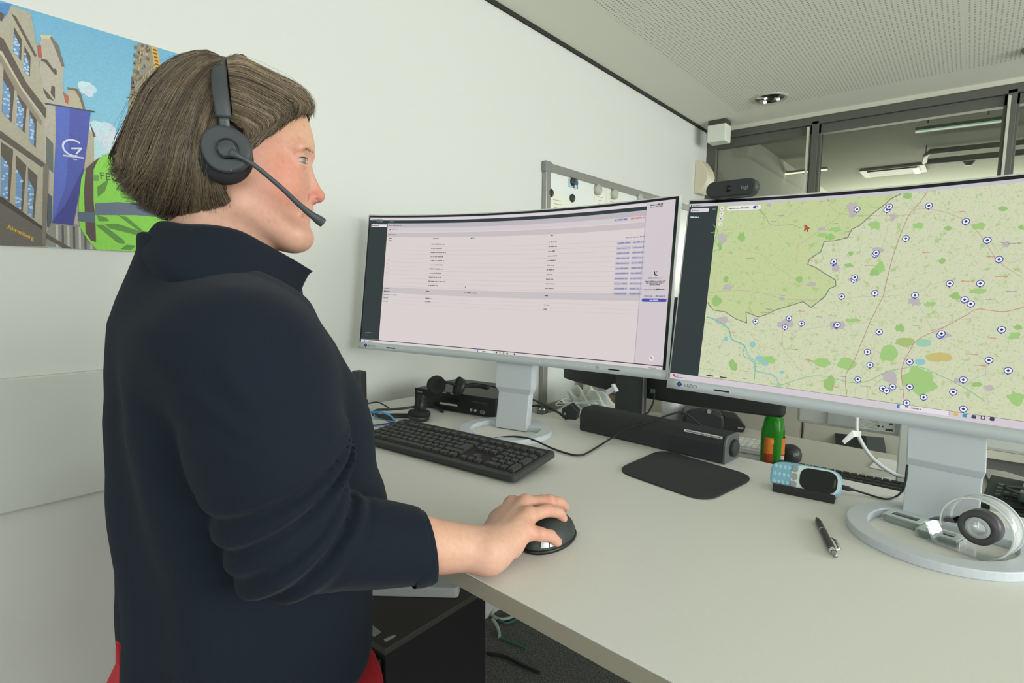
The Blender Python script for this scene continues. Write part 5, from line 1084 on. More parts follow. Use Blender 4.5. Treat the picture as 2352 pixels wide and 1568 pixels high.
# webcam on the map monitor
a, ttop = MON2.inv(1690, 452); p = MON2.P(a, MON2.h-.0075, 0.0155)
t = thing('webcam', 'black pill shaped webcam on top of the map monitor', 'webcam', tuple(p)); t.rotation_euler = (0, 0, math.atan2(MON2.e[1], MON2.e[0])+.10)
R_ = .0175; Lh = .052
prof = [(R_*sin(pi*k/12/1), 0) for k in range(2)]
pill = []
for k in range(13): a_ = pi/2+pi*k/12; pill.append((-(Lh-R_)+R_*cos(a_), R_*sin(a_)))
for k in range(13): a_ = -pi/2+pi*k/12; pill.append(((Lh-R_)+R_*cos(a_), R_*sin(a_)))
wb = MB().prism(pill, -.012, .014, f=lambda x, y, z: (x, z, y+R_+.003)).build('body', M_black, t, bevel=.005, bseg=3)
MB().box((0, .022, .0125), (.04, .030, .008)).build('clamp', M_soft, t, bevel=.002)
MB().lathe([(.007, 0), (.007, .001), (0, .001)], 24, M=Matrix.Translation((-.004, -.012, R_+.003)) @ Matrix.Rotation(pi/2, 4, 'X')).build('lens', mat('lens_black', (12, 14, 18), .08), t)
cv = Canvas(); cv.text('logi', .022, R_-.001, .0105, (150, 156, 156), 1, sx=.9); cv.build('logo', colattr_mat('marks'), lambda x, y, l: (x, -.0123-l, y), wb)

# ================================================================ under the desk
a, b = onz(874, 1484, .62), onz(1127, 1348, .62); xf = -.938; y0, y1 = a[1], b[1]
t = thing('pedestal_cabinet', 'black pedestal cabinet standing on the carpet under the front desk', 'cabinet', (-1.19, (y0+y1)/2, 0)); off = tuple(t.location)
MB().box(((xf-1.44)/2, (y0+y1)/2, .305), (xf+1.44-.01, y1-y0-.01, .61)).build('body', mat('pedestal_black', (24, 24, 25), .7), t, off=off, bevel=.002)
MB().box(((xf-1.44)/2, (y0+y1)/2, .612), (xf+1.44, y1-y0, .016)).build('top', mat('pedestal_top', (64, 62, 60), .55), t, off=off, bevel=.002)
for k in range(3): 
    d_ = MB().box(((xf-1.44)/2, y0-.004, .12+k*.19), (xf+1.44-.03, .012, .18)).build('drawer', MATS['pedestal_black'], t, off=off, bevel=.002)
    MB().box(((xf-1.44)/2, y0-.016, .16+k*.19), (.12, .014, .012)).build('handle', M_ldark, d_, off=off)
def onped(pts, h1, nm, label, cat, M, h0=.0005, z=.62):
    a = [onz(x, y, z) for x, y in pts]; c0 = sum(a)/len(a); o = MB().prism([tuple(p[:2]) for p in a], z+h0, z+h1).build(nm, M, off=tuple(c0), bevel=.0004); o.location = tuple(c0); return tag(o, label, cat)
cv = Canvas(); a = [onz(x, y, .62) for x, y in ((836, 1422), (875, 1452), (858, 1462), (834, 1438))]
onped([(837, 1421), (876, 1452), (859, 1463), (832, 1440), (832, 1424)], .0012, 'inventory_sticker', 'pale printed inventory sticker on the black pedestal top', 'sticker', mat('sticker_grey', (156, 160, 154), .5, var=.1, vscale=300))
onped([(881, 1469), (906, 1457), (910, 1462), (886, 1474)], .0012, 'barcode_sticker', 'narrow white sticker near the front corner of the pedestal', 'sticker', mat('sticker_pale', (176, 182, 176), .5))
P = [onz(x, y, .76) for x, y in ((944, 1353), (1054, 1342), (1054, 1362), (940, 1364))]
c0 = onz(1000, 1352, .80); q4 = [onz(930, 1345, .79), onz(1054, 1338, .79)]
t = thing('white_device', 'white flat device with rounded corner under the front desk edge', 'device', (q4[1][0]-.12, q4[1][1]+.03, .636), RAD(38))
zz0 = .62; tr = onz(1054, 1340, .66); br = onz(1054, 1361, .636)
t.location = (br[0]-.095, br[1]-.075, .6205)
MB().prism(rrect(.24, .13, .01, 3, 0, .065), 0, .028).build('body', mat('device_white', (196, 200, 200), .4), t, bevel=.004, bseg=3)
# cables on the carpet
def floor_cable(pts, r_, M, label, plug=False):
    P = [onz(x, y, h) for x, y, h in pts]; t = thing('floor_cable', label, 'cable', tuple(P[0])); MB().tube(spline(P, 40), r_, 8).build('cord', M, t, off=tuple(P[0]))
    if plug: MB().tube([P[-1], P[-1]+(P[-1]-P[-2])*.0+np.array([.0, -.05, .01])], [.012, .018], 10).build('plug', M, t, off=tuple(P[0]))
M_wc = mat('cable_white', (176, 184, 180), .5); M_gc = mat('cable_green', (62, 112, 96), .5)
floor_cable([(1132, 1398, .02), (1129, 1410, .01), (1145, 1421, .01), (1165, 1420, .01), (1178, 1415, .01), (1185, 1400, .01)], .007, M_wc, 'white cable loop on the carpet beside the black pedestal')
floor_cable([(1147, 1463, .01), (1146, 1450, .01), (1141, 1436, .02), (1131, 1421, .03)], .007, M_wc, 'white cable with thick plug lying beside the pedestal foot', False)
floor_cable([(1130, 1412, .01), (1160, 1430, .01), (1185, 1422, .01), (1200, 1412, .01)], .005, M_gc, 'green cable crossing under the white cable loop')
floor_cable([(1150, 1465, .01), (1180, 1476, .01), (1210, 1488, .01)], .005, M_gc, 'short straight green cable end on the open carpet')
floor_cable([(1120, 1500, .01), (1160, 1508, .01), (1200, 1528, .01), (1240, 1545, .01)], .006, M_soft, 'black cable running across the carpet under the desk')
# ================================================================ the woman
def smin(a, b, k): h = np.clip(0.5+0.5*(b-a)/k, 0, 1); return b*(1-h)+a*h-k*h*(1-h)
def smax(a, b, k): return -smin(-a, -b, k)
def seg(P, a, b, ra, rb=None):
    a = np.array(a, float); b = np.array(b, float); ab = b-a; t = np.clip(((P-a) @ ab)/np.dot(ab, ab), 0, 1)
    return np.linalg.norm(P-a-t[:, None]*ab, axis=1)-(ra+((rb if rb is not None else ra)-ra)*t)
def ell(P, c, r, R=None):
    q = P-np.array(c, float)
    if R is not None: q = q @ R
    q = q/np.array(r, float); return (np.linalg.norm(q, axis=1)-1)*min(r)
def chain(P, pts, rs, k=0.004):
    d = None
    for i in range(len(pts)-1):
        e = seg(P, pts[i], pts[i+1], rs[i], rs[i+1]); d = e if d is None else smin(d, e, k)
    return d
def nets(fn, lo, hi, h):
    lo = np.array(lo, float); n = [int((b-a)/h)+1 for a, b in zip(lo, hi)]
    g = [lo[i]+h*np.arange(n[i]) for i in range(3)]; V = np.empty(n, np.float32)
    for i in range(n[0]):
        Y, Z_ = np.meshgrid(g[1], g[2], indexing='ij'); P = np.stack([np.full(Y.size, g[0][i]), Y.ravel(), Z_.ravel()], 1); V[i] = fn(P).reshape(n[1], n[2])
    V[0] = V[-1] = 1; V[:, 0] = V[:, -1] = 1; V[:, :, 0] = V[:, :, -1] = 1
    S = V < 0; c = [m_-1 for m_ in n]; acc = np.zeros(c+[3]); cnt = np.zeros(c)
    base = np.indices(c).transpose(1, 2, 3, 0).astype(float)
    for ax in range(3):
        o1, o2 = [k for k in range(3) if k != ax]
        for d1 in (0, 1):
            for d2 in (0, 1):
                s0 = [slice(0, c[k]) for k in range(3)]; s0[o1] = slice(d1, c[o1]+d1); s0[o2] = slice(d2, c[o2]+d2); s1 = list(s0); s1[ax] = slice(1, c[ax]+1)
                a, b = V[tuple(s0)], V[tuple(s1)]; m_ = (a < 0) != (b < 0); t = np.where(m_, a/np.where(m_, a-b, 1), 0); p = np.zeros(c+[3]); p[..., ax] = t; p[..., o1] = d1; p[..., o2] = d2
                acc += p*m_[..., None]; cnt += m_
    act = cnt > 0; idx = -np.ones(c, int); idx[act] = np.arange(act.sum()); pts = lo+h*(base[act]+acc[act]/cnt[act][:, None]); F = []
    for ax in range(3):
        o1, o2 = (ax+1) % 3, (ax+2) % 3
        s0 = [slice(1, c[k]) for k in range(3)]; s0[ax] = slice(0, c[ax]); s1 = list(s0); s1[ax] = slice(1, c[ax]+1)
        a, b = S[tuple(s0)], S[tuple(s1)]; e = np.argwhere(a != b); 
        if not len(e): continue
        fl = a[tuple(e.T)]; off = np.ones(3, int); off[ax] = 0; e = e+off
        def I(d1, d2): q = e.copy(); q[:, o1] -= d1; q[:, o2] -= d2; return idx[tuple(q.T)]
        Q = np.stack([I(1, 1), I(0, 1), I(0, 0), I(1, 0)], 1); Q[~fl] = Q[~fl][:, ::-1]; F.append(Q)
    return pts, np.concatenate(F)
def npmesh(name, V, F, M, parent=None, off=(0, 0, 0), colr=None, smooth=2):
    me = bpy.data.meshes.new(name); V = np.asarray(V)-np.array(off); me.vertices.add(len(V)); me.vertices.foreach_set('co', V.ravel())
    F = np.asarray(F); k = F.shape[1]; me.loops.add(F.size); me.loops.foreach_set('vertex_index', F.ravel().astype(np.int32)); me.polygons.add(len(F)); me.polygons.foreach_set('loop_start', np.arange(0, F.size, k, dtype=np.int32)); me.polygons.foreach_set('loop_total', np.full(len(F), k, np.int32)); me.polygons.foreach_set('use_smooth', np.ones(len(F), bool))
    for m_ in (M if isinstance(M, (list, tuple)) else [M]): me.materials.append(m_)
    me.update(); me.validate()
    if colr is not None: ca = me.color_attributes.new('Col', 'FLOAT_COLOR', 'POINT'); ca.data.foreach_set('color', np.c_[colr, np.ones(len(colr))].astype(np.float32).ravel())
    o = bpy.data.objects.new(name, me); col.objects.link(o)
    if parent is not None: o.parent = parent
    if smooth: s = o.modifiers.new('smooth', 'SMOOTH'); s.iterations = smooth; s.factor = .5
    return o
def linv(c): c = np.asarray(c, float)/255; return np.where(c <= .04045, c/12.92, ((c+.055)/1.055)**2.4)

# frames: head (x forward, y to her left, z up) and torso
HTH = RAD(28); hd = np.array([sin(HTH), cos(HTH), 0]); hl = np.array([-cos(HTH), sin(HTH), 0]); UZ = np.array([0, 0, 1.0])
Hc = CAM+ray(560, 350)*0.73; HM = np.stack([hd, hl, UZ])
def h2(px, py, y=0.0): p = onpl(px, py, Hc+hl*y, hl)-Hc; return np.array([p @ hd, p[2]])
def hw(p): p = np.atleast_2d(p); return Hc+p[:, :1]*hd+p[:, 1:2]*hl+p[:, 2:]*UZ
def h3(px, py, y): a = h2(px, py, y); return np.array([a[0], y, a[1]])
class Poly2:
    """signed distance to a closed outline in the head's side plane, sampled on a grid"""
    def __init__(s, pts, lo, hi, h=0.002):
        P = np.array(pts); s.lo = np.array(lo); s.h = h; n = [int((hi[i]-lo[i])/h)+2 for i in (0, 1)]; s.n = n
        X, Y = np.meshgrid(lo[0]+h*np.arange(n[0]), lo[1]+h*np.arange(n[1]), indexing='ij'); Q = np.stack([X.ravel(), Y.ravel()], 1)
        d = np.full(len(Q), 1e9); ins = np.zeros(len(Q), bool)
        for i in range(len(P)):
            a, b = P[i-1], P[i]; ab = b-a; t = np.clip(((Q-a) @ ab)/max(1e-12, ab @ ab), 0, 1); d = np.minimum(d, np.linalg.norm(Q-a-t[:, None]*ab, axis=1))
            c_ = (a[1] > Q[:, 1]) != (b[1] > Q[:, 1]); xx = a[0]+(Q[:, 1]-a[1])*(b[0]-a[0])/np.where(c_, b[1]-a[1], 1); ins ^= c_ & (Q[:, 0] < xx)
        s.D = np.where(ins, -d, d).reshape(n)
    def __call__(s, x, z):
        u = np.clip((x-s.lo[0])/s.h, 0, s.n[0]-1.001); v = np.clip((z-s.lo[1])/s.h, 0, s.n[1]-1.001); i, j = u.astype(int), v.astype(int); f, g = u-i, v-j; D_ = s.D
        return (D_[i, j]*(1-f)+D_[i+1, j]*f)*(1-g)+(D_[i, j+1]*(1-f)+D_[i+1, j+1]*f)*g
LO2, HI2 = (-.26, -.24), (.16, .20)
def curve_px(pts, n): return [h2(*p) for p in spline(pts, n)]
face_px = [(705, 270), (717, 304), (722.5, 331), (723.5, 350), (721, 366), (714.5, 384), (714, 410), (714.5, 440), (718, 466), (718, 480), (712, 496), (705, 518), (706, 535), (709, 546), (707, 556), (700, 564), (690, 568.5), (668, 571), (648, 574), (626, 577), (612, 583), (600, 610), (592, 680), (560, 740), (440, 740), (410, 640), (412, 560), (392, 480), (372, 420), (364, 340), (376, 260), (410, 195), (470, 155), (540, 146), (610, 166), (665, 210)]
head2 = Poly2(curve_px(face_px+[face_px[0]], 220)[:-1], LO2, HI2)
def head_half(z): return np.interp(z, [-.20, -.145, -.115, -.085, -.05, -.01, .03, .07, .12], [.060, .056, .052, .060, .067, .071, .073, .073, .062])
def side(P, poly, W, D_): u = 1+poly(P[:, 0], P[:, 2])/D_; return (np.sqrt(np.maximum(u, 0)**2+(P[:, 1]/W)**2)-1)*np.minimum(D_, W)
PX = {k: h2(*v) for k, v in dict(nas=(713, 392), nb=(727, 424), tip=(737.5, 450), sub=(722, 462), al=(727, 457), brow=(713, 352), ul=(717.5, 482), ll=(710, 503.5), eye=(697.5, 371), chin=(697, 546), ck=(676, 432), lobe=(527, 405)).items()}
def H3(k, y): return (PX[k][0], y, PX[k][1])
EYE = {s: np.array([h2(699, 371, -.03)[0]-.0095, s*.0305, h2(699, 371, -.03)[1]]) for s in (1, -1)}
LC = h3(689.5, 490.5, -.024)
def f_head(P):
    Q = P.copy(); ay = np.abs(P[:, 1]); Q[:, 1] = ay
    u_ = np.maximum(1+head2(P[:, 0], P[:, 2])/.078, 1e-4); p_ = np.interp(P[:, 0], [-.03, .04], [2, 1.08]); d = (np.sqrt(u_**p_+(P[:, 1]/head_half(P[:, 2]))**2)-1)*.068
    d = smin(d, ell(Q, (H3('ck', .036)[0]-.022, .037, PX['ck'][1]), (.026, .021, .026)), .022)
    d = smin(d, ell(Q, (PX['brow'][0]-.014, .024, PX['brow'][1]-.004), (.011, .022, .008)), .012)
    d = smax(d, -ell(Q, (PX['eye'][0]+.014, .031, PX['eye'][1]), (.015, .0165, .0105)), .010)
    # eyelids, opened by a slit
    lid = ell(Q, (EYE[1][0]+.0004, .0305, EYE[1][2]), (.0132, .0136, .0132))
    e = np.array([EYE[1][0]+.0100, .0385, EYE[1][2]-.0003]); slit = ell(Q, e, (.0088, .0105, .0038))
    lid = smax(lid, -slit, .0012); d = smin(d, lid, .003); d = smax(d, -ell(Q, e, (.0085, .0102, .0034)), .0012)
    # nose
    d = smin(d, seg(Q, (PX['nas'][0]-.006, 0, PX['nas'][1]), (PX['nb'][0]-.0065, 0, PX['nb'][1]), .0062, .0070), .008)
    d = smin(d, seg(Q, (PX['nb'][0]-.0065, 0, PX['nb'][1]), (PX['tip'][0]-.0045, 0, PX['tip'][1]), .0070, .0098), .005)
    d = smin(d, ell(Q, (PX['al'][0]-.0065, .0105, PX['al'][1]-.0005), (.0095, .0062, .0068)), .0035)
    d = smax(d, -ell(Q, (PX['al'][0]+.0015, .0150, PX['al'][1]-.0028), (.0050, .0070, .0021)), .0010)
    d = smax(d, -seg(Q, (PX['al'][0]-.0125, .0165, PX['al'][1]+.006), (PX['al'][0]-.0145, .0175, PX['al'][1]-.006), .0012), .004)
    # lips
    up = chain(Q, [(PX['ul'][0]-.0050, 0, PX['ul'][1]-.001), (PX['ul'][0]-.0060, .008, PX['ul'][1]-.001), (PX['ul'][0]-.0110, .017, PX['ul'][1]-.0035), (LC[0], .0245, LC[2])], [.0050, .0052, .0040, .0022], .003)
    lo = chain(Q, [(PX['ll'][0]-.0055, 0, PX['ll'][1]+.0005), (PX['ll'][0]-.0065, .009, PX['ll'][1]+.0012), (PX['ll'][0]-.010, .017, PX['ll'][1]+.004), (LC[0], .0245, LC[2])], [.0058, .0058, .0044, .0022], .003)
    d = smin(d, up, .005); d = smin(d, lo, .005)
    mz = h2(712, 492.5)[1]
    d = smax(d, -chain(Q, [(PX['ul'][0]+.001, 0, mz), (PX['ul'][0]-.004, .010, mz), (LC[0]+.004, .019, LC[2]+.0004), (LC[0]-.002, .026, LC[2]-.0005)], [.0013, .0013, .0014, .0012], .002), .0022)
    d = smin(d, ell(Q, (PX['chin'][0]-.008, 0, PX['chin'][1]), (.019, .020, .017)), .012)
    d = smin(d, seg(Q, (h2(560, 480)[0], .052, h2(560, 480)[1]), (h2(670, 545)[0], .022, h2(670, 545)[1]), .016, .014), .022)
    d = smin(d, ell(Q, (PX['lobe'][0], .074, PX['lobe'][1]+.022), (.016, .007, .031)), .006)
    d = smin(d, ell(Q, (PX['lobe'][0]+.001, .073, PX['lobe'][1]-.004), (.009, .005, .009)), .005)
    d = smin(d, seg(Q, (h2(505, 500)[0], 0, h2(505, 500)[1]), (h2(495, 760)[0], 0, h2(495, 760)[1]), .052, .060), .02)
    return d
Vh, Fh = nets(f_head, (-.15, -.085, -.235), (.135, .085, .155), .0020)
def skin_cols(P):
    c = np.tile(linv((209, 165, 143)), (len(P), 1)); ay = np.abs(P[:, 1])
    def mixc(w, rgb):
        nonlocal c
        w = np.clip(w, 0, 1)[:, None]; c = c*(1-w)+linv(rgb)*w
    def bl(x, y, z, r): return np.exp(-(((P[:, 0]-x)**2+(ay-y)**2+(P[:, 2]-z)**2)/r**2))
    q = h2(650, 420, -.05); mixc(bl(q[0], .05, q[1], .045)*.55, (206, 120, 102)); q = h2(620, 350, -.06); mixc(bl(q[0], .06, q[1], .035)*.4, (210, 132, 108))
    mixc(bl(*H3('tip', 0), .016)*.6, (206, 112, 104)); mixc(bl(PX['al'][0], .012, PX['al'][1], .012)*.5, (196, 104, 98)); mixc(bl(*H3('chin', 0), .03)*.3, (206, 128, 112))
    mixc(np.exp(-((P[:, 2]-PX['brow'][1]-.04)**2)/.03**2)*.35, (222, 168, 128)); mixc((-.115-P[:, 2])/.05, (218, 172, 132))
    for k, rr in (('ul', .0060), ('ll', .0066)):
        t = np.clip(ay/.024, 0, 1); x = PX[k][0]-.004-(PX[k][0]-.004-LC[0])*t**1.6; z = PX[k][1]+(LC[2]-PX[k][1])*t**1.5
        mixc(np.exp(-(((P[:, 0]-x)**2+(P[:, 2]-z)**2)/(rr*(1.1-.4*t))**2)**1.5)*.75*(ay < .026), (196, 106, 100))
    mixc(bl(LC[0]+.001, .025, LC[2]-.0005, .0032)*.9, (120, 70, 62)); mixc(bl(PX['al'][0]+.0018, .0165, PX['al'][1]-.0030, .0030)*.95, (104, 58, 50)); q = EYE[-1]; mixc(bl(q[0]+.008, .034, q[2]+.011, .008)*.3, (196, 130, 104)); mixc(bl(q[0]+.006, .036, q[2]-.012, .010)*.35, (206, 134, 116))  # shade of the mouth corner and nostril painted into the skin colour
    r = np.random.default_rng(2)
    for _ in range(26):
        x, z = r.uniform(.02, .10), r.uniform(-.10, .06); w = np.exp(-(((P[:, 0]-x)**2+(P[:, 2]-z)**2)/.0016**2))*.35*(P[:, 1] < 0); mixc(w, (176, 112, 84))
    return c
Ch = skin_cols(Vh); Vh = hw(Vh)

# arm and hand, in room coordinates
TH = RAD(14); bf = np.array([sin(TH), cos(TH), 0]); br_ = np.array([cos(TH), -sin(TH), 0]); B0 = np.array([-.775, .30, 0])
K = {k: onz(*v) for k, v in dict(W=(1124, 1260, 1.080), iM=(1176, 1160, 1.096), mM=(1206, 1157, 1.103), rM=(1214, 1185, 1.101), pM=(1204, 1222, 1.088),
     i1=(1244, 1150, 1.100), i2=(1272, 1152, 1.090), i3=(1288, 1160, 1.076), m1=(1262, 1150, 1.105), m2=(1286, 1154, 1.094), m3=(1298, 1164, 1.080),
     r1=(1256, 1172, 1.100), r2=(1284, 1177, 1.090), r3=(1293, 1190, 1.078), p1=(1240, 1226, 1.084), p2=(1264, 1230, 1.074), p3=(1280, 1244, 1.059)).items()}
S_, E_ = np.array([-.622, .270, 1.350]), np.array([-.568, .285, 1.140])
def f_hand(P):
    W = K['W']; d = None
    for k, ra, rb in (('iM', .018, .0125), ('mM', .019, .0125), ('rM', .018, .0125), ('pM', .0165, .0120)):
        off = (K[k]-K['mM'])*.35; e = seg(P, W+off, K[k], ra, rb); d = e if d is None else smin(d, e, .012)
    d = smin(d, seg(P, (K['iM']+W)/2+np.array([0, 0, -.008]), (K['pM']+W)/2+np.array([0, .01, -.014]), .014, .014), .015)
    for n_, rs in (('i', (.0105, .0090, .0082, .0072)), ('m', (.0108, .0092, .0084, .0074)), ('r', (.0104, .0090, .0081, .0072)), ('p', (.0112, .0092, .0082, .0072))):
        f = chain(P, [K[n_+'M'], K[n_+'1'], K[n_+'2'], K[n_+'3']], rs, .003); d = smin(d, f, .006)
        d = smin(d, np.linalg.norm(P-(K[n_+'M']+np.array([0, 0, .003])), axis=1)-.0105, .006)
    th = chain(P, [W+np.array([-.012, .015, -.004]), np.array([-.505, .585, 1.082]), np.array([-.508, .622, 1.070]), np.array([-.500, .650, 1.064])], [.018, .0135, .0105, .0085], .006); d = smin(d, th, .012)
    for n_ in 'rmi':   # tendons on the back of the hand
        d = smin(d, seg(P, W+np.array([0, .012, .014])+(K[n_+'M']-K['mM'])*.35, K[n_+'M']+np.array([0, 0, .006]), .0030, .0034), .009)
    ax_ = W-E_
    d = smin(d, seg(P, E_, E_+ax_*.55, .042, .037), .01); d = smin(d, seg(P, E_+ax_*.50, W, .0395, .0255), .02)
    d = smin(d, np.linalg.norm(P-(W+np.array([.012, -.012, .010])), axis=1)-.014, .012)
    return smax(d, 1.0455-P[:, 2], .004)
Va, Fa = nets(f_hand, (-.66, .20, 1.03), (-.39, .70, 1.17), .0025)
def hand_cols(V):
    c = np.tile(linv((209, 165, 143)), (len(V), 1)); 
    for n_ in 'imrp':
        for k, r_, w_, rgb in (('M', .014, .5, (206, 120, 100)), ('1', .013, .55, (206, 122, 102)), ('2', .010, .45, (206, 122, 104)), ('3', .010, .6, (214, 136, 120))):
            w = np.exp(-((V-K[n_+k])**2).sum(1)/r_**2)*w_; c = c*(1-w[:, None])+linv(rgb)*w[:, None]
    w = np.clip((K['W'][1]-.02-V[:, 1])/.15, 0, 1)*.5; c = c*(1-w[:, None])+linv((216, 162, 126))*w[:, None]; return c
Ca = hand_cols(Va)
# torso profile solved from her outline: z, half width, half depth, forward shift
TZ = np.array([.80, .86, .92, .98, 1.01, 1.04, 1.07, 1.10, 1.13, 1.16, 1.19, 1.22, 1.25, 1.28, 1.31, 1.34, 1.37, 1.40, 1.43, 1.46])
TA = np.array([.20, .20, .20, .197, .194, .191, .189, .188, .186, .185, .185, .185, .185, .187, .189, .182, .160, .127, .096, .075])
TB = np.array([.152, .152, .152, .153, .153, .155, .164, .170, .168, .162, .158, .156, .152, .144, .136, .128, .118, .108, .100, .094])
TC = np.array([.034, .036, .042, .046, .048, .050, .058, .062, .058, .052, .050, .048, .044, .040, .032, .026, .018, .018, .022, .028])
def torso(P, grow=0.0, ztop=1.455, zbot=.905, pw=2.3):
    q = P-B0; u = q @ br_; z = P[:, 2]; a = np.interp(z, TZ, TA)+grow; b = np.interp(z, TZ, TB)+grow; v = q @ bf-np.interp(z, TZ, TC)
    d = ((np.abs(u/a)**pw+np.abs(v/b)**pw)**(1/pw)-1)*np.minimum(a, b)*.9
    return smax(smax(d, (z-ztop+.45*(q @ bf))*.9, .012), zbot-z, .006)
def wob(P, f, s=0): return np.sin(P[:, 0]*f+1.3+s)*np.sin(P[:, 1]*f*1.2+.4+s*2)+.6*np.sin(P[:, 2]*f*.9+P[:, 0]*f*.7+s)
CU = E_+(K['W']-E_)*.665; AXF = (K['W']-E_)/np.linalg.norm(K['W']-E_); AXC = AXF+UZ*.30; AXC = AXC/np.linalg.norm(AXC)
def f_jacket(P):
    d = torso(P)
    q = P-B0; z = P[:, 2]; u = q @ br_; v = q @ bf
    # bust and shoulder
    d = smin(d, ell(P, B0+bf*.100+br_*.075+UZ*1.215, (.070, .062, .070)), .05)
    # vertical drape folds at the back and side
    d += .0050*np.sin(u*55+z*7+1.2+.8*np.sin(z*11))*np.clip((1.38-z)/.1, 0, 1)*np.clip(-v/.04+.35, 0, 1)+.0022*np.sin(z*70+u*24+2*np.sin(z*17))*np.clip((1.0-z)/.08, 0, 1)
    # right sleeve
    up = seg(P, S_, S_*.45+E_*.55+np.array([.002, .016, 0]), .066, .078); up = smin(up, seg(P, S_*.45+E_*.55+np.array([.002, .016, 0]), E_+np.array([.0, .012, .000]), .078, .060), .03)
    fo = seg(P, E_+np.array([0, .012, -.003]), CU+np.array([0, 0, -.001]), .060, .0458)
    ab = S_-E_; t = ((P-E_) @ ab)/np.dot(ab, ab); s2 = ((P-E_) @ (CU-E_))/np.dot(CU-E_, CU-E_)
    arm = smin(up, fo, .022)
    # rucked folds: rings that fan out from the crook of the elbow
    piv = CAM+ray(1100, 850)*.64; w = P-piv; back = -(w @ bf); ang = np.arctan2(w[:, 2], back); rad = np.sqrt(w[:, 2]**2+back**2); X_ = P @ br_
    ph = ang*31+.9*np.sin(X_*22+rad*12)+.7*np.sin(rad*18+ang*3)+.25*np.sin(X_*45+rad*28)
    fold = np.sqrt(np.sin(ph)**2+.05)-.62+.22*np.sin(ph*1.3+rad*18+X_*20)
    amp = .0150*np.exp(-((ang+.70)/.24)**4)*np.clip((.52-rad)/.22, .25, 1)
    arm = arm-fold*amp
    arm = arm-.0030*np.sin(P[:, 2]*26+P[:, 1]*30)*np.clip(t, 0, 1)
    arm = smax(arm, (P-CU) @ AXC-.002, .003)
    kk_ = .011+.075*np.clip((z-1.25)/.12, 0, 1); d = smin(d, arm, kk_)
    # left sleeve hanging on the far side
    Sl = B0-br_*.165+bf*.02+UZ*1.335; El = B0-br_*.185+bf*.065+UZ*1.07; Wl = B0-br_*.17+bf*.115+UZ*.95
    d = smin(d, smin(seg(P, Sl, El, .062, .052), seg(P, El, Wl, .052, .040), .02), .02)
    pq = P-(CAM+ray(590, 880)*.62); aa = (pq @ br_)*0+(pq @ bf)*.8+pq[:, 2]*.6; d += .0042*(np.abs(np.sin(aa*95+2*np.sin(P[:, 2]*30)))-.5)*np.exp(-(((pq @ bf)+.045)**2+(pq[:, 2]+.01)**2)/.045**2)
    return d+wob(P, 14)*.0022+wob(P, 33, 2)*.0008
Vj, Fj = nets(f_jacket, (-1.08, .02, .85), (-.44, .60, 1.49), .0044)
rp = np.array(K['W'])  # reference point for the person's empty
Pz = (B0[0], B0[1], 0.0)
person = thing('person', 'woman in dark navy zip jacket and red trousers, headset on, hand on the mouse', 'person', Pz)
def skin_mat():
    M = colattr_mat('skin', rough=.5, noise=.05, nscale=160, spec=.35, bump=.12); b = M.node_tree.nodes['Principled BSDF']
    b.inputs['Subsurface Weight'].default_value = .12; b.inputs['Subsurface Radius'].default_value = (.012, .005, .003); b.inputs['Subsurface Scale'].default_value = 1.0; return M
M_skin = skin_mat()
# far hand at her left side and a core that joins head, arms and trunk
def f_core(P):
    d = torso(P, -.03, 1.43, .45); d = smin(d, seg(P, B0+UZ*1.38+bf*.02, hw(np.array([[h2(495, 640)[0], 0, h2(495, 640)[1]]]))[0], .055, .05), .03)
    d = smin(d, chain(P, [S_-br_*.02, S_*.4+E_*.6, E_+AXF*.02], [.05, .045, .040], .01), .02)
    Sl = B0-br_*.16+bf*.02+UZ*1.335; El = B0-br_*.185+bf*.065+UZ*1.07; Wl = B0-br_*.17+bf*.125+UZ*.92
    d = smin(d, chain(P, [Sl, El, Wl], [.045, .038, .024], .01), .02)
    for i in range(4):
        a = Wl+UZ*-.075+bf*(.018-.017*i)+br_*.004*i; d = smin(d, seg(P, Wl-UZ*.01, a, .016, .0095), .008); d = smin(d, chain(P, [a, a-UZ*(.035+.004*(1.5-abs(i-1.5)))+br_*.006, a-UZ*.062+br_*.018], [.0092, .0085, .0075], .003), .004)
    return smin(d, chain(P, [Wl, Wl-UZ*.03+bf*.03+br_*.01, Wl-UZ*.075+bf*.042+br_*.014], [.015, .011, .009], .004), .008)
Vc, Fc = nets(f_core, (-1.08, .05, .42), (-.48, .60, 1.47), .0075)
Vs = np.vstack([Vh, Va, Vc]); Fs = np.vstack([Fh, Fa+len(Vh), Fc+len(Vh)+len(Va)]); Cs = np.vstack([Ch, Ca, np.tile(linv((212, 162, 136)), (len(Vc), 1))])
body_ = npmesh('body', Vs, Fs, M_skin, person, Pz, Cs, smooth=1)
M_fl = mat('navy_fleece', (28, 35, 45), .95, bump=.35, bscale=2600, sheen=.06, spec=.12)
jacket = npmesh('jacket', Vj, Fj, M_fl, person, Pz, smooth=6)
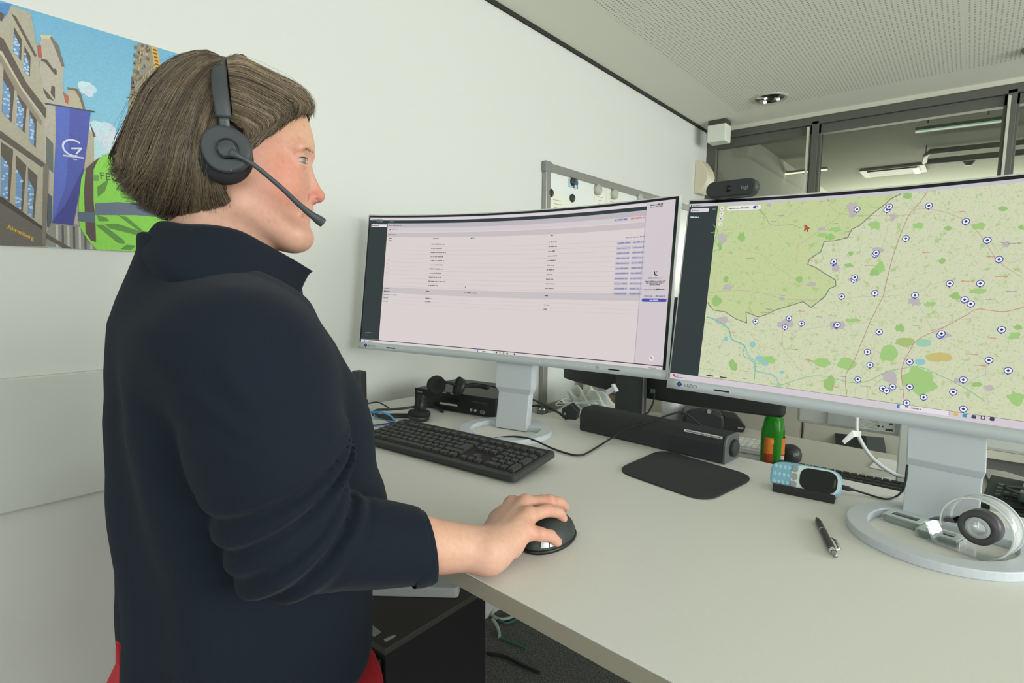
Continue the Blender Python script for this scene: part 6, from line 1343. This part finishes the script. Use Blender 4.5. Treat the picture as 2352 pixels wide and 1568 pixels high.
# collar
def b3(px, py, r): p0 = B0+br_*r; return onpl(px, py, p0, br_)
top = [b3(372, 512, 0), b3(384, 512, .035), b3(430, 518, .066), b3(490, 520, .076), b3(550, 533, .074), b3(606, 562, .062), b3(660, 592, .046), b3(695, 611, .034), b3(717, 622, .026)]
bot = [b3(322, 575, 0), b3(338, 590, .055), b3(392, 622, .105), b3(470, 640, .125), b3(540, 640, .118), b3(590, 640, .100), b3(636, 648, .072), b3(664, 664, .050), b3(682, 680, .034)]
def mir(p): q = p-B0; return p-2*br_*(q @ br_)
T_ = spline(top, 40); B_2 = spline(bot, 40); rows_ = []
for i in range(40):
    r0, r1 = T_[i], B_2[i]; o = (r1-r0); outw = np.array([o[0], o[1], 0]); row = []
    for k in range(9):
        t = k/8; p = r0+o*t; row.append(p+UZ*(.010*sin(pi*t))+outw*(-.12*sin(pi*t)))
    row.append(r1-UZ*.02-outw*.1); rows_.append(row)
full = [[mir(p) for p in r_] for r_ in rows_[:0:-1]]+rows_; n_ = 10
Vv = np.array([p for r_ in full for p in r_]); Ff = np.array([(i*n_+j, i*n_+j+1, (i+1)*n_+j+1, (i+1)*n_+j) for i in range(len(full)-1) for j in range(n_-1)])
inn_ = []
co = npmesh('collar', Vv, Ff, M_fl, jacket, Pz, smooth=0); so = co.modifiers.new('s', 'SOLIDIFY'); so.thickness = .005; so.offset = 0
# inner stand so that nothing gapes
rows_i = [[r_[0], r_[0]*.7+(B0+bf*.02+UZ*r_[0][2])*.3-UZ*.03, (B0+bf*.02)*.5+r_[0]*np.array([.5, .5, 0])+UZ*(r_[0][2]-.09)] for r_ in full]
Vv = np.array([p for r_ in rows_i for p in r_]); Ff = np.array([(i*3+j, i*3+j+1, (i+1)*3+j+1, (i+1)*3+j) for i in range(len(full)-1) for j in range(2)])
co = npmesh('collar_lining', Vv, Ff, M_fl, jacket, Pz, smooth=0); so = co.modifiers.new('s', 'SOLIDIFY'); so.thickness = .003; so.offset = 0
# cuff
cz = AXC; c1 = np.cross(cz, UZ); c1 /= np.linalg.norm(c1); c2 = np.cross(cz, c1); cu = []
for s_, r_ in ((-.022, .0435), (-.012, .0452), (.000, .0452), (.0035, .0440), (.003, .0415), (-.02, .0395)):
    cu.append([CU+cz*s_-UZ*.001+(c1*cos(2*pi*j/40)*r_*.96+c2*sin(2*pi*j/40)*r_*1.0) for j in range(40)])
Vv = np.array([p for r_ in cu for p in r_]); Ff = np.array([(i*40+j, i*40+(j+1) % 40, (i+1)*40+(j+1) % 40, (i+1)*40+j) for i in range(5) for j in range(40)])
npmesh('cuff', Vv, Ff, M_fl, jacket, Pz, smooth=0)
# zip
zl = [B0+bf*(np.interp(z, TZ, TB)+np.interp(z, TZ, TC)+.0015)+UZ*z for z in np.linspace(.88, 1.42, 30)]
MB().tube(zl, .003, 6).build('zip', mat('zip_dark', (20, 22, 24), .4), jacket, off=Pz)
# trousers and shoes
def f_tr(P):
    q = P-B0; z = P[:, 2]; d = torso(P, .005+.022*np.clip((.905-P[:, 2])/.06, 0, 1), .95, .74)
    for s in (1, -1): d = smin(d, chain(P, [B0+br_*s*.095+bf*.03+UZ*.78, B0+br_*s*.095+bf*.035+UZ*.48, B0+br_*s*.10+UZ*.07], [.105, .080, .070], .02), .03)
    return smax(d+.003*np.sin(z*55+q[:, 0]*20)*np.clip((.8-z)/.2, 0, 1), .06-z, .004)
Vt, Ft = nets(f_tr, (-1.10, .04, .04), (-.46, .60, .97), .0085)
M_red = mat('trouser_red', (186, 26, 38), .85, bump=.5, bscale=800); tr = npmesh('trousers', Vt, Ft, M_red, person, Pz, smooth=2)
a, b = B0+br_*.165+bf*.105+UZ*.80, B0+br_*.165+bf*.075
pk = onpl(768, 1566, B0+br_*.10+bf*.150, bf); MB().box((pk[0], pk[1]+.010, pk[2]-.035), (.045, .012, .075), rz=-TH).build('reflective_patch', mat('hi_vis_yellow', (214, 222, 60), .6), tr, off=Pz, bevel=.003)
for s in (1, -1):
    def f_sh(P, s=s):
        c = B0+br_*s*.10+UZ*.035; d = smin(seg(P, c-bf*.03+UZ*.005, c+bf*.15-UZ*.004, .040, .036), seg(P, c-bf*.01, c-bf*.01+UZ*.09, .044, .050), .03); return smax(d, .002-P[:, 2], .004)
    c = B0+br_*s*.10; V_, F_2 = nets(f_sh, (c[0]-.16, c[1]-.12, -.01), (c[0]+.16, c[1]+.24, .19), .008); npmesh('shoe', V_, F_2, mat('shoe_black', (26, 26, 28), .5), person, Pz, smooth=1)
# fingernails
for n_ in 'imrp':
    a, b = K[n_+'2'], K[n_+'3']; d_ = (b-a)/np.linalg.norm(b-a); upv = UZ-d_*d_[2]; upv /= np.linalg.norm(upv); sd = np.cross(d_, upv); c = b+upv*.0060+d_*.0005
    v = [c+d_*(.0055*cos(t))+sd*(.0046*sin(t))-upv*(.0022*sin(t)**2+(.0015 if cos(t) > 0 else 0)*cos(t)) for t in np.linspace(0, 2*pi, 17)[:-1]]; v2 = [p-upv*.001 for p in v]
    MB().add([c+upv*.0006]+v+v2, [(0, i+1, (i+1) % 16+1) for i in range(16)]+[(i+1, i+17, (i+1) % 16+17, (i+1) % 16+1) for i in range(16)], sm=True).build('fingernail', mat('nail', (226, 170, 156), .3), person, off=Pz)
# eyes, lashes, brows
M_eye = mat('eye_white', (160, 150, 142), .25); M_iris = mat('iris', (104, 116, 112), .2); M_pup = mat('pupil', (14, 14, 16), .1); M_lash = mat('lash', (66, 50, 40), .8)
for s in (1, -1):
    c = hw(EYE[s][None])[0]; e = MB().lathe([(.0114*sin(pi*k/16), -.0114*cos(pi*k/16)) for k in range(17)], 24, M=Matrix.Translation(Vector(c))).build('eye', M_eye, person, off=Pz)
    g = hd-hl*.20-UZ*.10; g = g/np.linalg.norm(g); Mx = Matrix.Translation(Vector(c)) @ Vector(g).to_track_quat('Z', 'Y').to_matrix().to_4x4()
    MB().lathe([(.0060*sin(pi/2*k/6)*1.0, .0116*cos(.54*k/6)) for k in range(7)], 24, M=Mx).build('iris', M_iris, e, off=Pz); MB().lathe([(.0026*k/3, .01175*cos(.23*k/3)) for k in range(4)], 16, M=Mx).build('pupil', M_pup, e, off=Pz)
    def onlid(th, ph, r=.0140): p = EYE[s]+np.array([cos(ph)*cos(th), s*sin(th)*cos(ph), sin(ph)])*r; return hw(p[None])[0]
    def edge(th, sg):
        q = EYE[1]+np.array([cos(th)*.0133, sin(th)*.0133, 0]); k = 1-((q[0]-EYE[1][0]-.0100)/.0088)**2-((q[1]-.0385)/.0105)**2
        z = .0040*sqrt(max(k, 0))-.0003; return hw(np.array([[q[0]+.0004, s*q[1], EYE[1][2]+sg*z]]))[0]
    for sg, rr, nm in ((1, .00045, 'upper_lash'), (-1, .0002, 'lower_lash')): MB().tube([edge(th, sg) for th in np.linspace(-.02, 1.26, 18)], rr, 5).build(nm, M_lash, person, off=Pz)
    bm = MB(); r = random.Random(3)
    for k in range(44):
        u = r.random(); px, py = 716-u*46, 351-9*sin(u*2.4)+r.uniform(-2.5, 2.5); y = .012+u*.034; x_, z_ = h2(px, py, -y); x_ = x_ 
        # drop onto the brow surface by marching in from the front
        X = np.linspace(.14, .02, 200); Pq = np.stack([X, np.full(200, s*y), np.full(200, z_)], 1); dd_ = f_head(Pq); i_ = int(np.argmax(dd_ < 0)); p = Pq[max(i_, 1)-0]+np.array([.0006, 0, 0]); t_ = np.array([-.45, s*.8, .12])*r.uniform(.005, .009)
        q_ = p+t_; X = np.linspace(p[0]+.01, p[0]-.03, 80); Pq = np.stack([X, np.full(80, q_[1]), np.full(80, q_[2])], 1); i_ = int(np.argmax(f_head(Pq) < 0)); q_ = Pq[i_]+np.array([.0008, 0, 0])
        if np.linalg.norm(q_-p) < .012: bm.tube(hw(np.array([p, q_])), [.0002, .0001], 3)
    bm.build('eyebrow', mat('brow_hair', (176, 144, 118), .8), person, off=Pz)
ear = h3(524, 408, -.0795); MB().lathe([(0, .002), (.0016, .0018), (.0026, .0005), (.0026, -.0005), (0, -.001)], 8, M=Matrix.Translation(Vector(hw(ear[None])[0])) @ Vector(-hl).to_track_quat('Z', 'Y').to_matrix().to_4x4(), sm=False).build('earring', mat('earring_silver', (236, 236, 232), .12, metal=1.0), person, off=Pz)

# ---- hair: a full volume under combed strands
hair_px = [(711, 262), (713, 246), (706, 222), (690, 202), (664, 188), (636, 174), (604, 158), (572, 134), (548, 128), (528, 134), (512, 137), (500, 124), (470, 119), (440, 124), (410, 137), (378, 161), (345, 195), (320, 236), (300, 290), (284, 335), (270, 372), (268, 395), (280, 430), (302, 460), (335, 486), (372, 506), (420, 514), (470, 518), (520, 518), (560, 512), (620, 500), (700, 420)]
hair2 = Poly2(curve_px(hair_px+[hair_px[0]], 240)[:-1], LO2, HI2)
reg_px = [(716, 240), (712, 262), (706, 275), (697, 262), (688, 262), (668, 284), (648, 300), (630, 310), (600, 326), (578, 340), (560, 360), (536, 390), (530, 412), (538, 440), (548, 466), (554, 490), (546, 516), (540, 540), (200, 540), (200, 60), (740, 60)]
reg2 = Poly2([h2(*p) for p in reg_px], LO2, HI2)
def hair_half(z): return np.interp(z, [-.13, -.10, -.06, -.02, .02, .06, .10, .14], [.088, .094, .096, .093, .090, .088, .082, .072])
def f_hair(P):
    d = side(P, hair2, hair_half(P[:, 2])-.004, .075)+.0035; d = smax(d, reg2(P[:, 0], P[:, 2])+.003, .006)
    inner = side(P, head2, head_half(P[:, 2])-.006, .078)
    d = d+.0014*np.sin(P[:, 0]*300+P[:, 2]*120+3*np.sin(P[:, 2]*60))+.0012*np.sin(P[:, 2]*200-P[:, 0]*160)
    return d
Vr, Fr = nets(f_hair, (-.20, -.105, -.125), (.115, .105, .155), .0034)
def hair_mat():
    M = colattr_mat('hair_strands', rough=.42, spec=.45, noise=.18, nscale=90); return M
M_hair = hair_mat()
hair = npmesh('hair', hw(Vr), Fr, M_hair, person, Pz, np.tile(linv((74, 63, 50)), (len(Vr), 1)), smooth=1)
Gb = [[(512, 136), (470, 121), (400, 142), (336, 204), (292, 300), (272, 366), (256, 386)], [(510, 138), (472, 124), (404, 160), (350, 232), (306, 330), (286, 388), (268, 420)], [(510, 140), (470, 140), (420, 190), (372, 280), (338, 370), (312, 420), (296, 458)],
      [(511, 146), (480, 165), (440, 220), (400, 310), (376, 400), (352, 455), (340, 488)], [(512, 158), (490, 190), (460, 250), (436, 330), (420, 410), (404, 470), (396, 510)], [(514, 185), (500, 220), (478, 280), (462, 350), (456, 420), (450, 480), (470, 516)],
      [(516, 225), (505, 260), (492, 310), (482, 370), (488, 430), (504, 480), (516, 512)], [(517, 270), (508, 300), (500, 345), (498, 392), (514, 436), (536, 474), (546, 508)]]
Gf = [[(520, 137), (548, 130), (590, 150), (640, 176), (684, 200), (712, 240), (709, 274)], [(522, 145), (555, 142), (600, 164), (646, 190), (684, 216), (706, 242), (700, 264)], [(524, 160), (560, 164), (604, 184), (646, 206), (680, 230), (690, 252), (676, 276)],
      [(526, 182), (560, 190), (600, 208), (640, 228), (664, 250), (662, 272), (640, 298)], [(529, 206), (560, 216), (596, 232), (630, 250), (646, 272), (632, 294), (608, 318)], [(532, 236), (560, 246), (590, 260), (614, 276), (618, 294), (604, 314), (582, 336)], [(535, 266), (556, 274), (576, 286), (590, 300), (590, 316), (578, 332), (562, 350)], [(527, 276), (540, 284), (552, 292), (562, 302), (564, 316), (556, 332), (544, 350)]]
def strand_set(G, N, seed, n=15, ch=1.0):
    r = np.random.default_rng(seed); G = [spline(g, n) for g in G]; k = len(G); out = []; cols = []; rad = []
    M_ = 150; cl = r.uniform(0, k-1, M_); cc = r.uniform(-1, 1, M_); ph = r.uniform(0, 6.28, M_); en = r.normal(0, 9, M_); am = r.uniform(.3, 1.6, M_)
    for s in range(N):
        c = r.integers(0, M_); w = np.clip(cl[c]+r.normal(0, .13), 0, k-1.001); i = int(w); f = w-i; p = G[i]*(1-f)+G[i+1]*f
        t = np.linspace(0, 1, n); t0 = r.uniform(0, .45) if r.random() < .5*ch else 0; t1 = r.uniform(.72, 1.05)
        tt = t0+(t1-t0)*t; q = np.stack([np.interp(tt, t, p[:, 0]), np.interp(tt, t, p[:, 1])], 1)
        nx = np.gradient(q[:, 1]); ny = -np.gradient(q[:, 0]); L_ = np.sqrt(nx**2+ny**2)+1e-6; wv = (am[c]*((4+6*tt)*np.sin(tt*6+ph[c]*.6+w*.5)+(1.5+3*tt)*np.sin(tt*13+ph[c]*2))+r.normal(0, 1.5)+r.normal(0, 3.5)*tt+(en[c]+r.normal(0, 2))*np.clip(tt-.45, 0, 1)**2*2.6)*np.clip(tt*2.5, .15, 1)*ch
        if tt[-1] > 1: wv[-1] += r.normal(0, 4)
        q = q+np.stack([nx/L_, ny/L_], 1)*wv[:, None]; out.append(q)
        fly = r.random() < .04; rad.append((.00012 if fly else r.uniform(.00018, .00045), r.uniform(.003, .012) if fly else r.uniform(-.0015, .0030)+.0026*cc[c]))
        v = np.clip(.35+.27*cc[c]+r.normal(0, .11)+.12*t0, 0, 1); cols.append(linv(np.array((58, 49, 40))*(1-v)+np.array((188, 168, 138))*v))
    return np.array(out), np.array(cols), rad
def strands_mesh(name, G, N, seed, sides=(-1, 1), ch=1.0):
    q, c, rad = strand_set(G, N, seed, ch=ch); N_, n = q.shape[:2]; D_ = np.array([ray(a, b) for a, b in q.reshape(-1, 2)]); y = np.zeros(len(D_)); n0 = (CAM-Hc) @ hl; dn = D_ @ hl
    for _ in range(7):
        t = (y-n0)/dn; P = CAM+D_*t[:, None]-Hc; X, Z_ = P @ hd, P[:, 2]; u = 1+hair2(X, Z_)/.075; yy = hair_half(Z_)*np.sqrt(np.clip(1-np.maximum(u, 0)**2, 0, 1)); y = .5*y+.5*(-yy)
    loc = np.stack([X, y, Z_], 1).reshape(N_, n, 3); V = []; F = []; C = []; ct = 0
    for sd in sides:
        for i in range(N_):
            P = loc[i].copy(); r_, o_ = rad[i]; nrm = np.stack([P[:, 0]*.3/.1, P[:, 1]/.06, P[:, 2]*.3/.1], 1); nrm /= np.linalg.norm(nrm, axis=1)[:, None]+1e-9
            P = P+nrm*(o_*np.linspace(.3, 1, n))[:, None]
            if sd > 0: P[:, 1] *= -1
            T = np.gradient(P, axis=0); T /= np.linalg.norm(T, axis=1)[:, None]+1e-9; A = np.cross(T, nrm*np.array([1, sd*-1, 1])); A /= np.linalg.norm(A, axis=1)[:, None]+1e-9; B = np.cross(T, A)
            rr = (r_*np.concatenate([[.6], np.ones(n-4), [.85, .6, .15]]))[:, None]
            ring = np.stack([P+A*rr, P-A*rr*.5+B*rr*.87, P-A*rr*.5-B*rr*.87], 1).reshape(-1, 3); V.append(ring); b = np.arange(n-1)*3+ct
            for j in range(3): F.append(np.stack([b+j, b+(j+1) % 3, b+3+(j+1) % 3, b+3+j], 1))
            C.append(np.tile(c[i], (3*n, 1))); ct += 3*n
    o = npmesh(name, hw(np.vstack(V)), np.vstack(F), M_hair, hair, Pz, np.vstack(C), smooth=0); o['kind'] = 'stuff'; return o
strands_mesh('back_strands', Gb, 5600, 5); strands_mesh('front_strands', Gf, 3200, 6, ch=.42)

# ---- her headset (worn: a thing of its own)
hs0 = hw(h3(522, 345, -.10)[None])[0]; t = thing('headset', 'black headset with microphone boom worn by the woman', 'headset', tuple(hs0)); off = tuple(hs0)
def HW(px, py, y): return hw(h3(px, py, y)[None])[0]
M_hs = mat('headset_black', (60, 65, 68), .5, bump=.08, bscale=900)
axo = -hl*.97-hd*.18+UZ*.10; Mq = Vector(axo).to_track_quat('Z', 'Y').to_matrix().to_4x4()
c_pad = HW(512, 358, -.094); c_cup = HW(521, 345, -.104)
MB().lathe([(0, .006), (.018, .008), (.026, .006), (.031, 0), (.031, -.010), (.026, -.016), (0, -.016)], 36, M=Matrix.Translation(Vector(c_pad)) @ Mq).build('ear_pad', M_foam, t, off=off)
def teardrop(r): return [((r*(1+.16*max(0, cos(a-2.3))**3))*cos(a), (r*(1+.16*max(0, cos(a-2.3))**3))*sin(a)) for a in [2*pi*i/48 for i in range(48)]]
Mc = Matrix.Translation(Vector(c_cup)) @ Mq; tf = lambda x, y, z: tuple(Mc @ Vector((x, y, z)))
MB().prism(teardrop(.0262), -.010, .004, f=tf).build('ear_cup', M_hs, t, off=off, bevel=.004, bseg=3)
cb_ = HW(522, 342, -.109); Mb = Matrix.Translation(Vector(cb_)) @ Mq
MB().lathe([(.0118, -.004), (.0118, .0025), (.0109, .0032), (.0100, .0025)], 32, M=Mb).build('button_ring', mat('headset_dark', (22, 24, 25), .4), t, off=off)
MB().lathe([(.0102, -.003), (.0100, .0022), (.0088, .0030), (0, .0032)], 32, M=Mb).build('call_button', mat('headset_button', (62, 68, 70), .45), t, off=off)
bp_ = [HW(*p) for p in ((530, 350, -.116), (545, 357, -.117), (575, 373, -.114), (610, 400, -.108), (645, 430, -.099), (680, 463, -.088), (705, 485, -.079), (725, 500, -.072), (738, 509, -.067), (743, 513, -.066))]
MB().tube(spline(bp_, 44), list(np.interp(np.linspace(0, 1, 44), [0, .10, .17, .45, .62, .74, .82, .97, 1], [.0058, .0034, .0027, .0029, .0036, .0046, .0060, .0062, .0050])), 12, flat=.62, up=tuple(-hl)).build('microphone_boom', M_hs, t, off=off)
hbp = [(519, 305, -.098), (514, 270, -.1015), (509, 235, -.1015), (505, 205, -.097), (503, 180, -.088), (503, 160, -.070), (506, 144, -.042), (510, 137, -.012)]
L_ = [HW(*p) for p in hbp]; Lx = [h3(*p) for p in hbp]; R2 = [hw((q*np.array([1, -1, 1]))[None])[0] for q in Lx[::-1]]
band = spline(L_[1:]+R2[:-1], 70); fwd = hd
def strap(path, w, th, nm, M):
    V = []; n = len(path)
    for i in range(n):
        T = path[min(i+1, n-1)]-path[max(i-1, 0)]; T = T/np.linalg.norm(T); A = fwd-T*(fwd @ T); A /= np.linalg.norm(A); N_ = np.cross(T, A)
        for k in range(12): a = 2*pi*k/12; V.append(path[i]+A*w*np.sign(cos(a))*abs(cos(a))**.6+N_*th*sin(a))
    MB().add(V, [(i*12+k, i*12+(k+1) % 12, (i+1)*12+(k+1) % 12, (i+1)*12+k) for i in range(n-1) for k in range(12)]+[tuple(range(11, -1, -1)), tuple((n-1)*12+k for k in range(12))], sm=True).build(nm, M, t, off=off)
strap(band, .0085, .0042, 'headband', M_hs)
strap(spline([L_[0]+(L_[0]-L_[1])*.25, L_[0], L_[1]], 10), .0055, .0026, 'headband_slider', mat('slider_grey', (70, 76, 78), .35))
cp = hw((c_pad-Hc) @ HM.T * np.array([1, -1, 1])); MB().lathe([(0, .012), (.028, .010), (.036, 0), (.034, -.012), (0, -.016)], 32, M=Matrix.Translation(Vector(cp[0])) @ Vector(-axo+2*hd*(axo @ hd)).to_track_quat('Z', 'Y').to_matrix().to_4x4()).build('ear_pad', M_foam, t, off=off)
MB().box((0, 0, 0), (.012, .001, .003)).build('slide_switch', mat('switch_grey', (96, 100, 102), .4), t).location = tuple(np.array(HW(525, 392, -.106))-hs0)

# ---- the mouse under her hand
mc = onz(1259, 1238, ZD); t = thing('computer_mouse', 'black computer mouse with silver side button held in the woman\'s right hand', 'mouse', tuple(mc)); t.rotation_euler = (0, 0, RAD(4)); 
def f_m(P):
    d = ell(P, (0, 0, .004), (.0345, .055, .036)); d = smax(d, -P[:, 2]+.0006, .002); return d
Vm, Fm = nets(f_m, (-.045, -.065, -.006), (.045, .065, .048), .002); npmesh('shell', Vm, Fm, mat('mouse_grey', (52, 58, 57), .5), t, smooth=2)
MB().lathe([(.0, .0003), (1.0, .0003), (1.03, .003), (1.0, .006), (.94, .0065)], 48, M=Matrix.Diagonal((.0355, .056, 1, 1))).build('base_rim', mat('mouse_black', (22, 24, 24), .4), t)
def onm(u, v, e=1.03): d = np.array([cos(v)*cos(u), cos(v)*sin(u), sin(v)]); return tuple(np.array([0, 0, .004])+d*np.array([.0345, .055, .036])*e)
for u0, u1 in ((-1.05, -.78), (-.74, -.50)):
    g = [[onm(u0+(u1-u0)*i/5, .16+.34*j/5) for j in range(6)] for i in range(6)]; MB().add([p for r_ in g for p in r_], [(i*6+j, (i+1)*6+j, (i+1)*6+j+1, i*6+j+1) for i in range(5) for j in range(5)], sm=True).build('side_button', M_chrome if False else M_silver, t)
MB().lathe([(.009, -.003), (.011, 0), (.009, .003)], 20, M=Matrix.Translation((0, .036, .030)) @ Matrix.Rotation(pi/2, 4, 'Y')).build('scroll_wheel', M_soft, t)
